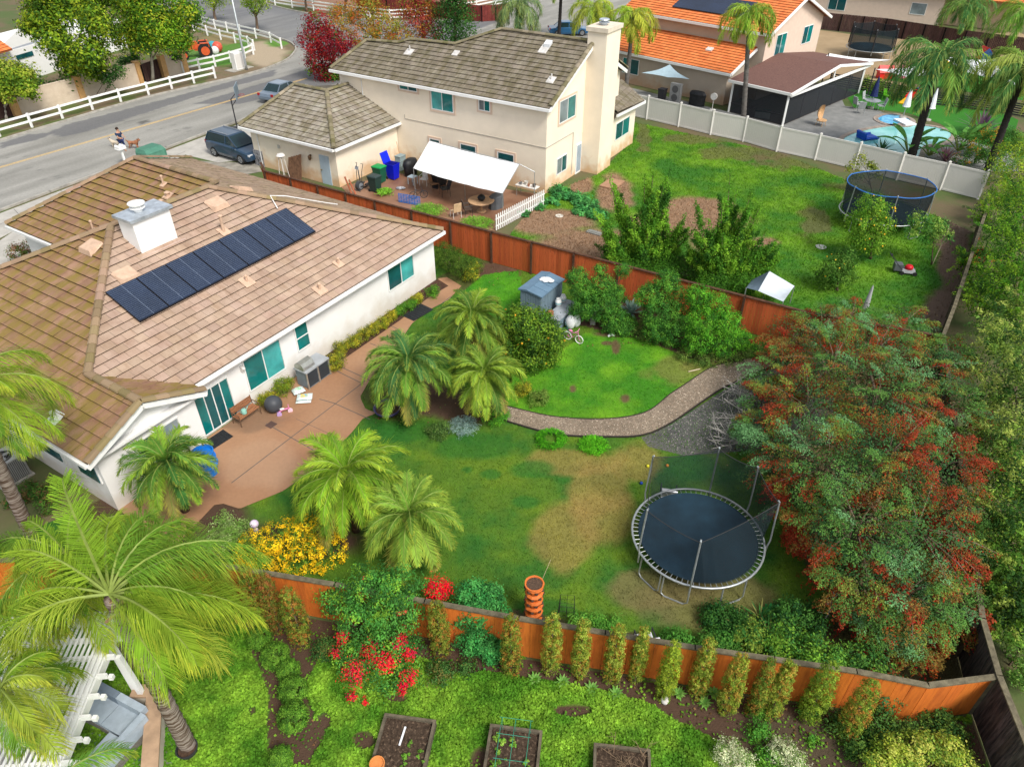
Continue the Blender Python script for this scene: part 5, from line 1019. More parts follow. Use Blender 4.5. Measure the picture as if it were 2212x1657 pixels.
b = B(); b.tube([(0, 0, 0), (0, 0, 2.4), (.5, 0, 2.9)], .05, 6); b.tube([(0, 0, 1.9), (.6, 0, 2.6)], .03, 5); b.done('pole', BK, t); b = B(); b.cbox((.55, 0, 3.0), (.04, 1.7, 1.0)); b.done('backboard', mt('hoop_board', (.2, .26, .3), .3), t)
b = B(); b.tube([Vector((.85+math.cos(a)*.23, math.sin(a)*.23, 2.7)) for a in [i*.5236 for i in range(12)]], .015, 5, True); b.done('rim', mt('tail_red', (.35, .01, .01), .3), t)
b = B(); b.cbox((-.3, 0, .12), (1.2, .8, .24)); b.done('base', BK, t)

# ================================================================ back patio of the near house
t = thing('grill_cart', 'silver gas grill on a grey outdoor cabinet beside the white wall', 'grill', G(669, 843), 0); gA, gB = G(669, 843), G(715, 810); gf = Fr((gA.x, gA.y), to=(gB.x, gB.y)); Lg = gf.len
GC = mt('grey_cabinet', (.20, .23, .26), .6, .1); STL = mt('stainless', (.52, .52, .48), .3, .15, 3, met=.7)
b = B(gf); b.box(0, .02, .06, Lg, .65, .84); b.done('cabinet', GC, t); b = B(gf); b.box(-.04, -.03, .84, Lg+.04, .7, .9); b.done('worktop', mt('worktop_grey', (.36, .38, .40), .5, .1), t)
for k2 in range(2): b = B(gf); b.box(Lg*(.04+k2*.5), 0, .12, Lg*(.46+k2*.5), .02, .78); b.done('door', mt('door_black', (.03, .04, .05), .4), t)
for k2 in range(3): b = B(gf); b.box(Lg*k2/2-.03, -.02, 0, Lg*k2/2+.03, .03, .84); b.done('post', STL, t)
b = B(gf); b.add([(x, y, z) for x in (-.02, Lg*.48) for y, z in ((.1, .9), (.1, 1.05), (.2, 1.22), (.45, 1.25), (.62, 1.1), (.62, .9))], [tuple(range(5, -1, -1)), tuple(range(6, 12))]+[(i, (i+1) % 6, 6+(i+1) % 6, 6+i) for i in range(6)]); b.done('grill_hood', STL, t)
b = B(gf); b.bar((.05, .04, 1.08), (Lg*.42, .04, 1.08), .03, .03); b.done('grill_handle', RIM, t)
g = G(594, 888); b = B(); b.ell((g.x, g.y, .36), .36, 18, 12); b.done('exercise_ball', mt('ball_charcoal', (.055, .06, .07), .5, .1), label='charcoal grey ball on the brown patio next to the soil bags', cat='ball', smooth=True)
PNK = mt('pink_plastic', (.72, .22, .42), .4, .1); PUR = mt('lilac_plastic', (.5, .35, .65), .4)
def wheel(b, c, r_, ax, w_=.03, n=14):
    c = Vector(c); ax = Vector(ax).normalized(); b.tube([c-ax*w_/2, c+ax*w_/2], r_, n)
t = thing('tricycle', 'small pink balance tricycle lying on the brown patio', 'tricycle', G(616, 893), math.radians(20), local=True)
for p in ((.22, 0, .1), (-.22, .12, .1), (-.22, -.12, .1)): b = B(); wheel(b, p, .1, (0, 1, 0), .05); b.done('wheel', PUR if p[0] < 0 else mt('pale_pink', (.8, .55, .65), .5), t)
b = B(); b.tube([(.22, 0, .1), (.18, 0, .32)], .02, 6); b.tube([(.18, -.12, .33), (.18, .12, .33)], .015, 6); b.tube([(.18, 0, .22), (-.05, 0, .2), (-.22, 0, .12)], .03, 6); b.tube([(-.22, -.12, .1), (-.22, .12, .1)], .012, 5); b.done('frame', PNK, t)
b = B(); b.ell((-.08, 0, .25), (.1, .06, .03), 8, 5); b.done('seat', WHITE, t)
def bag(label, px, rz, cols, z=0, s=(.62, .4, .12)):
    t = thing('soil_bag', label, 'bag', G(*px)+Vector((0, 0, z+.03)), rz, group='bags of garden soil on the patio', local=True)
    b = B(); n, m = 8, 6; P = []
    for k2, sg in ((0, -1), (1, 1)):
        for i in range(n+1):
            for j in range(m+1):
                u, v = i/n*2-1, j/m*2-1; e = max(0, (1-u**4)*(1-v**4))**.5; P.append((u*s[0]/2, v*s[1]/2, s[2]/2+sg*e*s[2]/2*(1+.1*math.sin(9*u+5*v))))
    o_ = (n+1)*(m+1); fc = [(i*(m+1)+j, (i+1)*(m+1)+j, (i+1)*(m+1)+j+1, i*(m+1)+j+1) for i in range(n) for j in range(m)]
    b.add(P, [tuple(reversed(f)) for f in fc]+[tuple(o_+k2 for k2 in f) for f in fc]); b.done('sack', cols[0], t, smooth=True)
    b = B(); b.add([(x*s[0]/2, y*s[1]/2, s[2]+.004) for x, y in ((-.5, -.5), (.45, -.55), (.4, .5), (-.45, .55))], [(0, 1, 2, 3)]); b.done('printed_panel', cols[1], t)
SKW = mt('sack_white', (.62, .7, .68), .4, .1); bag('white soil bag at the bottom of the stack on the patio', (657, 868), UA-.9, [SKW, mt('print_teal', (.1, .42, .5), .4, .4, 9, c2=(.7, .75, .7), f=.5)]); bag('soil bag with yellow and blue print on top of the stack', (660, 866), UA-.85, [SKW, mt('print_yellow', (.75, .55, .08), .4, .4, 5, c2=(.08, .42, .65), f=.5, ct=.03)], z=.13); bag('crumpled white bag leaning behind the soil stack', (646, 850), UA-.4, [SKW, mt('print_green', (.15, .5, .2), .4, .4, 9, c2=(.7, .75, .7), f=.5)], z=.02, s=(.5, .4, .2))
t = thing('garden_bench', 'small worn wooden slat bench against the white wall', 'bench', G(537, 906), UA, local=True); WD = mt('worn_wood', (.30, .13, .06), .85, .3, 4, .3, 20, stretch=(1, 6, 6)); IR = mt('rusty_iron', (.14, .08, .05), .8)
for k2 in range(4): b = B(); b.box(-.5, -.2+k2*.11, .38, .5, -.11+k2*.11, .41); b.done('seat_slat', WD, t)
for k2 in range(3): b = B(); b.box(-.5, .24, .47+k2*.11, .5, .26, .56+k2*.11); b.done('back_slat', WD, t)
for s in (-1, 1): b = B(); b.tube([(s*.5, -.2, 0), (s*.5, -.2, .58), (s*.5, .2, .6)], .02, 5); b.tube([(s*.5, .28, 0), (s*.5, .22, .4), (s*.5, .27, .8)], .02, 5); b.tube([(s*.5, -.2, .38), (s*.5, .24, .38)], .02, 5); b.done('end_frame', IR, t)
t = thing('watering_can', 'mint green watering can standing on the bench seat', 'watering can', G(528, 893, .41), UA, local=True); TW = mt('mint', (.25, .5, .42), .5)
b = B(); b.lathe((0, 0, 0), [(.1, 0), (.11, .02), (.09, .2), (.07, .21)], 12); b.tube([(.08, 0, .05), (.22, 0, .22)], .015, 6); b.done('body', TW, t, smooth=True); b = B(); b.tube([(-.08, 0, .05), (-.17, 0, .15), (-.08, 0, .25), (.03, 0, .24)], .01, 5); b.done('handle', TW, t)
BKR = mt('black_rubber', (.02, .022, .025), .8, .3, 9, .3)
def matt(label, pts, z=.034): 
    b = B(); P = GP(pts, z); b.prism([(p.x, p.y) for p in P], z, z+.015)
    c0, c1, c2_, c3 = [Vector((p.x, p.y, z+.02)) for p in P]
    for k2 in range(1, 8): a = c0.lerp(c3, k2/8); d = c1.lerp(c2_, k2/8); b.bar(a.lerp(d, .04), a.lerp(d, .96), .02, .012)
    b.done('door_mat', BKR, label=label, cat='mat')
matt('black patterned rubber mat at the sliding door', [(482, 928), (504, 943), (460, 971), (446, 952)]); matt('plain black mat across the garden walkway', [(908, 656), (936, 669), (894, 694), (870, 683)])
b = B(); dg = G(586, 919); b.cbox((dg.x, dg.y, .036), (.34, .34, .012), UA)
for k2 in range(5): b.cbox((dg.x+(k2-2)*.05*math.cos(UA), dg.y+(k2-2)*.05*math.sin(UA), .045), (.015, .28, .01), UA)
b.done('drain_grate', mt('drain_brown', (.1, .06, .05), .8), label='square drain grate set in the brown patio', cat='drain')
BL = mt('tub_blue', (.01, .19, .62), .35, .08, 2)
for i, (z, r_) in enumerate(((0, .40), (.28, .39), (.56, .37))):
    g = G(452, 1022); b = B(); b.lathe((g.x, g.y, z+.03), [(r_*.8, 0), (r_*.86, .2), (r_, .42), (r_*1.07, .43), (r_*1.07, .47), (r_*.97, .48), (r_*.9, .35 if i == 2 else .47), (.01, .34 if i == 2 else .46)], 24)
    b.done('round_tub', BL, label=('bottom', 'middle', 'top')[i]+' bright blue tub of the stack by the gable corner', cat='tub', group='stacked blue tubs', smooth=False)
t = thing('air_conditioner', 'grey outdoor air conditioning unit beside the white side wall', 'air conditioner', HF((-20.35, 4.55, 0)), UA, local=True); ACG = mt('ac_grey', (.28, .28, .27), .5, .1); ACD = mt('ac_louvre', (.10, .10, .10), .6)
b = B(); b.prism([(-.45, -.45), (.45, -.45), (.45, .45), (-.45, .45)], .08, .92); b.done('louvred_body', ACD, t)
b = B()
for k2 in range(15):
    for s in (-1, 1): x = -.42+k2*.06; b.box(x, s*.455-.008, .1, x+.025, s*.455+.008, .9); b.box(s*.455-.008, x, .1, s*.455+.008, x+.025, .9)
for sx in (-1, 1):
    for sy in (-1, 1): b.cbox((sx*.45, sy*.45, .5), (.06, .06, .9))
b.done('casing', ACG, t); b = B(); b.prism([(-.47, -.47), (.47, -.47), (.47, .47), (-.47, .47)], .92, .98); b.done('top_plate', mt('ac_top', (.4, .4, .39), .5), t)
b = B(); b.lathe((0, 0, .981), [(.36, 0), (.36, .01)], 24); fn_ = b.done('fan_opening', mt('black_hole', (.01, .01, .01), .9), t); b = B()
for k2 in range(4): b.cbox((math.cos(k2*1.57)*.16, math.sin(k2*1.57)*.16, 1.0), (.28, .12, .01), k2*1.57, .3)
for r_ in (.1, .2, .3, .36): b.tube([Vector((math.cos(a)*r_, math.sin(a)*r_, 1.015)) for a in [i*.3927 for i in range(16)]], .006, 4, True)
b.done('fan_guard', ACG, t); b = B(); b.cbox((0, 0, .03), (1.1, 1.1, .06)); b.done('pad', concd, t)
t = thing('bowl_planter', 'wide dark purple bowl planter under the left palm cluster', 'planter', G(838, 893)); g = G(838, 893); b = B(); b.lathe((g.x, g.y, .0), [(.3, 0), (.5, .18), (.56, .32), (.52, .32), (.48, .24)], 20); b.done('bowl', mt('purple_glaze', (.05, .04, .13), .3), t, smooth=True)
b = B(); b.lathe((g.x, g.y, .22), [(.46, 0), (.46, .03)], 18); b.done('soil', mt('potting_soil', SOIL, .95, .3, 20), t)
# shed, deck box and what stands there
SHD = mt('shed_blue_grey', (.17, .24, .29), .7, .08, 2); SHR = mt('shed_roof', (.12, .20, .28), .6, .1, 2)
sh_h = 1.5; s0 = G(1169, 642, sh_h); s1 = G(1217, 604, sh_h); s2 = G(1122, 626, sh_h); sf = Fr((s0.x, s0.y), to=(s1.x, s1.y)); SL = sf.len; SWd = (s2-s0).length
t = thing('storage_shed', 'blue grey plastic storage shed with double lid roof by the red fence', 'shed', sf((SL/2, SWd/2, 0))); b = B(sf); b.box(.04, .04, 0, SL-.04, SWd-.04, sh_h-.02)
for k2 in range(int(SL/.14)): b.box(.06+k2*.14, .02, .05, .16+k2*.14, .041, sh_h-.05)
for k2 in range(int(SWd/.14)): b.box(.02, .06+k2*.14, .05, .041, .16+k2*.14, sh_h-.05)
b.done('walls', SHD, t); b = B(sf); b.add([(x, y, z) for x in (-.04, SL+.04) for y, z in ((-.06, sh_h-.04), (-.06, sh_h+.02), (SWd*.62, sh_h+.14), (SWd*.62, sh_h+.06))], [(3, 2, 1, 0), (4, 5, 6, 7), (0, 1, 5, 4), (1, 2, 6, 5), (2, 3, 7, 6), (3, 0, 4, 7)])
for k2 in range(1, 4): b.bar((SL*k2/4, -.05, sh_h+.03), (SL*k2/4, SWd*.6, sh_h+.145), .04, .02)
b.done('lid', SHR, t); b = B(sf); b.add([(x, y, z) for x in (-.04, SL+.04) for y, z in ((SWd*.63, sh_h+.05), (SWd*.63, sh_h+.16), (SWd+.05, sh_h+.06), (SWd+.05, sh_h))], [(3, 2, 1, 0), (4, 5, 6, 7), (0, 1, 5, 4), (1, 2, 6, 5), (2, 3, 7, 6), (3, 0, 4, 7)]); b.done('rear_lid', SHR, t)
WC = mt('white_sheet', (.75, .76, .78), .6, .05); wc = sf((SL*.62, SWd*.5, sh_h+.13)); b = B()
for i in range(6): b.ell((wc.x+math.cos(i*1.05)*.2+i*.04, wc.y+math.sin(i*1.05)*.13, wc.z+.03), (.19, .14, .05), 10, 5, .15)
b.done('crumpled_cover', WC, label='crumpled white plastic cover lying on the shed lid', cat='cover', smooth=True)
d0 = G(1207, 693, .62); d1 = G(1250, 656, .62); df = Fr((d0.x, d0.y), to=(d1.x, d1.y)); t = thing('deck_box', 'low grey deck box next to the blue grey shed', 'deck box', df((df.len/2, .35, 0)))
b = B(df); b.box(.02, .02, 0, df.len-.02, .68, .58); b.done('body', SHD, t); b = B(df); b.box(-.02, -.02, .58, df.len+.02, .72, .64); b.done('lid', mt('lid_grey', (.30, .33, .36), .7, .2, 3), t)
def tank(label, p):
    t = thing('propane_tank', label, 'gas tank', p, local=True, group='propane tanks on the deck box'); b = B(); b.lathe((0, 0, 0), [(.11, 0), (.11, .03), (.15, .06), (.155, .24), (.12, .32), (.05, .35)], 16); b.done('cylinder', WHITE, t, smooth=True)
    b = B(); b.tube([Vector((math.cos(a)*.09, math.sin(a)*.09, .37)) for a in [i*.7 for i in range(9)]], .02, 5); b.tube([(0, 0, .33), (0, 0, .4)], .025, 6); b.done('valve_collar', WHITE, t)
    b = B(); b.lathe((0, 0, .12), [(.157, 0), (.157, .06)], 16); b.done('label_band', mt('band_teal', (.2, .45, .5), .5), t)
tank('white propane tank nearest the camera on the deck box', G(1206, 660, .64)); tank('white propane tank behind the first on the deck box', G(1216, 652, .64))
wp = df((.1, .55, .64)); b = B(); b.cbox((wp.x, wp.y, wp.z+.12), (.3, .24, .24), UA); b.cbox((wp.x, wp.y, wp.z+.26), (.22, .18, .05), UA); b.done('wooden_crate', WD, label='small brown crate on the corner of the deck box', cat='crate')
g = G(1232, 712); t = thing('bin_bags', 'white plastic sacks piled against the deck box', 'sacks', g); b = B()
b.ell((g.x, g.y+.05, .38), (.24, .2, .38), 12, 8, .12); b.ell((g.x+.28, g.y+.22, .34), (.22, .2, .34), 12, 8, .12); b.done('sacks', WC, t, smooth=True)
def bike(label, loc, rz, m_, R_=.2, L_=.62, tyre=WHITE, grp=None):
    t = thing('bicycle', label, 'bicycle', loc, rz, local=True)
    for x in (-L_/2, L_/2):
        b = B(); b.tube([Vector((x+math.cos(a)*R_, 0, R_+.02+math.sin(a)*R_)) for a in [i*.3927 for i in range(16)]], .022, 6, True); wh = b.done('wheel', tyre, t); b = B()
        for k2 in range(8): b.tube([(x, 0, R_+.02), (x+math.cos(k2*.785)*R_, 0, R_+.02+math.sin(k2*.785)*R_)], .005, 3)
        b.done('spokes', m_, wh)
    q_ = R_+.02; b = B(); b.tube([(-L_/2, 0, q_), (-.05, 0, q_), (-.14, 0, q_+.3), (-L_/2, 0, q_)], .016, 5); b.tube([(-.05, 0, q_), (L_*.38, 0, q_+.3), (-.12, 0, q_+.24)], .018, 5); b.tube([(L_/2, 0, q_), (L_*.38, 0, q_+.3), (L_*.34, 0, q_+.42)], .018, 5); b.done('frame', m_, t)
    b = B(); b.tube([(L_*.3, -.2, q_+.45), (L_*.34, 0, q_+.42), (L_*.3, .2, q_+.45)], .015, 5); b.done('handlebar', m_, t); b = B(); b.ell((-.16, 0, q_+.33), (.11, .06, .03), 8, 4); b.done('saddle', PNK if m_ is PNK else BK, t)
    return t
bike('pink and white child bicycle standing beside the deck box', G(1238, 738), math.radians(-35), PNK)
bike('dark green child bicycle leaning next to the pink one', G(1214, 730), math.radians(15), mt('bike_green', (.03, .12, .1), .5), .2, .6, BK)
b = B(); g = G(1280, 700); b.box(g.x-.12, g.y-.1, 0, g.x+.12, g.y+.1, .75); b.box(g.x-.14, g.y-.12, .75, g.x+.14, g.y+.12, .8); b.done('concrete_post', mt('concrete_post', (.3, .3, .27), .9, .2), label='short grey concrete post in front of the green shrubs', cat='post')
b = B(); g = G(1320, 728); b.tube([(g.x-.15, g.y, .03), (g.x, g.y+.08, .08), (g.x+.18, g.y+.05, .03)], [.05, .07, .03], 7); b.done('white_hose_end', WC, label='bent white plastic piece lying on the bright lawn', cat='debris')
b = B(); b.tube([G(1487, 803, .04), G(1512, 797, .04)], .025, 5); b.done('stick', mt('pale_stick', (.6, .5, .35), .8), label='pale stick lying on the edge of the bright lawn', cat='stick')

# ================================================================ rear lawn bits
def chair(label, loc, rz, seat, fr_, arms=True, s=1., cat='chair', name='garden_chair', recl=.15, group=None):
    t = thing(name, label, cat, loc, rz, local=True, group=group); w_ = .26*s
    b = B(); b.cbox((0, 0, .42*s), (.46*s, .5*s, .04)); b.done('seat', seat, t); b = B(); b.cbox((-.25*s-recl*.2, 0, .72*s), (.04, .5*s, .55*s), 0, 0, -recl*1.4); b.done('backrest', seat, t)
    for x in (-.2*s, .22*s):
        for y in (-w_, w_): b = B(); b.tube([(x*1.15, y, 0), (x, y, .42*s if x < 0 or not arms else .64*s)], .016, 5); b.done('leg', fr_, t)
    if arms:
        for y in (-w_, w_): b = B(); b.tube([(-.26*s, y, .66*s), (.25*s, y, .64*s)], .02, 5); b.done('armrest', fr_, t)
    return t
chair('white fabric folding chair on the lawn just behind the orange fence', G(1390, 1402), math.radians(100), WC, BK)
chair('grey white chair behind the large round trampoline', G(1440, 1085), math.radians(80), WC, BK, recl=.3)
for px, py, cc, lb in ((1399, 1009, (.65, .6, .03), 'tiny yellow ball on the grass left of the safety net'), (1441, 1008, (.7, .25, .02), 'tiny orange ball seen through the trampoline net'), (1385, 1046, (.01, .05, .35), 'tiny blue ball on the dry grass beside the trampoline')):
    g = G(px, py); b = B(); b.ell((g.x, g.y, .06), .06, 10, 7); b.done('toy_ball', mt('toy_%.2f' % cc[0], cc, .5), label=lb, cat='ball', group='toy balls on the lawn', smooth=True)
g = G(1152, 1342); t = thing('strawberry_planter', 'tall terracotta coloured plastic strawberry tower planter behind the orange fence', 'planter', g); TER = mt('terracotta', (.60, .15, .03), .6, .12, 4); b = B(); hh = HZ(1152, 1342, 1262)
n_ = 6
for k2 in range(n_):
    z0 = hh*k2/n_; d = hh/n_; b.lathe((g.x, g.y, z0), [(.19, 0), (.25, d*.55), (.27, d*.8), (.22, d)], 10, jit=.05)
b.lathe((g.x, g.y, hh), [(.22, 0), (.28, .02), (.28, .05), (.24, .05), (.22, -.02)], 20, jit=.03); b.done('tiers', TER, t)
for k2 in range(n_):
    b = B()
    for j in range(7): a = (j+.5*(k2 % 2))*2*math.pi/7; b.ell((g.x+math.cos(a)*.245, g.y+math.sin(a)*.245, hh*(k2+.6)/n_), (.06, .06, .05), 8, 5)
    b.done('planting_holes', mt('potting_soil', SOIL, .95, .3, 20), t)
b = B(); b.lathe((g.x, g.y, hh-.03), [(.22, 0), (.23, .05)], 16); b.done('soil', mt('potting_soil2', (.09, .055, .035), .95, .5, 25), t)
WIRE = mt('black_wire', (.02, .022, .02), .6)
def trellis(label, px, w_, h_, az):
    g = G(*px); t = thing('wire_trellis', label, 'trellis', g, az, local=True, group='black wire trellises'); b = B()
    for s in (-1, 1):
        for s2_ in (-1, 1): b.tube([(s*w_/2, s2_*w_/2, 0), (s*w_/2*.8, s2_*w_/2*.8, h_)], .009, 4)
    for k2 in range(1, 6): z = h_*k2/5; e = w_/2*(1-.2*k2/5); b.tube([(-e, -e, z), (e, -e, z), (e, e, z), (-e, e, z)], .007, 4, True)
    for s in (-1, 1): b.tube([(0, s*w_/2, 0), (0, s*w_/2*.8, h_)], .006, 3)
    b.done('wires', WIRE, t)
trellis('black wire trellis to the left of the terracotta tower', (1062, 1328), .5, 1.0, .2); trellis('black wire trellis to the right of the terracotta tower', (1222, 1345), .5, 1.05, -.1)
b = B(); g = G(1160, 1330); b.tube([(g.x, g.y, 0), (g.x+.1, g.y+.1, 1.5), (g.x+.35, g.y+.3, 2.2)], .008, 4); b.done('bamboo_stake', mt('bamboo', (.5, .42, .25), .7), label='thin pale stake rising behind the terracotta tower', cat='stake')
# raised beds
BEDW = mt('bed_timber', (.115, .095, .065), .95, .35, 3, .5, 25); 
def bed(label, tl, tr, ln, h_=.32):
    a, c = G(*tl, h_), G(*tr, h_); f = Fr((a.x, a.y), to=(c.x, c.y)); t = thing('raised_bed', label, 'planter box', f((f.len/2, -ln/2, 0)), group='raised timber beds'); L_ = f.len
    for p in ((0, -.07, L_, 0), (0, -ln, L_, -ln+.07), (0, -ln+.071, .07, -.071), (L_-.07, -ln+.071, L_, -.071)): b = B(f); b.box(p[0], p[1], 0, p[2], p[3], h_); b.done('timber', BEDW, t)
    b = B(); 
    P = [f(p) for p in ((.07, -.07, 0), (L_-.07, -.07, 0), (L_-.07, -ln+.07, 0), (.07, -ln+.07, 0))]; n, m = 22, 34
    V = [P[0].lerp(P[1], i/n).lerp(P[3].lerp(P[2], i/n), j/m)+Vector((0, 0, h_-.1+random.uniform(-.02, .025))) for i in range(n+1) for j in range(m+1)]
    b.add(V, [(i*(m+1)+j, (i+1)*(m+1)+j, (i+1)*(m+1)+j+1, i*(m+1)+j+1) for i in range(n) for j in range(m)]); b.done('soil', mt('bed_soil', (.05, .032, .02), .95, .4, 14, .8, 40, c2=(.17, .115, .075), f=.6, ct=.08), t)
    return t, f
t1, f1 = bed('raised timber bed of bare soil with an orange pot', (831, 1539), (942, 1554), 2.4); t2_, f2_ = bed('raised timber bed with seedlings and a green wire cage', (1059, 1562), (1172, 1577), 2.4); t3_, f3_ = bed('raised timber bed of dry twigs at the bottom edge', (1283, 1603), (1405, 1617), 2.4)
g = G(816, 1655, .3); b = B(); b.lathe((g.x, g.y, .22), [(.12, 0), (.16, .2), (.19, .2), (.19, .25), (.165, .25), (.15, .2), (.01, .19)], 18); b.done('flower_pot', mt('pot_orange', (.6, .22, .06), .6), label='orange plastic pot in the corner of the bare raised bed', cat='pot')
b = B(f1); b.bar((.45*f1.len, -.25, .25), (.43*f1.len, -.75, .27), .05, .01); b.done('plant_marker', WC, label='long white plant marker lying on the bare bed soil', cat='marker')
GW = mt('cage_green', (.03, .25, .16), .6); b = B(f2_); L_ = f2_.len
for x in (.25, .5, .78): b.tube([(x*L_, -.1, .3), (x*L_, -.1, .9), (x*L_, -.5, 1.05), (x*L_, -1.2, 1.05), (x*L_, -1.7, .9), (x*L_, -1.7, .3)], .007, 4)
for y, z in ((-.1, .9), (-.6, 1.06), (-1.2, 1.06)): b.tube([(.2*L_, y, z), (.82*L_, y, z)], .007, 4)
b.done('wire_cage', GW, label='arched green wire cage over the middle raised bed', cat='plant cage')
b = B(f2_); b.lathe(f2_.inv(f2_((.5*L_, -1.15, .22))), [(.05, 0), (.06, .12), (.04, .22), (.01, .25)], 10); b.done('grey_bottle', mt('grey_plastic', (.4, .42, .45), .5), label='small grey upturned bottle in the seedling bed', cat='bottle')
g = G(1435, 1515); b = B(); b.ell((g.x, g.y, .08), (.11, .14, .1), 10, 7, .12); b.done('white_rock', mt('rock_white', (.6, .58, .54), .8, .2, 5), label='smooth white rock on the soil below the orange fence', cat='rock', smooth=True)
g = G(552, 1152); b = B(); b.ell((g.x, g.y+.1, .35), .15, 14, 9); b.lathe((g.x, g.y+.1, 0), [(.1, 0), (.05, .2)], 8); b.done('gazing_ball', mt('pearl_pink', (.6, .45, .65), .25, .3, 4, c2=(.75, .7, .78), f=.5), label='pearly pink garden ball at the edge of the yellow flowers', cat='ornament', smooth=True)
g = G(1040, 888); b = B(); b.lathe((g.x, g.y, 0), [(.12, 0), (.17, .25), (.19, .3), (.16, .3), (.14, .2)], 14); b.done('blue_grey_pot', mt('pot_bluegrey', (.12, .2, .26), .6), label='blue grey pot hidden under the middle palm', cat='pot')

# ================================================================ pergola corner, bottom left
# the pergola stands in its own turned frame: its near beam runs up to the apex seen at (575,960) of the corner
hp = 2.6; c0 = G(248, 1368, hp); c1 = G(112, 1700, hp); pf = Fr((c0.x, c0.y), to=(c1.x, c1.y)); sp_ = -1 if pf.w.x > 0 else 1
pw = lambda a, d, z: pf((a, d*sp_, z))                         # d grows away to the left
t = thing('pergola', 'white pergola with lattice roof in the bottom left corner', 'pergola', pw(1.5, 1.5, 0)); LWp = 4.2
for k2 in range(2): b = B(); b.bar(pw(-.4, k2*3.6-.05, hp+.1), pw(LWp, k2*3.6-.05, hp+.1), .17, .26); b.bar(pw(-.4, k2*3.6+.16, hp+.08), pw(LWp, k2*3.6+.16, hp+.08), .07, .24); b.done('beam', WHITE, t)
for k2 in range(9):
    a = -.2+k2*.5; b = B(); b.bar(pw(a, -.35, hp+.2), pw(a, 4.2, hp+.2), .06, .16); b.cbox(pw(a, -.42, hp+.14), (.1, .1, .12)); b.done('rafter', WHITE, t)
b = B()
for k2 in range(34): d = -.1+k2*.125; b.bar(pw(-.45, d, hp+.32), pw(LWp, d, hp+.32), .055, .035)
b.done('lattice_slats', WHITE, t)
for a, d in ((.25, .05), (.25, 3.6), (3.6, 3.6)): b = B(); b.bar(pw(a, d, 0), pw(a, d, hp), .14, .14); b.done('post', WHITE, t)
p0 = G(308, 1500, .45)
b = B(); b.bar(pw(.3, .0, hp-.1), Vector((p0.x, p0.y, .5)), .13, .13); b.done('brace', WHITE, t)
# seating under and beside it
PAVS = mt('pergola_paving', (.30, .29, .27), .85, .2, 2, .2, 30)
sheet('terrace', [pw(.7, -1.25, 0), pw(-.2, .2, 0), pw(-.3, 4, 0), pw(4.4, 4, 0), pw(4.4, -1.6, 0)], .02, PAVS, th=.015)
wlm = mt('seat_wall_stucco', (.62, .55, .45), .9, .08); wcap = mt('seat_wall_cap', (.42, .28, .18), .8, .15)
q0, q1, q2 = G(283, 1502, .5), G(335, 1502, .5), G(240, 1700, .5)
t = thing('seat_wall', 'low cream garden wall with tan cap around the pergola seating', 'wall', (q1.x, q1.y, 0)); b = B(); b.bar((q0.x, q0.y+.1, .25), (q1.x, q1.y+.1, .25), .3, .5); b.bar((q1.x, q1.y, .25), (q2.x+.9, q2.y, .25), .34, .5); b.done('wall', wlm, t)
b = B(); b.bar((q0.x, q0.y+.1, .54), (q1.x+.1, q1.y+.1, .54), .36, .06); b.bar((q1.x, q1.y, .545), (q2.x+.9, q2.y, .545), .4, .06); b.done('cap', wcap, t)
CUS = mt('cushion_grey', (.36, .42, .48), .9, .1, 4); CUS2 = mt('cushion_slate', (.16, .20, .25), .9, .1, 4); WK = mt('wicker_grey', (.2, .18, .16), .8, .2, 20, .5, 60)
so_ = G(262, 1560, 0); t = thing('corner_sofa', 'grey outdoor corner sofa with pale cushions beside the pergola', 'sofa', so_, math.radians(-25), local=True)
b = B(); b.box(-1.1, -.4, .06, 1.0, .4, .34); b.box(.25, -2.4, .06, 1.0, -.4, .34); b.done('base', WK, t)
for x0, y0, x1, y1 in ((-1.08, -.38, -.1, .2), (-.08, -.38, .7, .2), (.28, -1.3, .8, -.42), (.28, -2.35, .8, -1.32)): b = B(); b.box(x0, y0, .34, x1, y1, .48); b.done('seat_cushion', CUS, t)
for x0, y0, x1, y1 in ((-1.08, .2, -.1, .38), (-.08, .2, .8, .38), (.82, -1.3, 1.0, .2), (.82, -2.35, 1.0, -1.32)): b = B(); b.box(x0, y0, .34, x1, y1, .8); b.done('back_cushion', CUS2 if x0 < -1 else CUS, t)
rg = [G(*p, .03) for p in ((215, 1560), (300, 1600), (250, 1720), (150, 1660))]
t = thing('outdoor_rug', 'pale blue outdoor rug with dark navy leaf pattern', 'rug', rg[0]); b = B(); b.prism([(p.x, p.y) for p in rg], .021, .034); b.done('rug', mt('rug_pale', (.34, .45, .50), .95, .06), t)
b = B(); f = Fr((rg[0].x, rg[0].y), to=(rg[1].x, rg[1].y)); sg_ = -1 if f.w.y > 0 else 1
for i in range(4):
    for j in range(3):
        cx_, cy_ = .3+i*.45, (.3+j*.55)
        for k2 in range(-3, 4):
            a = k2*.38; p = Vector((cx_, cy_, .036)); q_ = p+Vector((math.sin(a)*.2, .06+math.cos(a)*.2-.12, 0)); m_ = p.lerp(q_, .5)+Vector((.02, 0, 0)); n2 = p.lerp(q_, .5)-Vector((.02, 0, 0))
            b.add([f((v.x, v.y*sg_, .036)) for v in (p, m_, q_, n2)], [(0, 1, 2, 3)])
b.done('leaf_pattern', mt('rug_navy', (.02, .06, .13), .95), t)
g = G(408, 1618); t = thing('black_pot', 'black nursery pot at the foot of the near palm', 'pot', g); b = B(); b.lathe((g.x+.05, g.y-.1, 0), [(.2, 0), (.25, .25), (.27, .28), (.24, .28), (.22, .2)], 18); b.done('pot', BK, t); b = B(); b.lathe((g.x+.05, g.y-.1, .2), [(.22, 0), (.22, .03)], 14); b.done('soil', mt('potting_soil', SOIL, .95, .3, 20), t)

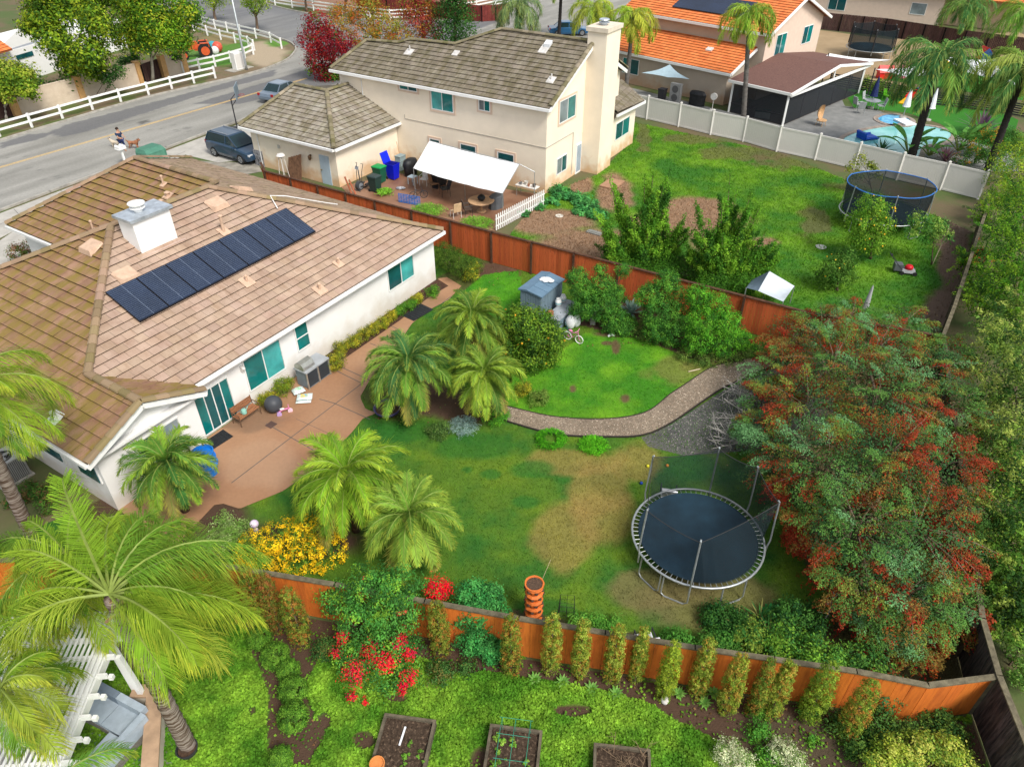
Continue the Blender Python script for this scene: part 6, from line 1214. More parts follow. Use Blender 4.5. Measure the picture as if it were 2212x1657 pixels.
# ================================================================ the cluttered patio next door
def npat_c(X, Y):
    n = fbm(X, Y, .8, 4); return mixc((.16, .065, .03), (.33, .19, .12), n*1.4-.2)
colsheet('patio', GP([(736, 404), (862, 375), (1176, 422), (1174, 444), (1070, 500), (985, 488), (760, 428)]), .012, .2, npat_c, MC['patio_concrete'])
TARP = mt('tarp_white', (.78, .79, .80), .55, .03, 1, .25, 9)
def tarp(name, label, corners, sagf, nx=14, ny=8, mat=None, poles=(), hem=None, ridgeh=0., pm=None, cat='canopy', wob=.03):
    P = [Vector(c) for c in corners]; t = thing(name, label, cat, (P[0].x, P[0].y, 0)); b = B(); V = []
    for i in range(nx+1):
        for j in range(ny+1):
            u, v = i/nx, j/ny; p = P[0].lerp(P[1], u).lerp(P[3].lerp(P[2], u), v); p = p+Vector((0, 0, -sagf*4*u*(1-u)*(.5+.5*v)+ridgeh*(1-abs(2*v-1))+wob*math.sin(i*2.1+j)*.5)); V.append(p)
    b.add(V, [(i*(ny+1)+j, (i+1)*(ny+1)+j, (i+1)*(ny+1)+j+1, i*(ny+1)+j+1) for i in range(nx) for j in range(ny)])
    n0 = len(V); b.add([v-Vector((0, 0, .015)) for v in V], [(i*(ny+1)+j, i*(ny+1)+j+1, (i+1)*(ny+1)+j+1, (i+1)*(ny+1)+j) for i in range(nx) for j in range(ny)])
    b.done('sheet', mat or TARP, t, smooth=True)
    for p in poles: b = B(); b.tube([(p[0], p[1], 0), (p[0], p[1], p[2])], .022, 6); b.done('pole', pm or GALV, t)
    return t
# white canopy: ridge from (1077,...)?; corners read off the photograph at their heights
k0, k1, k2_, k3 = G(928, 305, 2.5), G(1122, 355, 2.6), G(1086, 418, 1.95), G(893, 364, 1.85)
ct_ = tarp('canopy', 'white tarpaulin canopy on thin poles over the cluttered patio', [k0, k1, k2_, k3], .10, poles=[(k2_.x, k2_.y, 1.95), (k3.x, k3.y, 1.85), tuple(G(1005, 432, 0))[:2]+(2.0,)])
kb = G(1155, 372, 2.1); b = B(); b.tube([k1, kb], .025, 6); b.tube([kb, (kb.x, kb.y, 0)], .022, 6); b.tube([k0, k1], .02, 6); b.tube([k1, k2_], .02, 6); b.done('frame', GALV, ct_)
def bin_(label, px, col, lid, sz=1., openlid=False, rz=UA):
    t = thing('wheelie_bin', label, 'bin', G(*px)+Vector((0, 0, .014)), rz, local=True, group='wheeled rubbish bins'); m_ = mt('bin_%.2f_%.2f' % (col[1], col[2]), col, .45, .05); w0, w1 = .24*sz, .31*sz; h_ = 1.0*sz
    b = B(); b.add([(x*w, y*w*1.1, z) for z, w in ((.06, w0), (h_, w1)) for x, y in ((-1, -1), (1, -1), (1, 1), (-1, 1))], [(3, 2, 1, 0), (4, 5, 6, 7), (0, 1, 5, 4), (1, 2, 6, 5), (2, 3, 7, 6), (3, 0, 4, 7)]); b.cbox((0, 0, h_-.03), (w1*2.1, w1*2.3, .06)); b.done('body', m_, t)
    ml = mt('bin_%.2f_%.2f' % (lid[1], lid[2]), lid, .45, .05); b = B()
    if openlid: b.cbox((w1*.1-.0, w1*1.75, h_+.28), (w1*2.1, .06, w1*2.2), 0, -.35)
    else: b.add([(x*w1*s, y*w1*1.15*s, z) for z, s in ((h_, 1.06), (h_+.05, 1.06), (h_+.1, .8)) for x, y in ((-1, -1), (1, -1), (1, 1), (-1, 1))], [(0, 1, 5, 4), (1, 2, 6, 5), (2, 3, 7, 6), (3, 0, 4, 7), (4, 5, 9, 8), (5, 6, 10, 9), (6, 7, 11, 10), (7, 4, 8, 11), (8, 9, 10, 11)])
    b.done('lid', ml, t)
    for s in (-1, 1): b = B(); b.tube([(s*w0, w0*1.2, .1), (s*(w0+.05), w0*1.2, .1)], .1, 12); b.done('wheel', TYRE, t)
bin_('bright blue wheeled bin with its lid thrown open', (850, 387), (.004, .012, .55), (.004, .02, .65), 1.08, True); bin_('green wheeled bin beside the open blue one', (822, 394), (.01, .10, .055), (.01, .28, .07), 1.05); bin_('black wheeled bin with dark green body in front of the green one', (812, 414), (.018, .045, .04), (.03, .05, .05), 1.0)
for i, z in enumerate((0, .34, .66)):
    g = G(867, 367); b = B(); b.cbox((g.x, g.y, z+.18), (.62, .45, .3), UA); b.cbox((g.x, g.y, z+.34), (.66, .5, .05), UA); b.done('storage_tote', mt('tote_grey', (.25, .32, .33), .5), label=('bottom', 'middle', 'top')[i]+' grey storage tote of the stack behind the blue bin', cat='tote', group='stacked grey totes')
g = G(888, 378); t = thing('covered_grill', 'rounded black covered grill left of the white canopy', 'grill', g, UA, local=True); CVR = mt('black_cover', (.015, .016, .018), .5, .3, 3, .4, 10)
b = B(); b.lathe((0, 0, 0), [(.42, 0), (.45, .5), (.5, .8), (.42, 1.05), (.2, 1.15), (.01, 1.16)], 16, 1.3, .8, .04); b.done('cover', CVR, t, smooth=True)
t = thing('exercise_machine', 'dark elliptical exercise machine standing by the garage wall', 'exercise machine', G(783, 408), math.radians(60), local=True); EM = mt('machine_dark', (.05, .055, .06), .5)
b = B(); b.tube([(-.25, -.12, .3), (-.25, .12, .3)], .3, 20); b.done('flywheel', EM, t); b = B(); b.tube([(-.25, -.13, .3), (-.25, -.15, .3)], .2, 16); b.done('flywheel_cover', mt('machine_grey', (.22, .24, .26), .5), t)
b = B(); b.tube([(-.55, 0, .04), (.75, 0, .04)], .04, 6); b.tube([(-.1, 0, .1), (-.2, 0, 1.4), (-.32, 0, 1.65)], .035, 6); b.tube([(.72, -.25, .04), (.72, .25, .04)], .035, 6); b.tube([(-.5, -.25, .04), (-.5, .25, .04)], .035, 6); b.done('frame', EM, t)
for s in (-1, 1):
    b = B(); b.tube([(-.2, s*.2, .55), (-.12, s*.22, 1.2), (.05, s*.26, 1.7), (-.1, s*.2, 1.75)], .022, 6); b.done('handle', EM, t); b = B(); b.bar((-.35, s*.2, .3), (.45, s*.2, .22), .06, .04); b.cbox((.3, s*.2, .28), (.35, .14, .05)); b.done('pedal', EM, t)
b = B(); b.cbox((-.3, 0, 1.5), (.06, .25, .2), 0, 0, .4); b.done('console', mt('machine_grey', (.22, .24, .26), .5), t)
BKC = mt('chair_black', (.02, .022, .025), .5); WHC = mt('chair_white', (.68, .66, .62), .5); WOC = mt('chair_wood', (.30, .17, .09), .7)
chair('black rocking chair at the centre of the cluttered patio', G(962, 423)+Vector((0, 0, .014)), math.radians(200), BKC, BKC, s=1.15, recl=.25); chair('white metal chair left of the canopy pole', G(918, 400)+Vector((0, 0, .014)), math.radians(250), WHC, WHC); chair('cream metal chair in front of the round table', G(985, 470)+Vector((0, 0, .014)), math.radians(120), mt('chair_cream', (.6, .42, .25), .6), WHC, arms=False); chair('wooden chair under the canopy edge', G(938, 410)+Vector((0, 0, .014)), math.radians(300), WOC, WOC, arms=False)
chair('dark wicker chair beside the round table', G(1010, 465)+Vector((0, 0, .014)), math.radians(20), mt('wicker_dark', (.09, .06, .045), .8), BKC)
t = thing('round_table', 'round tan wooden table under the front edge of the canopy', 'table', G(1040, 457), local=True); TT = mt('table_tan', (.50, .31, .17), .6, .15, 4)
b = B(); b.lathe((0, 0, .7), [(.8, 0), (.82, .02), (.8, .05)], 28); b.done('tabletop', TT, t); b = B(); b.lathe((0, 0, 0), [(.3, 0), (.3, .05), (.08, .1), (.08, .7)], 12); b.done('pedestal', TT, t)
g = G(1040, 434, .76); t = thing('kettle_grill', 'small black kettle grill standing on the round table', 'grill', g, local=True); b = B(); b.lathe((0, 0, 0), [(.1, 0), (.22, .1), (.25, .2), (.25, .22), (.2, .32), (.1, .38), (.01, .4)], 16); b.done('bowl', CVR, t, smooth=True); b = B(); b.tube([(-.06, 0, .4), (0, 0, .44), (.06, 0, .4)], .012, 5); b.done('handle', BK, t)
g = G(1072, 448); t = thing('covered_bench', 'dark grey covered cabinet behind the round table', 'cabinet', g, UA, local=True); b = B(); b.lathe((0, 0, .0), [(.62, 0), (.6, .75), (.5, .82), (.02, .84)], 8, 1., .65, .05); b.done('cover', mt('cover_grey', (.10, .11, .12), .7), t)
g = G(948, 403); t = thing('grill_station', 'black boxy smoker standing under the canopy', 'grill', g, UA, local=True); b = B(); b.box(-.5, -.3, .15, .5, .3, 1.0); b.done('body', CVR, t); b = B(); b.box(-.52, -.32, 1.0, .52, .32, 1.06); b.done('lid', BK, t)
for s in (-1, 1): b = B(); b.box(s*.45-.03, -.25, 0, s*.45+.03, .25, .15); b.done('leg', BK, t)
t = thing('potting_table', 'white folding table with small pots beside the picket fence', 'table', G(1139, 425), UA+1.57, local=True); b = B(); b.box(-.75, -.3, .7, .75, .3, .74); b.done('tabletop', WHC, t)
for x in (-.65, .65):
    for y in (-.25, .25): b = B(); b.tube([(x, y, 0), (x, y, .7)], .018, 5); b.done('leg', GALV, t)
for i, (x, y, s_, cc) in enumerate(((-.5, 0, 1.2, (.12, .1, .09)), (-.15, .1, .9, (.35, .16, .1)), (.15, -.1, 1.3, (.5, .48, .44)), (.45, .08, 1., (.2, .2, .2)), (.62, -.12, .8, (.4, .2, .12)))):
    o_ = Vector(G(1139, 425)); a = UA+1.57; wx, wy = o_.x+x*math.cos(a)-y*math.sin(a), o_.y+x*math.sin(a)+y*math.cos(a); b = B(); b.lathe((wx, wy, .74), [(.07*s_, 0), (.1*s_, .15*s_), (.11*s_, .17*s_), (.08*s_, .17*s_), (.07*s_, .1*s_)], 10)
    b.done('small_pot', mt('pot_%d' % i, cc, .7), label=('black pot at the left end of the folding table', 'rust coloured pot second on the folding table', 'pale pot in the middle of the folding table', 'dark grey pot on the folding table', 'terracotta pot at the right end of the folding table')[i], cat='pot', group='pots on the folding table')
t = thing('blue_barrier', 'folded bright blue plastic netting on the patio edge', 'netting', G(885, 440), 0); ga, gb = G(862, 438), G(908, 446); f = Fr((ga.x, ga.y), to=(gb.x, gb.y)); b = B(f)
for k2 in range(9): b.box(k2*f.len/8-.012, -.01, .05, k2*f.len/8+.012, .01, .62)
for k2 in range(7): b.box(0, -.012, .05+k2*.09, f.len, .012, .085+k2*.09)
b.done('mesh_panel', mt('net_blue', (.01, .16, .55), .5), t)
bike('small black bicycle lying near the blue netting', G(905, 430)+Vector((0, 0, .014)), .3, BK, .24, .7, BK); b = B(); g = G(866, 409); b.ell((g.x, g.y, .08), (.35, .2, .07), 8, 5, .2); b.done('crumpled_cloth', mt('cloth_mixed', (.5, .52, .55), .8, .5, 9, c2=(.12, .12, .15), f=.5), label='crumpled grey cloth on the patio in front of the bins', cat='cloth')
g = G(892, 398); t = thing('side_table', 'small pale blue side table by the bins', 'table', g, UA, local=True); b = B(); b.box(-.25, -.25, .5, .25, .25, .54); b.done('tabletop', mt('pale_blue', (.45, .55, .6), .5), t)
for x in (-.22, .22):
    for y in (-.22, .22): b = B(); b.box(x-.02, y-.02, 0, x+.02, y+.02, .5); b.done('leg', mt('pale_blue', (.45, .55, .6), .5), t)
# leaning boards, gate, heater by the garage
t = thing('lean_gate', 'weathered brown board gate leaning against the garage wall', 'gate', G(636, 385)); ga, gb = G(622, 384), G(652, 393); f = Fr((ga.x, ga.y), to=(gb.x, gb.y)); 
for k2 in range(5): b = B(f); x = k2*f.len/5; b.add([(x, 0, 0), (x+f.len/5-.02, 0, 0), (x+f.len/5-.02, .35, 1.35+.1*k2), (x, .35, 1.3+.1*k2), (x, .03, 0), (x+f.len/5-.02, .03, 0), (x+f.len/5-.02, .38, 1.35+.1*k2), (x, .38, 1.3+.1*k2)], [(3, 2, 1, 0), (4, 5, 6, 7), (0, 1, 5, 4), (1, 2, 6, 5), (2, 3, 7, 6), (3, 0, 4, 7)]); b.done('board', mt('gate_brown', (.17, .09, .05), .9, .3, 4), t)
t = thing('patio_heater', 'slender white patio heater shaped like a pyramid by the garage', 'heater', G(616, 388), UA, local=True); b = B()
for sx in (-1, 1):
    for sy in (-1, 1): b.tube([(sx*.24, sy*.24, 0), (sx*.12, sy*.12, 1.5)], .02, 5)
b.done('frame', WHC, t); b = B(); b.lathe((0, 0, 1.5), [(.13, 0), (.13, .12), (.3, .14), (.22, .24), (.02, .28)], 12); b.done('top', WHC, t)
t = thing('leaning_planks', 'pair of reddish planks leaning on the garage corner', 'planks', G(755, 418)); g = G(760, 420)
for k2 in range(2): b = B(); b.bar((g.x+k2*.25, g.y, 0), (g.x-.35+k2*.25, g.y+.2, 1.1-.2*k2), .12, .03); b.done('plank', mt('plank_red', (.32, .10, .05), .8, .2), t)
b = B(); g = G(838, 360); b.tube([(g.x+1.0, g.y+.2, 0), (g.x+.65, g.y+.75, 1.5)], .02, 5); b.cbox((g.x+1.0, g.y+.2, .1), (.3, .08, .2)); b.done('broom', mt('broom', (.5, .3, .15), .7), label='broom leaning against the cream wall above the bins', cat='broom')
t = thing('white_board', 'white board panel leaning against the chimney base', 'panel', G(1312, 375)); ga, gb = G(1303, 385), G(1313, 377); b = B(); f = Fr((ga.x, ga.y), to=(gb.x, gb.y)); b.add([(0, 0, 0), (f.len, 0, 0), (f.len, .35, 1.6), (0, .35, 1.6), (0, .04, 0), (f.len, .04, 0), (f.len, .39, 1.6), (0, .39, 1.6)], [(3, 2, 1, 0), (4, 5, 6, 7), (0, 1, 5, 4), (1, 2, 6, 5), (2, 3, 7, 6), (3, 0, 4, 7)]); b.done('panel', WC, t)
for px, py, rr, cc, lb in ((1208, 468, .25, (.6, .57, .5), 'pale round lid on the bare dirt below the picket fence'), (1773, 535, .3, (.62, .6, .56), 'pale dish lying on the green lawn near the orange trees')):
    g = G(px, py); b = B(); b.lathe((g.x, g.y, .0), [(rr*.9, 0), (rr, .05), (rr*.9, .06), (rr*.8, .03), (.01, .03)], 16); b.done('dish', mt('dish_%.2f' % cc[2], cc, .6), label=lb, cat='dish')
g = G(1283, 505); b = B(); b.cbox((g.x, g.y, .05), (.9, .35, .08), -.6); b.cbox((g.x+.05, g.y+.05, .1), (.8, .25, .03), -.6); b.done('scrap_board', mt('scrap_grey', (.22, .22, .2), .8), label='grey scrap board lying on the bare dirt', cat='board')
g = G(1317, 405); b = B(); b.cbox((g.x+.2, g.y+.4, .07), (1.6, 1.1, .1), UA); b.done('door_step', mt('step_tan', (.35, .2, .12), .8, .1), label='tan concrete step at the foot of the cream chimney', cat='step')

# ================================================================ neighbour's yard
a0, a1, a2, a3 = G(1604, 628, .9), G(1702, 654, .9), G(1716, 618, .95), G(1668, 588, 1.5)
tt_ = thing('tarp_shelter', 'small grey white tarpaulin shelter behind the red fence', 'shelter', ((a0.x+a2.x)/2, (a0.y+a2.y)/2, 0))
pk_ = G(1662, 586, 1.7); l1 = G(1612, 622, 1.0); l2 = G(1692, 652, 1.0); r1_ = G(1716, 618, 1.0); 
def patch(P, nx, ny, sag):
    b = B(); V = [P[0].lerp(P[1], i/nx).lerp(P[3].lerp(P[2], i/nx), j/ny)-Vector((0, 0, sag*16*(i/nx)*(1-i/nx)*(j/ny)*(1-j/ny))) for i in range(nx+1) for j in range(ny+1)]
    b.add(V, [(i*(ny+1)+j, (i+1)*(ny+1)+j, (i+1)*(ny+1)+j+1, i*(ny+1)+j+1) for i in range(nx) for j in range(ny)]); return b
patch([l1+Vector((.5, -.3, 0)), l2, r1_, pk_], 10, 10, .22).done('roof_sheet', mt('tarp_grey', (.5, .55, .6), .5, .06, 3, .3, 12), tt_, smooth=True)
patch([l1, l1+Vector((.5, -.3, 0)), pk_, pk_+Vector((-.6, .4, -.7))], 4, 6, .05).done('side_sheet', mt('tarp_slate', (.1, .14, .18), .6), tt_, smooth=True)
for p in (l1, l2, r1_, pk_): b = B(); b.tube([(p.x, p.y, 0), p], .025, 6); b.done('pole', GALV, tt_)
t = thing('lawn_mower', 'red and grey push lawn mower on the bright grass', 'lawn mower', G(1957, 590), math.radians(-12), local=True); DG = mt('mower_grey', (.10, .11, .12), .5)
b = B(); b.add([(x, y, z) for z, s in ((.12, 1), (.26, .82)) for x, y in ((-.35*s, -.28*s), (.4*s, -.28*s), (.45*s, 0), (.4*s, .28*s), (-.35*s, .28*s))], [tuple(range(4, -1, -1)), tuple(range(5, 10))]+[(i, (i+1) % 5, 5+(i+1) % 5, 5+i) for i in range(5)]); b.done('deck', mt('mower_silver', (.3, .31, .32), .5), t)
b = B(); b.lathe((.05, 0, .26), [(.2, 0), (.21, .12), (.15, .2), (.02, .22)], 14); b.done('engine', mt('mower_red', (.6, .01, .02), .4), t, smooth=True)
b = B(); b.cbox((-.5, 0, .35), (.4, .42, .35)); b.done('grass_bag', DG, t)
for s in (-1, 1): b = B(); b.tube([(-.3, s*.2, .25), (-.85, s*.22, .8), (-1.05, s*.22, 1.0)], .016, 5); b.done('handle', BK, t)
b = B(); b.tube([(-1.05, -.22, 1.0), (-1.05, .22, 1.0)], .016, 5); b.cbox((-1.0, 0, .97), (.1, .15, .06)); b.done('crossbar', BK, t)
for x in (-.3, .35):
    for s in (-1, 1): b = B(); b.tube([(x, s*.28, .11), (x, s*.34, .11)], .11, 14); b.done('wheel', TYRE, t)
b = B(); g = G(2014, 572); b.tube([(g.x, g.y, 0), (g.x+.15, g.y+.05, 2.1)], .025, 5); b.done('tree_stake', mt('pale_stick', (.6, .5, .35), .8), label='pale leaning stake supporting the sapling by the dirt path', cat='stake')
t = thing('folded_umbrella', 'folded grey garden umbrella above the berry tree', 'umbrella', G(1857, 702)); g = G(1857, 702); b = B(); b.tube([(g.x, g.y, 0), (g.x, g.y, 2.1)], .025, 6); b.done('pole', GALV, t); b = B(); b.lathe((g.x, g.y, .9), [(.13, 0), (.12, .4), (.05, 1.1), (.01, 1.25)], 10, jit=.15); b.done('canopy', mt('umb_grey', (.35, .36, .36), .8), t)

# ================================================================ the orange roofed neighbour and its pool garden
sheet('deck_paving', GP([(1368, 225), (1560, 262), (1690, 285), (1860, 330), (2060, 370), (2200, 372), (2190, 330), (2075, 292), (1960, 268), (1900, 240), (1825, 230), (1805, 186), (1770, 182), (1690, 272), (1571, 242), (1345, 186)]), .010, mt('grey_pavers', (.16, .165, .16), .8, .2, 1.2, .4, 12, c2=(.26, .26, .25), f=.5, ct=.2))
sheet('sand_yard', GP([(1640, 130), (1770, 175), (1800, 168), (1990, 190), (2100, 150), (2300, 120), (2200, 70), (1920, 86), (1728, 60), (1700, 60)]), .008, mt('sandy_soil', (.36, .26, .15), .95, .15, .6, .4, 6, c2=(.28, .2, .11), f=.5, ct=.2))
TUR = mt('artificial_turf', (.02, .13, .008), .9, .15, .5, .6, 30, c2=(.035, .19, .012), f=.5, ct=.25)
sheet('artificial_turf', GP([(1820, 196), (1850, 190), (2000, 210), (2150, 238), (2200, 260), (2180, 330), (2080, 300), (2030, 268), (1960, 245), (1900, 238), (1845, 234)]), .014, TUR)
sheet('artificial_turf', GP([(1900, 172), (2030, 190), (2170, 212), (2260, 225), (2260, 150), (2060, 120), (1960, 140)]), .012, TUR)
POOLW = mt('pool_water', (.10, .42, .42), .06, .15, .5, .15, 3, c2=(.30, .62, .60), f=.5, ct=.2, spec=.6); COP = mt('pool_coping', (.30, .25, .21), .85, .2, 4)
pool = spline(GP([(1816, 306), (1840, 288), (1900, 275), (1960, 270), (2020, 275), (2060, 290), (2040, 312), (2000, 318), (1985, 345), (1935, 345), (1870, 322)]), 4); sheet('pool_water', pool, .018, POOLW)
spa = spline(GP([(1891, 258), (1910, 248), (1945, 250), (1972, 262), (1960, 274), (1915, 270)]), 4); sheet('pool_water', spa, .018, mt('spa_water', (.02, .25, .55), .06, .2, 2, .2, 5, c2=(.1, .5, .7), f=.5, ct=.1, spec=.6))
for P in (pool, spa):
    b = B(); n = len(P)
    for i in range(n): p, q_ = P[i], P[(i+1) % n]; b.bar((p.x, p.y, .035), (q_.x+(q_.x-p.x)*.05, q_.y+(q_.y-p.y)*.05, .035), .38, .05)
    b.done('pool_coping', COP, kind='structure')
g = G(1951, 263, .05); t = thing('footbridge_step', 'white stepping slab between the spa and the pool', 'slab', g); b = B(); b.cbox((g.x, g.y-.3, .1), (1.0, 1.6, .12), .2); b.done('slab', WC, t)
t = thing('pool_float', 'dark blue pool float on the turquoise water', 'float', G(1950-77, 300), .3, local=True); b = B(); b.cbox((0, 0, .12), (1.3, 1.0, .14)); b.cbox((-.6, 0, .35), (.16, 1.0, .5), 0, 0, -.3); b.done('seat', mt('float_blue', (.005, .07, .45), .4), t)
for s in (-1, 1): b = B(); b.tube([(-.6, s*.5, .2), (.6, s*.5, .2)], .1, 8); b.done('armrest', mt('float_blue', (.005, .07, .45), .4), t)
def umb(label, px, top, col, w_=.28, hh=2.5):
    g = G(*px); t = thing('closed_umbrella', label, 'umbrella', g); b = B(); b.tube([(g.x, g.y, 0), (g.x, g.y, hh)], .03, 6); b.done('pole', GALV, t); b = B(); b.lathe((g.x, g.y, hh*.38), [(w_*1.1, 0), (w_, .1), (w_*.7, hh*.3), (.03, hh*.62)], 12, jit=.08); b.done('canopy', col, t)
    b = B(); b.lathe((g.x, g.y, 0), [(.3, 0), (.28, .08), (.06, .12)], 12); b.done('base', concd, t)
umb('closed white umbrella beside the spa', (1950, 255), 0, WC, hh=2.4); umb('closed white umbrella behind the palm trunk', (2003, 260), 0, WC, hh=2.5); umb('closed navy umbrella over the metal patio table', (1880, 234), 0, mt('umb_navy', (.01, .02, .09), .8), .3, 2.6)
t = thing('patio_table', 'grey metal table under the navy umbrella', 'table', G(1880, 236), local=True); b = B(); b.lathe((0, 0, .7), [(.65, 0), (.65, .03)], 20); b.done('tabletop', GALV, t)
for k3_ in range(4): b = B(); a = k3_*1.57; b.tube([(math.cos(a)*.5, math.sin(a)*.5, 0), (math.cos(a)*.4, math.sin(a)*.4, .7)], .02, 5); b.done('leg', GALV, t)
for i, (px, py, a) in enumerate(((1849, 236, 0.3), (1858, 246, 1.2), (1868, 226, 5.5), (1900, 240, 3.0))):
    chair(('grey metal chair nearest the screened room', 'grey metal chair in front of the patio table', 'grey metal chair behind the patio table', 'grey metal chair right of the patio table')[i], G(px, py), a, mt('chair_grey', (.36, .38, .38), .6), GALV, s=1.05, group='metal chairs round the patio table')
t = thing('rattan_chair', 'tan rattan egg shaped chair on the grey pavers', 'chair', G(1772, 272), math.radians(-50), local=True); RT = mt('rattan', (.55, .34, .17), .7, .2, 12, .4, 50)
b = B(); P = [];
for i in range(9):
    for j in range(7): u, v = (i/8-.5)*2.2, j/6; rr = .5*math.sin(.35+v*2.2); P.append((-math.cos(u)*rr*.9, math.sin(u)*rr, .4+v*1.15))
b.add(P, [(i*7+j, (i+1)*7+j, (i+1)*7+j+1, i*7+j+1) for i in range(8) for j in range(6)]); b.done('shell', RT, t); b = B(); b.lathe((0, 0, .38), [(.35, 0), (.42, .06), (.38, .1)], 14); b.done('seat', RT, t)
for a in (.8, 2.4, 3.9, 5.5): b = B(); b.tube([(math.cos(a)*.4, math.sin(a)*.4, 0), (math.cos(a)*.3, math.sin(a)*.3, .4)], .02, 5); b.done('leg', RT, t)
LG = mt('lime_plastic', (.2, .65, .03), .4); chair('bright lime green plastic chair on the turf', G(1913, 216), math.radians(-60), LG, LG, s=.9)
t = thing('play_slide', 'red yellow and blue toddler slide lying on the turf', 'slide', G(1980, 215), math.radians(38), local=True)
RD = mt('toy_red', (.65, .02, .015), .4); YL = mt('toy_yellow', (.75, .42, .01), .4); BU = mt('toy_blue', (.02, .15, .6), .4)
b = B(); b.add([(-2.6, -.3, .08), (-2.6, .3, .08), (-1.6, .3, .35), (-1.6, -.3, .35), (-2.6, -.3, .0), (-2.6, .3, .0), (-1.6, .3, .25), (-1.6, -.3, .25)], [(0, 3, 2, 1), (4, 5, 6, 7), (0, 1, 5, 4), (1, 2, 6, 5), (2, 3, 7, 6), (3, 0, 4, 7)]); b.done('slide_end', YL, t)
b = B(); b.add([(-1.6, -.3, .35), (-1.6, .3, .35), (-.4, .3, .9), (-.4, -.3, .9), (-1.6, -.3, .25), (-1.6, .3, .25), (-.4, .3, .8), (-.4, -.3, .8)], [(0, 3, 2, 1), (4, 5, 6, 7), (0, 1, 5, 4), (1, 2, 6, 5), (2, 3, 7, 6), (3, 0, 4, 7)]); b.done('slide_chute', RD, t)
for s in (-1, 1): b = B(); b.bar((-1.6, s*.32, .42), (-.4, s*.32, .98), .06, .16); b.bar((-.4, s*.35, .3), (.3, s*.35, .3), .1, .6); b.done('side_rail', RD, t)
b = B(); b.box(-.4, -.3, 0, .3, .3, .85); b.done('platform', BU, t)
t.location.z = .015
toys = [((1908, 170), RD, 'red toy box on the play lawn'), ((1950, 168), mt('toy_pink', (.75, .15, .3), .5), 'pink toy house roof on the play lawn'), ((2040, 150), YL, 'yellow slide on the far play lawn'), ((2130, 135), BU, 'blue toy tower at the back of the play lawn'), ((2122, 128), RD, 'red toy beside the blue tower')]
for i, (px, m_, lb) in enumerate(toys):
    t = thing('play_toy', lb, 'toy', G(*px), .4*i, local=True, group='play equipment on the far lawn'); b = B(); b.box(-.6, -.4, 0, .6, .4, .6); b.done('base', m_, t); b = B(); b.add([(-.7, -.5, .6), (.7, -.5, .6), (.7, .5, .6), (-.7, .5, .6), (-.7, 0, 1.2), (.7, 0, 1.2)], [(0, 1, 5, 4), (2, 3, 4, 5), (0, 4, 3), (1, 2, 5)]); b.done('top', m_, t)
SAIL = mt('sail_white', (.7, .72, .74), .7, .04); SAILB = mt('sail_blue', (.33, .44, .50), .7, .06)
def sail(label, pts, m_, pole=(), sag=.35):
    P = [Vector(p) for p in pts]; t = thing('shade_sail', label, 'shade sail', (P[0].x, P[0].y, 0)); n = 8; b = B(); V = []; ix = {}
    ctr = sum(P, Vector())/len(P); ctr.z -= sag
    m = len(P); rim = []
    for i in range(m):
        for k3_ in range(n): s = k3_/n; p = P[i].lerp(P[(i+1) % m], s); p = p.lerp(ctr, .18*4*s*(1-s)); rim.append(p)
    N = len(rim); V = [r_.lerp(ctr, f_) for f_ in (0, .35, .7) for r_ in rim]+[ctr]
    b.add(V, [(j*N+i, j*N+(i+1) % N, (j+1)*N+(i+1) % N, (j+1)*N+i) for j in range(2) for i in range(N)]+[(2*N+i, 2*N+(i+1) % N, 3*N) for i in range(N)]); b.done('cloth', m_, t, smooth=True)
    for p in pole: b = B(); b.tube([(p[0], p[1], 0), (p[0], p[1], p[2]+.1)], .05, 6); b.done('pole', BK, t)
sail('pale blue shade sail fixed to the beige wall', [G(1386, 158, 2.0), G(1447, 140, 2.6), G(1490, 172, 2.0), G(1444, 168, 1.9)], SAILB, sag=.1)
sail('white shade sail beyond the brown shingle roof', [G(1740, 126, 2.6), G(1792, 116, 3.0), G(1925, 130, 2.8), G(1850, 140, 2.6)], SAIL, [tuple(G(1790, 118, 3.0))]); sail('white shade sail over the toys on the play lawn', [G(1890, 150, 2.4), G(2000, 140, 2.8), G(2040, 160, 2.6), G(1960, 168, 2.3)], SAIL, [tuple(G(1890, 150, 2.4))]); sail('long white shade sail over the far play lawn', [G(2030, 120, 2.8), G(2150, 128, 2.8), G(2210, 190, 2.4), G(2060, 150, 2.4)], SAIL)
t = thing('heat_pump', 'tall grey double fan heat pump against the beige wall', 'heat pump', G(1457, 222), math.radians(-40), local=True); b = B(); b.box(-.5, -.18, .05, .5, .18, 1.6); b.done('casing', ACG, t)
for z in (.45, 1.15): b = B(); b.tube([(0, -.19, z), (0, -.21, z)], .3, 18); b.done('fan', ACD, t)
g = G(1429, 218); t = thing('black_bin', 'black bin beside the heat pump', 'bin', g, -.7, local=True); b = B(); b.add([(x*w_, y*w_, z) for z, w_ in ((0, .24), (.95, .3)) for x, y in ((-1, -1), (1, -1), (1, 1), (-1, 1))], [(3, 2, 1, 0), (4, 5, 6, 7), (0, 1, 5, 4), (1, 2, 6, 5), (2, 3, 7, 6), (3, 0, 4, 7)]); b.done('body', BK, t); b = B(); b.cbox((0, 0, .99), (.64, .64, .07)); b.done('lid', BK, t)
g = G(1504, 228); t = thing('covered_grill', 'wide black covered grill against the beige wall', 'grill', g, -.7, local=True); b = B(); b.lathe((0, 0, 0), [(.62, 0), (.6, .7), (.66, .95), (.5, 1.15), (.02, 1.2)], 10, 1.25, .62, .04); b.done('cover', CVR, t)
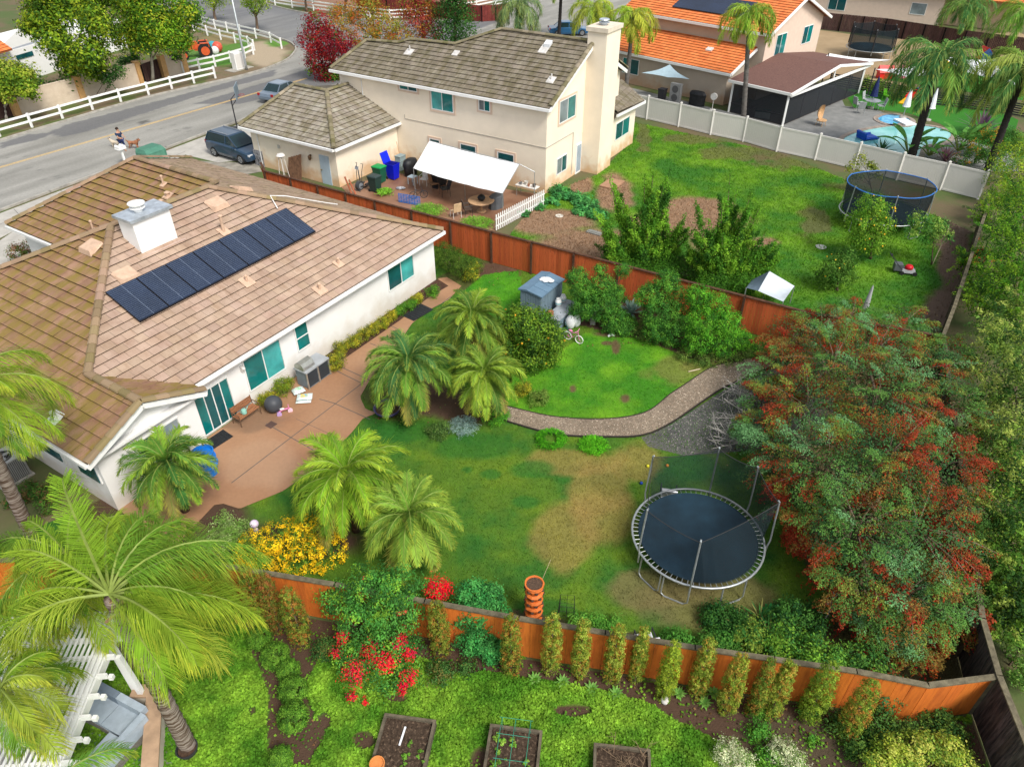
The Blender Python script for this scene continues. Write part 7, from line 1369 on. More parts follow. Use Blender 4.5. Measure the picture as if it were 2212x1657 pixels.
g = G(1538, 238); t = thing('fan_heater', 'white round pedestal fan by the corner of the beige house', 'fan', g, -.7, local=True); b = B(); b.tube([(0, 0, 0), (0, 0, .9)], .03, 6); b.lathe((0, 0, 0), [(.22, 0), (.2, .06)], 12); b.done('stand', WHC, t); b = B(); b.tube([(0, -.1, 1.1), (0, .08, 1.1)], .28, 16); b.done('fan_head', WHC, t)
g = G(1663, 262); t = thing('cooler_box', 'white and green storage chest inside the screened room', 'chest', g+Vector((-.4, .9, .02)), math.radians(-20), local=True); b = B(); b.box(-.6, -.3, 0, .6, .3, .5); b.done('body', SKW, t); b = B(); b.box(-.62, -.32, .5, .62, .32, .6); b.done('lid', mt('lid_green', (.02, .12, .09), .5), t)
# ================================================================ planting
def tb(b, px, py, rp, dy=0., sx=1., sz=.85, sy=None):          # leaf mass of the tree rooted at photo point b, seen at (px,py)
    g = G(*b); Y = g.y+dy; c, s = math.cos(TH), math.sin(TH); v = (py-CY)/F; z = CAMH-Y*(s+v*c)/(c-v*s); f = Y*c-(z-CAMH)*s; r = rp*f/F
    return ((px-CX)/F*f, Y, z, r*sx, r*(sy or sx), r*sz)
LG1 = [(.05, .13, .015), (.09, .19, .02), (.14, .24, .03), (.03, .08, .012)]
DK1 = [(.02, .065, .015), (.035, .10, .02), (.05, .14, .025)]
YG1 = [(.12, .20, .015), (.20, .28, .02), (.07, .14, .015), (.26, .30, .04)]
def tree(name, label, b, blobs, n, size, pal, tr=.14, cat='tree', clump=.45, extra=(), wts=None, limbs=6, group=None, bark=None, per=28, shell=.5):
    g = G(*b); t = thing(name, label, cat, g, group=group); zc_ = sum(q_[2] for q_ in blobs)/len(blobs); cx = sum(q_[0] for q_ in blobs)/len(blobs); cy_ = sum(q_[1] for q_ in blobs)/len(blobs)
    lb = [(q_[0], q_[1], max(.2, q_[2]-q_[5]*.2)) for q_ in random.sample(list(blobs), min(limbs, len(blobs)))]
    trunk(t, g, ((g.x+cx)/2, (g.y+cy_)/2, zc_*.75), tr, limbs=lb, mat=bark)
    crown('crown', [cloud(blobs, n, size, pal, clump, wts=wts, per=per, shell=shell)]+list(extra), t); return t
def shrub(name, label, blobs, n, size, pal, clump=.16, cat='shrub', group=None, wts=None, extra=(), up=.35, asp=.55, shell=.5, per=28, stem=True):
    zb = min(q_[2] for q_ in blobs); bx = sum(q_[0] for q_ in blobs)/len(blobs); by = sum(q_[1] for q_ in blobs)/len(blobs)
    t = thing(name, label, cat, (bx, by, 0), group=group); crown('foliage', [cloud(blobs, n, size, pal, clump, wts=wts, up=up, asp=asp, shell=shell, per=per)]+list(extra), t)
    if stem:
        b = B()
        for q_ in blobs[:10]: b.tube([(bx+(q_[0]-bx)*.5, by+(q_[1]-by)*.5, 0), (q_[0], q_[1], q_[2])], [.035, .012], 5)
        b.done('stem', mt('bark', (.16, .11, .075), .9, .3, 6, .8, 30, stretch=(1, 1, .3)), t)
    return t
def feather(blobs, ns, n, size, pal, L_, seed=0):            # feathery shoots standing out of a crown
    ar = np.array(blobs); bi = RS.randint(0, len(ar), ns); d = nrm(RS.normal(size=(ns, 3))+[0, -.2, .6]); st = ar[bi, :3]+d*ar[bi, 3:6]*.75
    return sprays(st, d+RS.normal(size=(ns, 3))*.3+[0, 0, .4], L_, n, size, pal, .25, .09, .45)
# ---- feather palms in the near yard
PD = [(.10, .19, .025), (.15, .26, .03), (.07, .15, .025), (.20, .31, .035)]; PT = (.42, .36, .04)
PK = mt('palm_fibre', (.075, .045, .028), .95, .4, 9, 1., 25)
for i, (px, py, z, L_, nf, lb, pl, sp) in enumerate(((884, 790, 2.3, 2.25, 54, 'bushy feather palm nearest the patio in the three palm cluster', [(.07, .17, .035), (.11, .23, .03), (.05, .14, .04)], (.15, -.35)), (1020, 688, 2.3, 2.05, 48, 'rear feather palm of the cluster beside the orange tree', PD, (.2, -.4)), (1046, 812, 2.1, 1.85, 42, 'smaller bright feather palm above the gravel path end', PD, None),
        (748, 1030, 2.5, 2.35, 44, 'feather palm with dark trunk rising behind the yellow flowers', [(.15, .28, .02), (.22, .34, .03), (.11, .22, .02)], None), (886, 1118, 2.1, 1.95, 42, 'feather palm with arching fronds right of the yellow flowers', [(.16, .28, .04), (.22, .34, .05), (.12, .22, .03)], None), (362, 1003, 2.2, 1.9, 46, 'dark green feather palm in front of the gable window', [(.05, .15, .03), (.09, .21, .03), (.16, .28, .03)], None))):
    tp = G(px, py, z); palm('date_palm', lb, 'palm tree', (tp.x, tp.y, 0), tp, .12, nf, L_, 72, .021, pl, PT, droop=.9, lift=(-.5, 1.35), ll=.23, sag=.16, seed=i+3, bark=PK, skirt=14, plum=.28, segs=8, spray=sp)
QP = [(.15, .26, .02), (.21, .31, .025), (.10, .20, .02), (.26, .33, .04)]
QB = mt('queen_bark', (.30, .25, .21), .95, .3, 5, 1., 18, stretch=(.4, .4, 4), c2=(.09, .055, .035), f=.5, ct=.06)
bq = G(410, 1618); z1 = HZ(410, 1618, 1290); tq = G(240, 1290, z1)
palm('queen_palm', 'tall queen palm with long drooping fronds rising beside the pergola', 'palm tree', bq, tq, .17, 27, 3.5, 170, .0135, QP, (.55, .45, .05), droop=1.0, lift=(-.35, .85), ll=.29, sag=.95, seed=5, bark=QB, skirt=10, plum=.75, azs=[-.32, -.75, .05, .62, 1.05, 1.5, 1.95, 2.5, 3.05, 3.45, .85, -.1, 2.2, .35, 1.3, 2.8, .5, 1.75, .2, 2.35, 2.95, 3.3, .75, 1.6, 2.1, -.5, 2.65], fl=[.12, .0, .4, .45, .75, .7, .5, .45, .2, .35, .1, -.45, 1.2, .8, .2, .7, -.35, .1, -.1, -.1, -.3, .0, -.3, -.35, .1, .5, .1])
bq = G(75, 1172); z2 = HZ(75, 1172, 850); palm('queen_palm', 'queen palm at the left edge with its fronds over the brown roof', 'palm tree', bq, G(-75, 850, z2), .17, 22, 3.0, 150, .014, QP, (.5, .42, .05), droop=.95, lift=(-.3, .9), ll=.27, sag=.7, seed=12, bark=QB, skirt=8, plum=.5)
tq = G(150, 1205, 4.7); palm('queen_palm', 'lower queen palm crown mingled with the tall one at the lower left', 'palm tree', (tq.x, tq.y, 0), tq, .14, 20, 2.7, 130, .013, QP, (.55, .45, .05), droop=1.05, lift=(-.4, 1.1), ll=.29, sag=.9, seed=44, bark=QB, skirt=8, plum=.6)
tq = G(5, 1490, 5.2); palm('queen_palm', 'young queen palm crown over the pergola lattice at the left edge', 'palm tree', (tq.x-.1, tq.y, 0), tq, .12, 20, 1.8, 110, .013, QP, (.55, .45, .05), droop=1.1, lift=(-.5, 1.0), ll=.34, sag=.7, seed=15, bark=QB, plum=.4)
tq = G(120, 1690, 3.9); palm('queen_palm', 'palm with a low frond arching over the outdoor sofa', 'palm tree', (tq.x-.4, tq.y-.6, 0), tq, .12, 4, 2.5, 130, .015, [(.10, .21, .03), (.16, .28, .03)], (.55, .42, .04), droop=.9, lift=(-.2, .5), ll=.24, sag=.6, seed=21, bark=QB, plum=.45, azs=[.62, 5.2, 4.5, 3.9], fl=[.5, .2, .5, .3])
# ---- palms further off
FP = [(.06, .14, .03), (.10, .19, .03), (.15, .25, .03)]; DBK = mt('dark_trunk', (.035, .03, .028), .9, .3, 6, .5, 20, stretch=(1, 1, 3))
def far_palm(label, b, top, L_, pal, seed, bark=DBK, nf=22, r=.17, droop=1.0, group=None, tips=(.4, .35, .06), nl=46, lw=.05, sag=.75, plum=.5, lift=(-.4, 1.0)):
    g = G(*b); q_ = tb(b, top[0], top[1], 1); return palm('queen_palm', label, 'palm tree', g, (q_[0], q_[1], q_[2]), r, nf, L_, nl, lw, pal, tips, droop=droop, lift=lift, ll=.27, sag=sag, seed=seed, bark=bark, plum=plum, segs=8, group=group)
far_palm('grey green queen palm behind the peak of the mossy roof', (1112, 115), (1118, 18), 4.2, [(.10, .17, .08), (.07, .13, .05), (.15, .22, .08)], 31, nf=26, droop=1.25)
far_palm('queen palm whose dark trunk rises left of the blue car', (1207, 84), (1214, -45), 3.2, FP, 32)
far_palm('yellow green queen palm directly left of the tall chimney', (1282, 108), (1283, 22), 3.9, [(.16, .27, .02), (.22, .33, .03), (.28, .33, .04)], 33, nf=26, droop=1.2)
far_palm('queen palm with curved grey trunk right of the tall chimney', (1352, 196), (1368, 38), 3.3, [(.16, .27, .02), (.22, .33, .03), (.30, .33, .04)], 34, bark=mt('grey_trunk', (.13, .12, .11), .9, .3, 4), nf=24, droop=1.2)
far_palm('queen palm standing in front of the brown shingle patio room', (1606, 258), (1620, 32), 3.2, [(.12, .22, .02), (.18, .29, .03), (.30, .30, .04)], 35, bark=MC['grey_trunk'], nf=20, droop=1.15)
far_palm('large dark trunked palm rising from the pool edge', (1967, 345), (2030, 132), 4.6, [(.05, .14, .04), (.08, .18, .04), (.12, .23, .04)], 36, nf=28, r=.24, nl=60, droop=1.15)
far_palm('palm with leaning dark trunk in the shrubs at the right of the pool', (2128, 380), (2215, 150), 4.2, [(.07, .16, .04), (.14, .24, .04), (.22, .29, .06)], 37, nf=26, r=.2, nl=60, droop=1.2)
far_palm('bright green palm at the top right corner', (2215, 150), (2222, 30), 4.2, [(.10, .23, .03), (.15, .28, .03)], 38, nf=24, droop=1.1)
far_palm('dark green palm beyond the play lawn', (2085, 95), (2090, 15), 4.0, [(.05, .15, .04), (.09, .2, .04)], 39, nf=24, droop=1.1)
# ---- street trees
tree('street_tree', 'tall yellow green feathery tree behind the block wall at the top left', (165, 214), [tb((165, 214), q_[0], q_[1]-4, q_[2]*.86, *q_[3:]) for q_ in ((100, 38, 46), (160, 15, 52, 1.5), (212, 55, 42, -1), (118, 92, 40, -1), (192, 118, 44, -1.2), (150, 148, 32, -.5), (225, -20, 48, 1), (85, -20, 44), (205, 155, 26), (70, 60, 26))], 26000, .27, [(.08, .16, .012), (.16, .25, .015), (.24, .30, .02), (.04, .09, .012)], .22, clump=.8)
tree('street_tree', 'round yellow green tree with pale trunk in front of the wooden gate', (330, 177), [tb((330, 177), q_[0], q_[1]-10, q_[2]*.84, *q_[3:]) for q_ in ((330, 62, 60, 0), (290, 25, 50, 1.5), (370, 92, 42, -1), (402, 42, 42, .5), (268, 88, 38, -1), (330, -15, 55, 1), (310, 105, 28, -1), (395, 100, 22))], 24000, .25, [(.07, .17, .012), (.15, .27, .015), (.26, .30, .02), (.04, .10, .012)], .17, clump=.65, bark=mt('pale_bark', (.4, .36, .3), .9, .2, 5))
tree('street_tree', 'small yellow green tree at the left end of the block wall', (14, 262), [tb((14, 262), *q_) for q_ in ((15, 160, 34), (48, 172, 32, .5), (8, 192, 28, -.5), (62, 196, 20, -.5), (-25, 170, 36))], 9000, .24, YG1, .12, clump=.5, bark=MC['pale_bark'])
shrub('hedge_mass', 'dark green bushes crowded behind the block wall', [tb((100, 212), x, y, r_) for x, y, r_ in ((95, 205, 16), (115, 195, 18), (140, 188, 18), (165, 182, 16), (85, 180, 16), (230, 170, 18), (255, 155, 16))], 3500, .2, DK1+[(.07, .13, .03)], .4)
shrub('hedge_mass', 'dark shrubs under the round street tree by the tractor lawn', [tb((350, 160), x, y, r_) for x, y, r_ in ((270, 132, 14), (290, 128, 14), (378, 118, 14))], 1500, .2, DK1, .4)
for i, (b0, tps, pal, lb) in enumerate((((398, 30), ((405, -30, 30), (385, -15, 20)), YG1, 'street tree with its trunk at the top edge above the round tree'), ((465, 47), ((462, 3, 17), (475, -6, 18), (450, -2, 14), (465, -25, 26)), YG1, 'slim street tree by the road left of the lamp post'), ((557, 70), ((550, 12, 20), (530, 6, 14), (572, 5, 16), (552, -15, 28)), YG1, 'slim street tree with yellow green crown right of the lamp post'), ((662, 25), ((665, -30, 26), (650, -22, 18)), YG1, 'street tree trunk in front of the white three rail fence'), ((745, 38), ((745, -28, 26), (758, -22, 22)), YG1, 'grey trunked street tree behind the autumn coloured trees'))):
    tree('street_tree', lb, b0, [tb(b0, *q_) for q_ in tps], 2400, .2, pal, .2, clump=.5, limbs=3)
REDP = [(.20, .012, .018), (.13, .008, .015), (.28, .025, .02), (.08, .10, .02)]; ORP = [(.30, .15, .02), (.22, .20, .03), (.32, .09, .02), (.12, .16, .02)]
b0 = (735, 172); tree('autumn_tree', 'deep red autumn tree left of the mossy roof', b0, [tb(b0, *q_) for q_ in ((690, 58, 34), (672, 92, 28), (722, 98, 36, -1), (692, 130, 32), (705, 160, 24), (748, 100, 24))], 9000, .2, REDP, .16, clump=.5, wts=[.4, .25, .2, .15], extra=[cloud([tb(b0, *q_) for q_ in ((715, 165, 20), (680, 150, 16), (735, 165, 14))], 1400, .2, LG1, .4)])
b0 = (820, 120); tree('autumn_tree', 'orange and gold autumn tree in the middle of the street row', b0, [tb(b0, *q_) for q_ in ((735, 38, 34), (790, 30, 42), (830, 55, 40, -1), (862, 82, 30, -1), (785, 75, 38, -1), (800, 0, 25))], 9000, .2, ORP, .16, clump=.5)
b0 = (915, 105); tree('autumn_tree', 'pink red and orange autumn tree beside the dark conifer', b0, [tb(b0, *q_) for q_ in ((888, 18, 34), (925, 22, 34), (900, 55, 38, -1), (932, 72, 26, -1), (912, -10, 30))], 8000, .2, [(.28, .05, .04), (.20, .02, .025), (.28, .12, .02), (.15, .14, .02)], .16, clump=.5)
b0 = (985, 112); g = G(*b0); t = thing('conifer', 'dark green tiered conifer behind the mossy roof', 'tree', g); hz_ = 10.5; trunk(t, g, (g.x, g.y, hz_), .15)
sp_s, sp_d, sp_l = [], [], []
for lv in range(15):
    z = .8+lv*.65; Rr = 3.0*(1-lv/17)
    for j in range(11): a = j*.571+lv*.9; sp_s.append((g.x, g.y, z)); sp_d.append((math.cos(a), math.sin(a), .12)); sp_l.append(Rr)
crown('crown', [sprays(sp_s, sp_d, np.array(sp_l), 12000, .24, DK1, .12, .28, .5, taper=.3)], t)
# ---- upright twisted junipers next door
def juniper(label, b, tips, n, seed, base):
    g = G(*b); t = thing('juniper', label, 'tree', g); rs = np.random.RandomState(seed); st, dr, L_ = [], [], []
    tb_ = B()
    for tx, ty in tips:
        q_ = tb(b, tx, ty, 1, rs.uniform(-.8, .8)); e = np.array(q_[:3]); s0 = np.array([g.x+(e[0]-g.x)*.38, g.y+rs.uniform(-.3, .3), max(.4, e[2]*.22)]); d = e-s0; l = np.linalg.norm(d); mid = s0+d*.55
        st.append(s0); dr.append(d/l); L_.append(l); tb_.tube([tuple(g), tuple(s0), tuple(mid), tuple(e)], [.06, .045, .03, .01], 5)
        for k4 in range(9):
            f_ = rs.uniform(0, .7); s1 = s0+d*f_; dd = d/l*1.0+rs.normal(size=3)*.38; dd[2] = abs(dd[2])*.8+.3; st.append(s1); dr.append(dd); L_.append(l*rs.uniform(.2, .34))
    tb_.done('trunk', mt('bark', (.16, .11, .075), .9), t)
    crown('crown', [sprays(st, dr, np.array(L_), n, .088, [(.06, .17, .015), (.10, .24, .018), (.16, .31, .025), (.03, .10, .012)], -.06, .165, .65, taper=.7), cloud([blob(*q_) for q_ in base], 36000, .07, [(.04, .13, .012), (.07, .19, .015), (.03, .09, .012)], .3, up=.5)], t)
juniper('left of the two spiky upright junipers behind the red fence', (1398, 592), [(1282, 462), (1300, 500), (1316, 390), (1340, 440), (1283, 530), (1365, 470), (1392, 385), (1410, 380), (1445, 375), (1432, 405), (1350, 520), (1480, 470), (1465, 510), (1310, 540), (1395, 440), (1420, 450), (1325, 560), (1460, 560), (1380, 520), (1425, 530), (1500, 500), (1300, 570), (1340, 500), (1400, 500), (1440, 480), (1350, 575), (1410, 570)], 110000, 1, [(1330, 560, .8, 30), (1380, 545, 1., 40), (1440, 560, .9, 38), (1475, 575, .7, 26), (1360, 590, .5, 36), (1420, 600, .5, 36)])
juniper('right hand spiky juniper with branches leaning to the right', (1565, 622), [(1500, 440), (1530, 480), (1577, 378), (1590, 420), (1560, 440), (1620, 425), (1605, 470), (1655, 500), (1640, 450), (1683, 515), (1680, 545), (1650, 560), (1520, 520), (1560, 510), (1600, 530), (1500, 560), (1540, 570), (1610, 580), (1580, 560), (1480, 530), (1640, 590), (1525, 600), (1580, 480), (1610, 520), (1550, 480), (1600, 600), (1560, 600), (1690, 560), (1670, 530)], 110000, 2, [(1520, 575, .9, 38), (1575, 560, 1., 44), (1630, 575, .9, 36), (1540, 610, .5, 38), (1600, 615, .5, 36), (1655, 590, .7, 22)])
# ---- citrus
FR = mt('orange_fruit', (.70, .33, .015), .5)
def citrus(label, b, blobs, n, fr, pal=None, sz=.10, fm=FR, fs=.045, name='citrus_tree'):
    t = tree(name, label, b, blobs, n, sz, pal or [(.05, .12, .012), (.09, .18, .015), (.14, .23, .02), (.035, .085, .015)], .07, clump=.22)
    fb = B(); rs = random.Random(len(label))
    for i in range(fr):
        q_ = rs.choice(blobs); d = Vector((rs.gauss(0, 1), rs.gauss(-.5, 1), rs.gauss(.3, 1))).normalized(); fb.ell((q_[0]+d.x*q_[3]*.98, q_[1]+d.y*q_[4]*.98, max(.1, q_[2]+d.z*q_[5]*.98)), fs, 7, 5)
    fo = fb.done('fruit', fm, t, kind='stuff', smooth=True); return t
b0 = (1150, 790); citrus('rounded orange tree with small fruit beside the grey shed', b0, [tb(b0, q_[0], q_[1], q_[2]*1.12) for q_ in ((1150, 712, 48), (1120, 690, 34, .3), (1182, 735, 38), (1140, 765, 42, -.4), (1180, 770, 26, -.3), (1108, 740, 30))], 22000, 26, fs=.05)
b0 = (1880, 560); citrus('tall orange tree in front of the blue rimmed trampoline', b0, [tb(b0, *q_) for q_ in ((1878, 448, 30), (1858, 480, 32), (1905, 490, 28), (1880, 520, 36), (1850, 520, 22), (1912, 455, 20))], 11000, 36, fs=.048, pal=[(.06, .16, .015), (.11, .23, .02), (.17, .29, .03)], fm=mt('yellow_fruit', (.75, .45, .02), .5))
b0 = (1808, 628); citrus('dark round orange tree left of the tall one', b0, [tb(b0, *q_) for q_ in ((1805, 575, 30), (1828, 560, 24), (1790, 598, 26), (1825, 595, 26))], 6000, 10, pal=[(.03, .09, .012), (.06, .14, .02), (.10, .2, .03)], fs=.04, fm=MC['yellow_fruit'])
b0 = (1860, 410); tree('small_tree', 'thin yellow leaved tree between the vinyl fence and the trampoline', (1885, 420), [tb((1885, 420), *q_) for q_ in ((1840, 360, 14), (1860, 350, 16), (1880, 365, 14), (1850, 378, 14), (1895, 378, 12), (1835, 385, 10))], 1100, .14, [(.12, .16, .02), (.2, .22, .03)], .05, clump=.3)
b0 = (2005, 560); tree('sapling', 'slim sapling tied to the leaning stake by the dirt path', (2012, 572), [tb((2012, 572), *q_) for q_ in ((1985, 478, 20), (2015, 490, 24), (2040, 510, 16), (2005, 515, 20), (1968, 500, 14), (2035, 485, 14))], 2600, .12, [(.05, .15, .03), (.1, .22, .04), (.18, .28, .05)], .04, clump=.25)
# ---- shrubs along the red fence
SG = [(.04, .14, .02), (.07, .20, .025), (.11, .27, .03), (.025, .09, .015)]
b0 = (1290, 705); shrub('tall_shrub', 'bushy green shrubs between the deck box and the agave', [tb(b0, q_[0], q_[1], q_[2]*1.2, *q_[3:]) for q_ in ((1248, 600, 22, .8), (1262, 630, 26, .4), (1300, 615, 26, .6), (1258, 665, 26), (1300, 660, 32), (1330, 640, 22, .5), (1345, 585, 13, 1), (1330, 690, 26, -.3), (1352, 705, 22, -.5), (1297, 580, 12, .9))], 34000, .07, SG, .13)
b0 = (1440, 735); shrub('tall_shrub', 'large green shrub spreading before the red fence behind the agave', [tb(b0, q_[0], q_[1], q_[2]*1.15, *q_[3:]) for q_ in ((1405, 640, 30, .8), (1440, 610, 26, 1.), (1425, 680, 38, .2), (1475, 650, 34, .7), (1415, 715, 26, -.3), (1460, 720, 34, -.3))], 30000, .07, SG, .13)
b0 = (1540, 770); shrub('tall_shrub', 'bright green bush at the right end of the fence planting', [tb(b0, *q_) for q_ in ((1510, 640, 30, 1.3), (1545, 660, 34, .9), (1520, 695, 42, .4), (1570, 700, 36, .4), (1510, 740, 34, -.1), (1560, 745, 34), (1600, 735, 28, .3), (1625, 760, 18, .2))], 30000, .068, [(.05, .19, .015), (.09, .28, .02), (.13, .34, .025), (.03, .11, .015)], .13)
shrub('low_hedge', 'low olive green shrubs along the upper edge of the gravel path', [blob(x, y, .22, 26, rz=.28) for x, y in ((1490, 770), (1515, 778), (1545, 780), (1575, 774), (1605, 765), (1630, 758), (1500, 755), (1390, 722), (1370, 712), (1410, 728))], 9000, .06, [(.09, .16, .03), (.14, .20, .04), (.05, .10, .02)], .12)
shrub('low_hedge', 'low green bushes around the white block left of the agave', [blob(x, y, .3, r_, rz=.35) for x, y, r_ in ((1335, 712, 24), (1310, 705, 18), (1350, 690, 20), (1285, 680, 18))], 4500, .06, SG, .12)
def rosette(name, label, px, pal, n=22, L_=.6, wd=.09, rise=.7, cat='plant', z=0., curl=.35, group=None):
    g = G(*px); t = []; V = []; Cc = []; rs = np.random.RandomState(len(label))
    for i in range(n):
        a = i*2.4; e = rise*(.35+.9*i/n); d = np.array([math.cos(a)*math.cos(e), math.sin(a)*math.cos(e), math.sin(e)]); w_ = np.array([-math.sin(a), math.cos(a), 0])*wd; l = L_*rs.uniform(.8, 1.1); p = np.array([g.x, g.y, z+.03])
        m_ = p+d*l*.5; e2 = p+d*l-np.array([0, 0, curl*l*.5]); V += [p-w_*.5, p+w_*.5, m_+w_, m_-w_, m_-w_, m_+w_, e2+w_*.1, e2-w_*.1]; c = np.array(pal[i % len(pal)]); Cc += [c, c*1.1]
    return npmesh(name, np.array(V), np.arange(len(V)).reshape(-1, 4), np.array(Cc), LEAF, label=label, cat=cat, group=group)
rosette('agave', 'blue grey agave between the green shrubs by the red fence', (1362, 680), [(.14, .24, .2), (.2, .3, .24)], 24, .95, .08, 1.1)
# ---- hedge and wall border
shrub('box_hedge', 'clipped dark green hedge between the white house corner and the red fence', [blob(x, y, z, 20, rz=.42) for z in (.45, .85) for x, y in ((958, 540), (975, 548), (992, 556), (1010, 566), (955, 560), (972, 570), (990, 580), (1005, 588), (1025, 575))], 17000, .05, [(.05, .10, .012), (.09, .15, .02), (.03, .07, .01)], .1, shell=.7)
shrub('yellow_bush', 'small yellow variegated bush at the end of the dark hedge', [blob(1016, 592, .45, 19, rz=.38), blob(1024, 580, .55, 14, rz=.3)], 3500, .06, [(.45, .40, .03), (.28, .30, .03), (.10, .16, .02)], .12)
YB = [(.26, .27, .02), (.16, .21, .02), (.38, .34, .03), (.10, .12, .02)]; GB_ = [(.07, .20, .02), (.12, .28, .02), (.05, .13, .02)]
border = [((734, 752), YB, 17, 'yellow green border shrub nearest the grill against the white wall'), ((760, 738), YB, 17, 'yellow green border shrub second along the white wall'), ((783, 724), YB, 17, 'yellow green border shrub third along the white wall'), ((806, 711), YB, 16, 'yellow green border shrub fourth along the white wall'), ((826, 698), YB, 15, 'yellow green border shrub fifth along the white wall'), ((842, 685), [(.45, .36, .03), (.2, .24, .02)], 12, 'golden leaved border plant under the bare rose stems'), ((862, 672), GB_, 15, 'bright green border clump beside the black walkway mat'), ((884, 660), GB_, 15, 'bright green border clump under the twin window'), ((898, 648), YB, 12, 'yellow green border tuft under the right end of the twin window'), ((932, 632), GB_, 16, 'round green bush at the white house corner')]
for (px, py), pal, rp, lb in border: shrub('border_shrub', lb, [blob(px, py, .28, rp, rz=.3), blob(px+8, py-5, .3, rp*.7, rz=.25)], 1800, .055, pal, .1, group='shrubs along the white wall', stem=False)
for px, py, z_, lb in ((720, 785, .8, 'wispy plant with bare stems at the right end of the grill cabinet'), (606, 838, .75, 'yellow green shrub left of the grill cabinet'), (572, 866, .5, 'green grassy plant behind the charcoal ball')): shrub('border_shrub', lb, [blob(px, py, z_*.5, 18, rz=z_*.55), blob(px+14, py-8, z_*.55, 15, rz=z_*.5)], 2600, .06, YB if px < 600 or px > 610 else [(.22, .26, .02), (.12, .2, .02)], .12, up=.1)
for i, (px, py) in enumerate(((842, 655), (892, 628))):
    g = G(px, py); b = B(); rs = random.Random(i)
    for k4 in range(7): e = Vector((g.x+rs.uniform(-.3, .3), g.y+rs.uniform(-.3, .3), rs.uniform(.7, 1.2))); b.tube([g, g.lerp(e, .5)+Vector((.03, 0, .05)), e], [.012, .008, .004], 4)
    b.done('rose_stems', mt('stem_brown', (.12, .09, .06), .8), label=('bare rose stems against the middle of the white wall', 'bare rose stems under the twin window')[i], cat='plant')
c_ = G(872, 700)
soilm = mt('border_soil', (.07, .035, .022), .95, .3, 8, .6, 30); W_ = [HF((a, b_, 0)) for a, b_ in ((-9.6, .34), (-9.6, -.15), (-8.2, -.55), (-4.5, -.6), (-2.2, -.45), (-.6, -.6), (-.3, .34))]; sheet('planting_bed', [(p.x, p.y) for p in W_], .036, soilm)
# beds round the palms
for px, py, rp, lb, pal in ((1160, 862, 24, 'small olive shrub at the left end of the bright lawn', [(.10, .17, .03), (.15, .22, .04)]), (1068, 902, 28, 'bright green bush where the gravel path ends', [(.06, .2, .02), (.10, .28, .02)]), (945, 930, 26, 'low dark plant in the palm bed', [(.06, .12, .03), (.1, .17, .04)]), (880, 905, 18, 'weedy plant under the left palm', [(.1, .2, .03), (.06, .12, .02)]), (1126, 845, 18, 'young yellow green plant by the palm bed', YB)):
    shrub('low_shrub', lb, [blob(px, py, .2, rp, rz=.3), blob(px+rp*.6, py-6, .2, rp*.6, rz=.25)], 2200, .06, pal, .12, stem=False)
def tuft(name, label, px, rp, pal, n, L_=.4, hole=0., size=.05, cat='plant', group=None, asp=.22, h=.1):
    g = G(*px); r = rp*scl(px[1]); a = RS.rand(500)*6.283; rr = r*(hole+(1-hole)*RS.rand(500)**.5)*.75; st = np.stack([g.x+np.cos(a)*rr, g.y+np.sin(a)*rr, np.full(500, .03)], 1); d = np.stack([np.cos(a)*.6*rr/r, np.sin(a)*.6*rr/r, np.full(500, 1.)], 1)+RS.normal(size=(500, 3))*.2
    return crown(name, [sprays(st, d, L_, n, size, pal, .7, .03, asp)], label=label, cat=cat, group=group)
tuft('grass_clump', 'ring shaped bright green grass clump left of its twin below the path', (1190, 952), 34, [(.06, .26, .01), (.10, .36, .015), (.04, .18, .01)], 7000, .42, .45, .07); tuft('grass_clump', 'round bright green grass clump right of the ring shaped one', (1281, 966), 32, [(.06, .26, .01), (.10, .36, .015), (.13, .4, .02)], 7000, .42, 0, .07)
tuft('blue_grass', 'silvery blue grass tuft below the middle palm', (1000, 925), 32, [(.22, .32, .30), (.30, .40, .36), (.14, .22, .2)], 5500, .5, 0, .06); tuft('patio_grass', 'leafy grass clump inside the patio fence left of the table', (925, 462), 34, [(.12, .30, .03), (.18, .36, .04)], 4500, 1.0, 0, .12, asp=.15); tuft('patio_grass', 'round grass clump at the corner of the picket fence', (1028, 492), 36, [(.12, .30, .03), (.18, .36, .04)], 4500, 1.0, 0, .12, asp=.15); tuft('patio_weed', 'small leafy plant beside the black bin', (832, 420), 12, [(.15, .34, .03), (.2, .4, .04)], 700, .8, 0, .12, asp=.5)
tuft('far_tuft', 'small green weed on the bare dirt next door', (1312, 490), 10, SG, 500, .3, 0, .1, asp=.5)
# ---- yellow lantana and planting by the left palms
LY = [(.66, .44, .01), (.74, .52, .02), (.50, .32, .01), (.16, .24, .02)]; bl = [blob(*q_) for q_ in ((560, 1185, .5, 44, None, .45), (610, 1165, .55, 46, None, .5), (665, 1150, .6, 44, None, .5), (640, 1195, .5, 50, None, .5), (700, 1190, .5, 44, None, .5), (700, 1140, .6, 34, None, .45), (538, 1195, .4, 30, None, .35), (590, 1205, .4, 38, None, .4))]
shrub('flowering_shrub', 'wide mound of bright yellow flowers behind the orange fence', bl, 9000, .055, [(.05, .13, .02), (.08, .18, .02)], .1, extra=[cloud([(a, b_, c, d*1.07, e*1.07, f_*1.12) for a, b_, c, d, e, f_ in bl], 13000, .05, LY, .09, shell=1., up=.8, asp=.9, per=14)])
shrub('pale_shrub', 'pale green leafy plants left of the yellow flowers', [blob(*q_) for q_ in ((500, 1150, .4, 30, None, .4), (470, 1175, .4, 30, None, .4), (520, 1140, .3, 22, None, .3), (440, 1190, .4, 30, None, .4), (480, 1130, .4, 26, None, .4))], 5000, .07, [(.20, .30, .08), (.12, .22, .04), (.28, .36, .14)], .14)
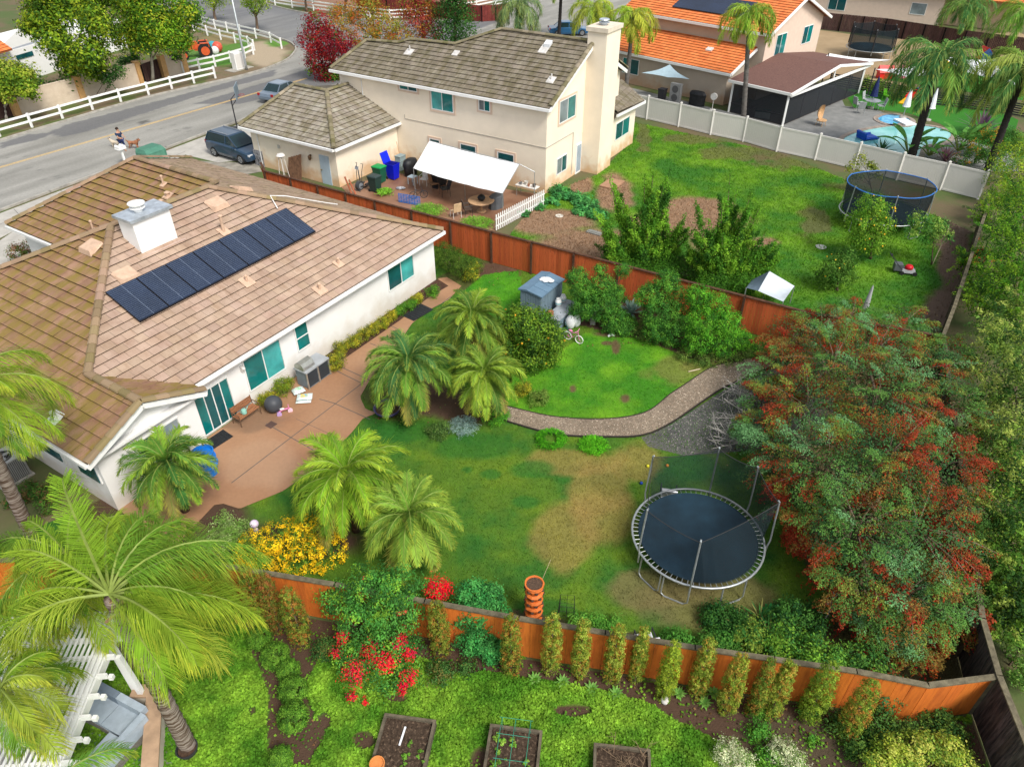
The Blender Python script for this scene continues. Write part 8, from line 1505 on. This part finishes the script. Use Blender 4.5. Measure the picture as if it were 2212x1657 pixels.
shrub('dark_shrub', 'low dark plants beside the air conditioning unit', [blob(*q_) for q_ in ((60, 1060, .2, 30, None, .25), (110, 1060, .2, 30, None, .25), (100, 1090, .2, 26, None, .25), (30, 1080, .2, 20, None, .25))], 3500, .08, [(.03, .09, .015), (.06, .14, .02), (.12, .08, .03)], .14)
shrub('red_shrub', 'reddish green bush in the front yard at the far left', [blob(48, 545, .55, 32, rz=.6), blob(66, 555, .5, 20, rz=.5)], 3000, .09, [(.14, .10, .03), (.20, .07, .04), (.07, .12, .02)], .16)
# ---- columnar shrubs before the orange fence
CS = [(.13, .17, .02), (.19, .22, .03), (.07, .12, .015), (.26, .13, .025)]; CS2 = [(.18, .24, .025), (.28, .33, .05), (.10, .16, .02), (.28, .18, .03)]
def c31(x, y): return (.4213*x, 958.5+.4213*y)
def c34(x, y): return (1548.4+.3768*x, 1032.3+.3768*y)
cols = [(c31(835, 590), c31(870, 715), 85, CS, 0), (c31(945, 610), c31(985, 800), 100, CS, 0), (c31(1170, 640), c31(1205, 900), 115, CS2, 0), (c31(1320, 645), c31(1345, 920), 120, CS, 0), (c31(1425, 670), c31(1440, 960), 105, [(.25, .10, .03), (.16, .13, .02), (.1, .13, .02)], 0), (c31(1545, 650), c31(1555, 1030), 130, CS, 0), ((949, 1309), (953, 1412), 115, CS, 0), ((1103, 1330), (1104, 1452), 110, CS, 0)]
for (tx, ty), (bx, by), w_, pal in (((365, 878), (372, 1165), 112, CS2), ((515, 925), (518, 1190), 100, CS2), ((680, 940), (682, 1215), 105, CS2), ((822, 968), (805, 1215), 86, CS2), ((962, 1045), (950, 1300), 112, [(.18, .25, .02), (.26, .33, .03), (.12, .18, .02)]), ((1155, 1000), (1115, 1290), 108, CS2), ((1335, 1005), (1265, 1370), 120, CS2), ((1432, 1110), (1400, 1390), 88, CS)):
    cols.append(((1032.3+.4213*tx, 958.5+.4213*ty), (1032.3+.4213*bx, 958.5+.4213*by), w_, pal, 0))
cols += [(c34(362, 1040), c34(300, 1370), 112*.9, CS2, 0), (c34(565, 1050), c34(520, 1380), 150*.9, [(.14, .22, .02), (.2, .28, .03), (.1, .16, .02)], 0), (c34(770, 1190), c34(735, 1470), 150*.9, [(.10, .18, .02), (.2, .24, .03), (.3, .16, .03)], 0)]
ordn = ['first', 'second', 'third', 'fourth', 'fifth', 'sixth', 'seventh', 'eighth', 'ninth', 'tenth', 'eleventh', 'twelfth', 'thirteenth', 'fourteenth', 'fifteenth', 'sixteenth', 'seventeenth', 'eighteenth', 'nineteenth']
for i, ((tx, ty), (bx, by), w_, pal, _) in enumerate(cols):
    bx2 = bx
    g = G(bx2, by); hh = HZ(bx2, by, ty); r = w_*.4213*.48*scl(by, 1.); hh = max(.9, min(2.4, hh)); m_ = 7
    bl = [(g.x, g.y, .12+hh*(k4+.5)/m_*.95, r*(.62+.42*math.sin(math.pi*min(1, .18+.8*(k4+.5)/m_))), r*(.62+.42*math.sin(math.pi*min(1, .18+.8*(k4+.5)/m_))), hh/m_*1.05) for k4 in range(m_)]
    bl.append((g.x, g.y, hh*.97, r*.4, r*.4, hh*.08))
    t = shrub('columnar_shrub', ordn[i]+' columnar shrub from the left in the row below the orange fence', bl, 8000, .045, pal, .05, group='columnar shrubs in front of the orange fence', shell=.86, per=16, stem=False, cat='columnar shrub')
    b = B(); b.tube([(g.x, g.y, 0), (g.x, g.y, hh*.8)], [.03, .015], 5); b.done('stem', MC['bark'], t)
for i, (px, py, rp) in enumerate(((565, 1383, 27), (598, 1424, 33), (626, 1452, 26), (637, 1497, 33), (638, 1556, 36), (611, 1640, 26))):
    r = rp*.88*scl(py); g = G(px, py+6); shrub('boxwood_ball', ordn[i]+' clipped green ball counted from the top of the garden row', [(g.x, g.y, r*.85, r, r, r*.9)], 7000, .042, [(.09, .21, .02), (.14, .28, .03), (.05, .13, .015)], .06, group='clipped boxwood balls', shell=.88, cat='boxwood')
# ---- bougainvillea and the green bushes at the fence
BR = [(.55, .01, .03), (.65, .03, .03), (.45, .01, .06)]; BG = [(.05, .18, .03), (.08, .25, .04), (.16, .32, .03), (.03, .10, .02)]
shrub('bougainvillea', 'big green bougainvillea with red flowers hanging over the orange fence', [blob(*q_) for q_ in ((800, 1275, 1.7, 66), (862, 1270, 1.7, 56), (720, 1290, 1.2, 40), (750, 1290, 1.4, 44), (835, 1320, 1.5, 60), (780, 1330, 1.3, 50), (880, 1320, 1.4, 42), (840, 1375, .9, 50), (800, 1400, .6, 50), (870, 1400, .6, 46), (760, 1420, .4, 46), (830, 1450, .4, 55), (880, 1450, .3, 36))], 26000, .075, BG, .15,
      extra=[cloud([blob(*q_) for q_ in ((738, 1378, .9, 17), (728, 1408, .7, 16), (805, 1412, .9, 24), (835, 1432, .8, 24), (862, 1385, 1.1, 16), (882, 1410, .8, 18), (765, 1450, .6, 26), (880, 1462, .5, 22), (870, 1485, .3, 16), (760, 1505, .2, 12), (790, 1512, .2, 10), (875, 1350, 1.2, 8))], 5200, .062, BR+[(.08, .2, .03)], .2, per=14, shell=.35, wts=[.3, .25, .2, .25]), cloud([blob(787, 1252, 2.1, 6), blob(870, 1325, 1.7, 10)], 160, .06, [(.5, .1, .05)], .1)])
shrub('bougainvillea', 'red flowering bougainvillea top rising right of the big green bush', [blob(945, 1275, 1.3, 24), blob(925, 1315, .9, 26), blob(950, 1330, .8, 20)], 3200, .07, BG, .12, extra=[cloud([blob(945, 1272, 1.5, 25, rz=.3)], 2000, .065, [(.65, .015, .02), (.5, .01, .03), (.08, .2, .03)], .16, up=.6, wts=[.45, .35, .2], per=12)])
shrub('green_bush', 'dense blue green bush climbing over the fence beside the terracotta tower', [blob(*q_) for q_ in ((1020, 1285, 1.6, 38), (1060, 1290, 1.5, 32), (1030, 1325, 1.2, 42), (1000, 1330, 1., 26), (1075, 1330, 1., 30), (1040, 1375, .6, 40), (1065, 1400, .4, 32), (1010, 1390, .4, 26), (1085, 1350, .8, 22))], 20000, .075, [(.04, .22, .05), (.08, .30, .07), (.03, .13, .03)], .12)
shrub('low_shrub', 'leafy green weeds behind the fence right of the wire trellis', [blob(*q_) for q_ in ((1250, 1345, .3, 26, None, .3), (1285, 1350, .3, 26, None, .3), (1310, 1358, .25, 22, None, .25), (1330, 1340, .2, 12, None, .2))], 4200, .07, [(.08, .24, .03), (.13, .30, .04)], .14)
for i, (px, py, rp, z_, pal, lb) in enumerate(((1460, 1392, 34, .2, [(.07, .22, .03), (.05, .14, .02)], 'low green plants behind the fence right of the white chair'), (1550, 1395, 40, .3, [(.04, .14, .02), (.08, .2, .03)], 'tangled green plants behind the middle of the orange fence'), (1620, 1380, 46, .4, [(.03, .11, .02), (.07, .18, .03), (.15, .22, .03)], 'dark green tangled plants under the bare twig'), (1700, 1400, 52, .5, [(.05, .16, .03), (.10, .24, .03), (.16, .3, .03)], 'leafy bush over the fence left of the berry tree'), (1770, 1430, 50, .6, [(.04, .14, .03), (.09, .22, .03), (.14, .28, .03)], 'bright leafed bush over the orange fence'), (1850, 1440, 54, .6, [(.03, .10, .02), (.07, .18, .03), (.12, .24, .03)], 'dark leafed shrub hanging over the fence near the corner'), (1900, 1490, 50, .5, [(.03, .10, .03), (.06, .16, .04), (.2, .06, .02)], 'dark shrub with a few red berries below the fence'), (1560, 1330, 40, .2, [(.02, .08, .02), (.04, .12, .02)], 'dark green weeds in the shade beside the trampoline'), (1720, 1330, 50, .4, [(.02, .08, .02), (.04, .12, .02), (.07, .18, .03)], 'shaded undergrowth left of the berry tree foot'))):
    shrub('undergrowth', lb, [blob(px, py, z_+.1, rp, rz=z_+.15), blob(px+rp*.7, py+10, z_, rp*.7, rz=z_+.1), blob(px-rp*.6, py+6, z_, rp*.6, rz=z_+.1)], 4200, .08, pal, .16)
rosette('leafy_plant', 'bright green broad leafed plant between trampoline and bare twig', (1662, 1325), [(.03, .25, .06), (.05, .32, .08)], 14, .35, .09, .7)
for i in range(5): rosette('strappy_plant', ('leftmost', 'second', 'middle', 'fourth', 'rightmost')[i]+' strap leaved plant among the dark weeds right of the trampoline', ((1590, 1360), (1625, 1400), (1660, 1370), (1690, 1345), (1640, 1340))[i], [(.03, .12, .03), (.05, .16, .03), (.2, .2, .06)], 20, .75, .025, .9, group='strap leaved plants')
tw = B(); g = G(1783, 1358); rs = random.Random(4)
def twig(b, p, d, l, r, dep):
    e = p+d*l; b.tube([p, e], [r, r*.6], 4)
    if dep:
        for k4 in range(3): f_ = .35+.22*k4; s = Vector((rs.uniform(-1, 1), rs.uniform(-1, 1), rs.uniform(-.1, .5))).normalized(); twig(b, p+d*l*f_, (d*.6+s*.8).normalized(), l*.5, r*.55, dep-1)
twig(tw, g, Vector((.05, .3, .9)).normalized(), 1.5, .022, 2); tw.done('bare_branch', mt('silver_twig', (.36, .34, .31), .8), label='bare silvery branch standing in the dark weeds below the berry tree', cat='branch')
for i, (px, py, n_) in enumerate(((1640, 860, 9), (1630, 905, 8), (1600, 955, 6))):
    tw = B(); g = G(px, py, .6)
    for k4 in range(n_): twig(tw, g, Vector((-1, rs.uniform(-.5, .7), rs.uniform(-.2, .5))).normalized(), rs.uniform(.9, 1.5), .014, 2)
    tw.done('dead_twigs', MC['silver_twig'], label=('upper', 'middle', 'lower')[i]+' spray of dead silver twigs at the left rim of the berry tree', cat='branch')
# ---- the huge berry tree (two trunks' worth of arching branches)
PG = [(.10, .19, .09), (.14, .24, .10), (.07, .15, .04), (.16, .20, .05), (.05, .12, .04)]; PR = [(.42, .035, .015), (.32, .02, .015), (.45, .10, .02), (.22, .05, .02)]
def berry(label, b, px, n, seed, ns):
    bl = [blob(*q_) for q_ in px]; t = tree('berry_tree', label, b, bl, n//5, .085, [(.03, .09, .03), (.05, .12, .03), (.08, .06, .03)], .16, clump=.35, limbs=9)
    ar = np.array(bl); m = ns; bi = RS.randint(0, len(ar), m); d = nrm(RS.normal(size=(m, 3))*[1, 1, .7]+[-.15, -.3, .45]); r_ = ar[bi, 3:6]; s0 = ar[bi, :3]+d*r_*.3; D = d*r_*.95+nrm(d*[1, 1, 0])*.25
    u = fbm(s0[:, 0]+seed*7+d[:, 0], s0[:, 1]+s0[:, 2], 1.1, 3)+RS.normal(size=m)*.09+(d[:, 2]-.35)*.14; pi = np.searchsorted([.29, .40, .49, .63], u)
    PB = [(.24, .045, .018), (.19, .13, .03), (.15, .20, .035), (.09, .20, .04), (.12, .26, .10)]
    K = 15; t_ = np.tile(np.linspace(.3, 1., K), m); li = np.repeat(np.arange(m), K); Q = s0[li]+D[li]*t_[:, None]; Q[:, 2] += .25*t_-.45*t_**2
    T = nrm(D)[li]; T[:, 2] -= .5*t_; T = nrm(T); sd_ = nrm(np.cross(T, [0, 0, 1.]))*np.where(np.arange(m*K) % 2, 1, -1)[:, None]; sh = T*.75+sd_*.7+RS.normal(size=T.shape)*.12; L_ = (.62-.42*t_)*RS.uniform(.7, 1.2, m*K)
    br = B()
    for i in range(0, m, 3): br.tube([ar[bi[i], :3]*[1, 1, .6], tuple(s0[i]), tuple(Q[i*K+7]), tuple(Q[i*K+K-1])], [.03, .018, .012, .005], 3)
    br.done('branches', mt('berry_bark', (.20, .14, .10), .9), t)
    rd = (pi[li] < 3) & (RS.rand(m*K) < .75)
    crown('berry_sprays', [sprays(Q, sh, L_, n, .058, PB, .25, .03, .5, taper=.3, pi=pi[li], up=1.1), sprays(Q[rd]-[0, 0, .06], sh[rd]*[1, 1, .4], L_[rd]*.8, n//4, .042, [(.42, .015, .012), (.30, .03, .015), (.36, .07, .02)], .5, .03, 1., taper=.2)], t); return t
berry('rear berry tree of the huge red berried mass beside the path', (1850, 850), ((1705, 735, 1.5, 55), (1775, 705, 1.8, 50), (1690, 800, 1.6, 62), (1800, 780, 2.4, 85), (1900, 745, 2.1, 68), (1990, 800, 2.3, 80), (1900, 850, 3.0, 95), (1745, 880, 2.1, 85), (2040, 890, 2.2, 70), (1950, 700, 1.4, 50), (1840, 680, 1.2, 40), (2050, 770, 1.5, 45), (1665, 860, 1.3, 45)), 120000, 1, 420)
berry('front berry tree with red clusters overhanging the trampoline side', (1900, 1180), ((1690, 985, 1.7, 70), (1790, 1010, 2.6, 95), (1915, 990, 3.1, 105), (2030, 1010, 2.6, 85), (1735, 1080, 1.6, 60), (1850, 1140, 2.4, 100), (1980, 1140, 2.6, 110), (2060, 1110, 2.1, 60), (1860, 1250, 1.9, 70), (1960, 1280, 1.9, 85), (1965, 1360, 1.1, 50), (2040, 1300, 1.5, 60), (1900, 1330, 1.2, 42), (1780, 1150, 1.3, 50), (1650, 930, 1.2, 42)), 140000, 2, 520)
crown('fallen_greenery', [sprays([tuple(blob(x, y, .9, 1)[:3]) for x, y in ((1745, 1130), (1790, 1230), (1850, 1320), (1700, 1060), (1930, 1400), (2000, 1420))]*6, RS.normal(size=(36, 3))*[1, 1, .3]+[-.8, -.3, -.1], .8, 2600, .06, PR, .8, .1, .9)], label='hanging clusters of red berries at the lower rim of the berry tree', cat='berries')
# ---- right edge, beyond the weathered fence
PY = [(.17, .26, .04), (.10, .18, .03), (.27, .33, .07), (.03, .08, .015)]
bl_ = [blob(*q_) for q_ in ((2170, 720, 2.5, 50), (2215, 760, 2.5, 60), (2180, 830, 2.8, 60), (2230, 880, 3., 70), (2185, 950, 2.6, 60), (2150, 790, 2.2, 40), (2140, 880, 2.2, 40), (2200, 690, 2.2, 50), (2120, 960, 1.6, 40), (2160, 1010, 2.0, 45))]
tree('pale_tree', 'pale yellow green feathery tree at the right edge beside the berry tree', (2180, 900), bl_, 14000, .10, PY+[(.06, .10, .03)]*2, .1, clump=.38, per=60, shell=.6, extra=[feather(bl_, 260, 16000, .11, PY, 1.1)])
bl_ = [blob(*q_) for q_ in ((2200, 1040, 2.6, 60), (2180, 1110, 2.2, 50), (2225, 1160, 2.6, 70), (2190, 1220, 2.0, 55), (2160, 1290, 1.4, 40), (2225, 1300, 1.8, 60), (2145, 1170, 1.8, 35), (2120, 1250, .8, 30), (2170, 1350, 1.0, 40))]
PO2 = [(.07, .16, .02), (.13, .24, .03), (.03, .08, .015), (.22, .29, .05)]; tree('pale_tree', 'olive green feathery tree at the right edge lower down', (2215, 1200), bl_, 12000, .10, PO2+[(.03, .07, .02)]*2, .1, clump=.38, per=60, shell=.6, extra=[feather(bl_, 260, 16000, .10, PO2, 1.)])
shrub('edge_shrub', 'spiky green shrub at the right edge below the black fence top', [blob(*q_) for q_ in ((2205, 1400, .8, 34), (2220, 1460, .6, 34), (2195, 1350, .9, 26))], 4500, .07, [(.10, .22, .04), (.18, .3, .06)], .14)
bl_ = [blob(*q_) for q_ in ((2170, 520, 2.6, 44), (2205, 560, 3., 55), (2140, 590, 2., 34), (2180, 630, 2.4, 50), (2220, 480, 3., 50), (2130, 660, 1.4, 38), (2200, 680, 2.2, 44), (2085, 575, 1.0, 14), (2150, 470, 1.5, 40), (2200, 430, 2.0, 40), (2110, 620, .6, 26), (2210, 620, 2.6, 50))]
PC = [(.05, .15, .012), (.10, .22, .015), (.02, .06, .01), (.17, .29, .02)]; tree('conifer', 'layered green conifer beyond the weathered fence on the right', (2200, 700), bl_, 13000, .12, PC, .14, clump=.35, shell=.6, extra=[feather(bl_, 380, 26000, .09, PC, 1.1)])
shrub('vine_mass', 'yellow green vine pouring over the right end of the vinyl fence', [blob(*q_) for q_ in ((2150, 380, 1.6, 26), (2175, 340, 2.2, 34), (2200, 380, 2.2, 40), (2170, 420, 1.6, 32), (2135, 440, 1.3, 20), (2205, 440, 1.8, 36), (2215, 320, 2.6, 34), (2125, 475, .9, 16))], 12000, .11, [(.20, .30, .02), (.28, .36, .03), (.10, .18, .02), (.06, .16, .03)], .28)
shrub('red_flowers', 'red flowering plants along the weathered fence at the right', [blob(*q_) for q_ in ((2100, 560, .5, 14), (2120, 548, .5, 14), (2140, 555, .5, 14), (2105, 520, .4, 10))], 1300, .12, [(.5, .02, .02), (.1, .2, .03), (.06, .14, .03)], .2)
shrub('pool_shrubs', 'orange dotted green shrubs right of the pool', [blob(*q_) for q_ in ((2090, 305, 1.0, 26), (2120, 290, 1.2, 26), (2150, 300, 1.4, 28), (2110, 335, .8, 24), (2145, 340, 1., 24), (2075, 345, .5, 16), (2180, 300, 1.5, 26))], 8000, .13, [(.06, .16, .03), (.1, .22, .03), (.04, .10, .02), (.45, .22, .03)], .25, wts=[.35, .3, .25, .1])
for (px, py), lb in (((1960, 335), 'large leafed banana plant at the near edge of the pool'), ((2068, 330), 'wide banana plant right of the pool'), ((2005, 340), 'small banana plant behind the vinyl fence by the palm trunk')):
    g = G(px, py); t = thing('banana_plant', lb, 'banana plant', g); V = []; Cc = []; rs = np.random.RandomState(px); k5 = .65 if 'small' in lb else 1.; b = B()
    for i in range(11):
        a = i*2.4; e = 1.25-.06*i; l = 2.6*k5*rs.uniform(.7, 1.); p = np.array([g.x, g.y, .1]); pr = p; w0 = 0
        sd_ = np.array([-math.sin(a), math.cos(a), 0]); b.tube([tuple(p), tuple(p+np.array([math.cos(a)*math.cos(e), math.sin(a)*math.cos(e), math.sin(e)])*l*.5)], .04, 5)
        p = p+np.array([math.cos(a)*math.cos(e), math.sin(a)*math.cos(e), math.sin(e)])*l*.4
        for s in range(6):
            w1 = .26*k5*math.sin(math.pi*(s+1)/6.6); e -= .16; q_ = p+np.array([math.cos(a)*math.cos(e), math.sin(a)*math.cos(e), math.sin(e)])*l*.12
            for sg_ in (-1, 1): V += [p, q_, q_+sd_*sg_*w1+[0, 0, .06], p+sd_*sg_*w0+[0, 0, .06]]; Cc.append(np.array([.10, .26, .05])*rs.uniform(.7, 1.3))
            p = q_; w0 = w1
    npmesh('leaves', np.array(V), np.arange(len(V)).reshape(-1, 4), np.array(Cc), LEAF, t); b.done('stalks', mt('frond_stem', (.2, .26, .05), .6, .2), t)
rosette('purple_cordyline', 'spiky purple plant in front of the wide banana plant', (2040, 350), [(.16, .07, .10), (.22, .12, .12)], 40, 1.5, .05, 1.0); rosette('purple_cordyline', 'tall dark purple plant behind the pool shrubs', (2115, 290), [(.09, .05, .09), (.14, .08, .12)], 44, 2.4, .07, 1.2); rosette('dark_palm_plant', 'small dark fan leafed plant beside the blue pool float', (1902, 332), [(.03, .09, .04), (.05, .12, .05)], 30, 1.3, .05, 1.1)
shrub('fence_shrub', 'light green shrub in front of the black slat fence', [blob(1870, 178, .7, 14), blob(1892, 188, .7, 14), blob(1905, 180, .6, 10)], 1500, .14, [(.12, .22, .03), (.2, .28, .04)], .25)
shrub('groundcover', 'round leaved green groundcover at the foot of the cream house', [blob(*q_) for q_ in ((1205, 412, .2, 20, None, .3), (1225, 420, .2, 24, None, .3), (1250, 430, .2, 24, None, .3), (1190, 435, .15, 20, None, .2), (1165, 448, .12, 16, None, .18), (1135, 462, .12, 14, None, .18), (1272, 445, .2, 22, None, .3), (1290, 462, .2, 22, None, .25), (1255, 455, .15, 20, None, .2))], 7500, .13, [(.05, .22, .06), (.08, .28, .07), (.04, .14, .04)], .2, up=.9, asp=.9, stem=False)
# ---- foreground garden
shrub('variegated_shrub', 'cream and green variegated shrub at the bottom edge, left one', [blob(1572, 1625, .3, 34, None, .35), blob(1600, 1650, .3, 34, None, .35)], 5200, .045, [(.42, .46, .26), (.55, .56, .38), (.12, .22, .04)], .1)
shrub('variegated_shrub', 'cream and green variegated shrub at the bottom edge, right one', [blob(1690, 1625, .35, 34, None, .4), blob(1715, 1650, .3, 34, None, .35)], 5200, .045, [(.42, .46, .26), (.55, .56, .38), (.12, .22, .04)], .1)
shrub('yellow_green_shrub', 'yellow green leafy shrub at the bottom right', [blob(*q_) for q_ in ((1930, 1625, .7, 40), (1990, 1620, .7, 44), (2050, 1625, .7, 40), (1960, 1655, .6, 40), (1900, 1650, .6, 34), (2080, 1655, .5, 36))], 9000, .07, [(.30, .36, .04), (.20, .30, .04), (.12, .2, .03), (.40, .42, .08)], .14)
shrub('undergrowth', 'dark leafy undergrowth below the fence corner', [blob(*q_) for q_ in ((1890, 1560, .3, 50, None, .35), (1950, 1570, .3, 40, None, .3), (2020, 1560, .3, 40, None, .3), (1860, 1610, .2, 40, None, .3), (2060, 1590, .3, 36, None, .3), (1810, 1560, .2, 30, None, .25))], 9000, .07, [(.03, .09, .02), (.06, .14, .03), (.10, .18, .03)], .15)
shrub('undergrowth', 'small leafy weeds on the soil at the bottom right', [blob(*q_) for q_ in ((1640, 1580, .15, 26, None, .2), (1660, 1640, .15, 30, None, .2), (1760, 1600, .1, 16, None, .15), (1740, 1530, .15, 22, None, .25), (1640, 1540, .12, 20, None, .2))], 4500, .06, [(.07, .22, .03), (.12, .28, .03)], .14, stem=False)
for i, (px, py) in enumerate(((1155, 1470), (1215, 1475), (1278, 1490), (1330, 1500), (1465, 1500), (1520, 1520), (1540, 1500))): rosette('leafy_weed', ordn[i]+' pale leafy weed from the left at the foot of the columnar shrubs', (px, py), [(.12, .28, .05), (.18, .34, .08)], 18, .26, .035, .8, group='leafy weeds below the fence')
shrub('undergrowth', 'shaded low plants beneath the left columnar shrubs', [blob(*q_) for q_ in ((540, 1330, .2, 34, None, .25), (700, 1400, .2, 30, None, .25), (950, 1450, .15, 34, None, .2), (1010, 1440, .15, 24, None, .2))], 6000, .06, [(.03, .09, .02), (.06, .14, .03), (.12, .12, .03)], .14, stem=False)
def leaflets(name, label, poly, n, fn, mask, size, h):
    P = np.array([(p[0], p[1]) for p in poly]); lo, hi = P.min(0), P.max(0); X = RS.uniform(lo[0], hi[0], n*3); Y = RS.uniform(lo[1], hi[1], n*3); k_ = inside(P, X, Y); k_ &= RS.rand(n*3) < mask(X, Y); X = X[k_][:n]; Y = Y[k_][:n]; m = len(X)
    q_ = np.stack([X, Y, h*(.2+fbm(X, Y, 3., 2))*RS.uniform(.4, 1.1, m)], 1); N = RS.normal(size=(m, 3))*.4+[0, 0, 1]
    c = fn(X, Y)*RS.uniform(.65, 1.35, (m, 1)); return npmesh(name, leafq(q_, N, size, .85), np.arange(m*4).reshape(-1, 4), c, LEAF, label=label, cat='ground cover', kind='stuff')
def green(fn): return lambda X, Y: (lambda c: np.clip((c[:, 1]-c[:, 0]*1.05-.02)*14, 0.03, 1))(fn(X, Y))
def cl2c(X, Y): n = fbm(X, Y, 1.5, 3); return mixc((.06, .17, .012), (.19, .34, .03), (n-.3)*2.3)
leaflets('clover', 'bright green clover like ground cover filling the garden around the beds', [(-12, 7.8), (-12, 13.7)]+[(p[0], max(p[1], 7.8)) for p in CLOV if p[0] > -12], 110000, cl2c, green(clover_c), .075, .14)
def hue(fn, g=1.15): return lambda X, Y: fn(X, Y)*g
blades('lawn_grass', YARD, 150000, hue(lawn_c, 1.1), (.03, .075), .016, .004, lambda X, Y: np.clip(.15+8*(lawn_c(X, Y)[:, 1]-.06), .08, 1)*(1-zone(X, Y, PO_+PI_))*(1-inside(np.array(pat), X, Y)), label='rear lawn grass, patchy green and dry yellow', cat='grass')
blades('yard_grass', YARD2, 90000, hue(yard2_c, 1.0), (.05, .13), .03, .004, lambda X, Y: np.clip(.1+8*(yard2_c(X, Y)[:, 1]-.09), .03, 1), label='bright weedy grass of the neighbouring yard', cat='grass')
def sprout(f, L_, n, label, pal, seed, lo=(.1, -2.2), hi=(.9, -.15), r_=.1, size=.05):
    bl = [tuple(f((RS.uniform(lo[0], hi[0])*L_, RS.uniform(lo[1], hi[1]), .27)))+(r_, r_, .06) for _ in range(seed)]; crown('seedlings', [cloud(bl, n, size, pal, .06, up=.8)], label=label, cat='seedlings', kind='stuff')
sprout(f2_, f2_.len, 1800, 'light green seedlings scattered in the middle raised bed', [(.12, .26, .03), (.2, .32, .05)], 22); sprout(f1, f1.len, 700, 'small green sprouts along the right side of the bare raised bed', [(.12, .26, .03)], 9, (.55, -2.2), (.92, -.6))
tw = B(); rs = random.Random(9)
for k4 in range(26): p = f3_((rs.uniform(.35, .9)*f3_.len, rs.uniform(-.9, -.15), .28)); twig(tw, p, Vector((rs.uniform(-1, 1), rs.uniform(-1, 1), .25)).normalized(), rs.uniform(.25, .5), .008, 1)
tw.done('dry_twigs', mt('dry_stem', (.22, .15, .09), .9), label='tangle of dry brown stems in the right raised bed', cat='twigs')
litter = [tuple(G(x+RS.uniform(-w_, w_), y+RS.uniform(-h_, h_), .03))+(.25, .25, .02) for x, y, w_, h_, n_ in ((1000, 1440, 100, 12, 20), (1300, 1480, 200, 14, 26), (1600, 1530, 140, 20, 24), (1800, 1560, 120, 40, 24), (640, 1580, 50, 40, 16), (1330, 735, 110, 12, 24), (1070, 595, 50, 20, 16), (1600, 980, 60, 50, 16), (900, 890, 90, 30, 24)) for _ in range(n_)]
crown('leaf_litter', [cloud(litter, 7000, .05, [(.16, .09, .04), (.26, .16, .07), (.10, .06, .03), (.10, .14, .04)], .3, up=1.2, asp=.6)], label='fallen dry leaves scattered on the bare soil of the beds', cat='leaves', kind='stuff')
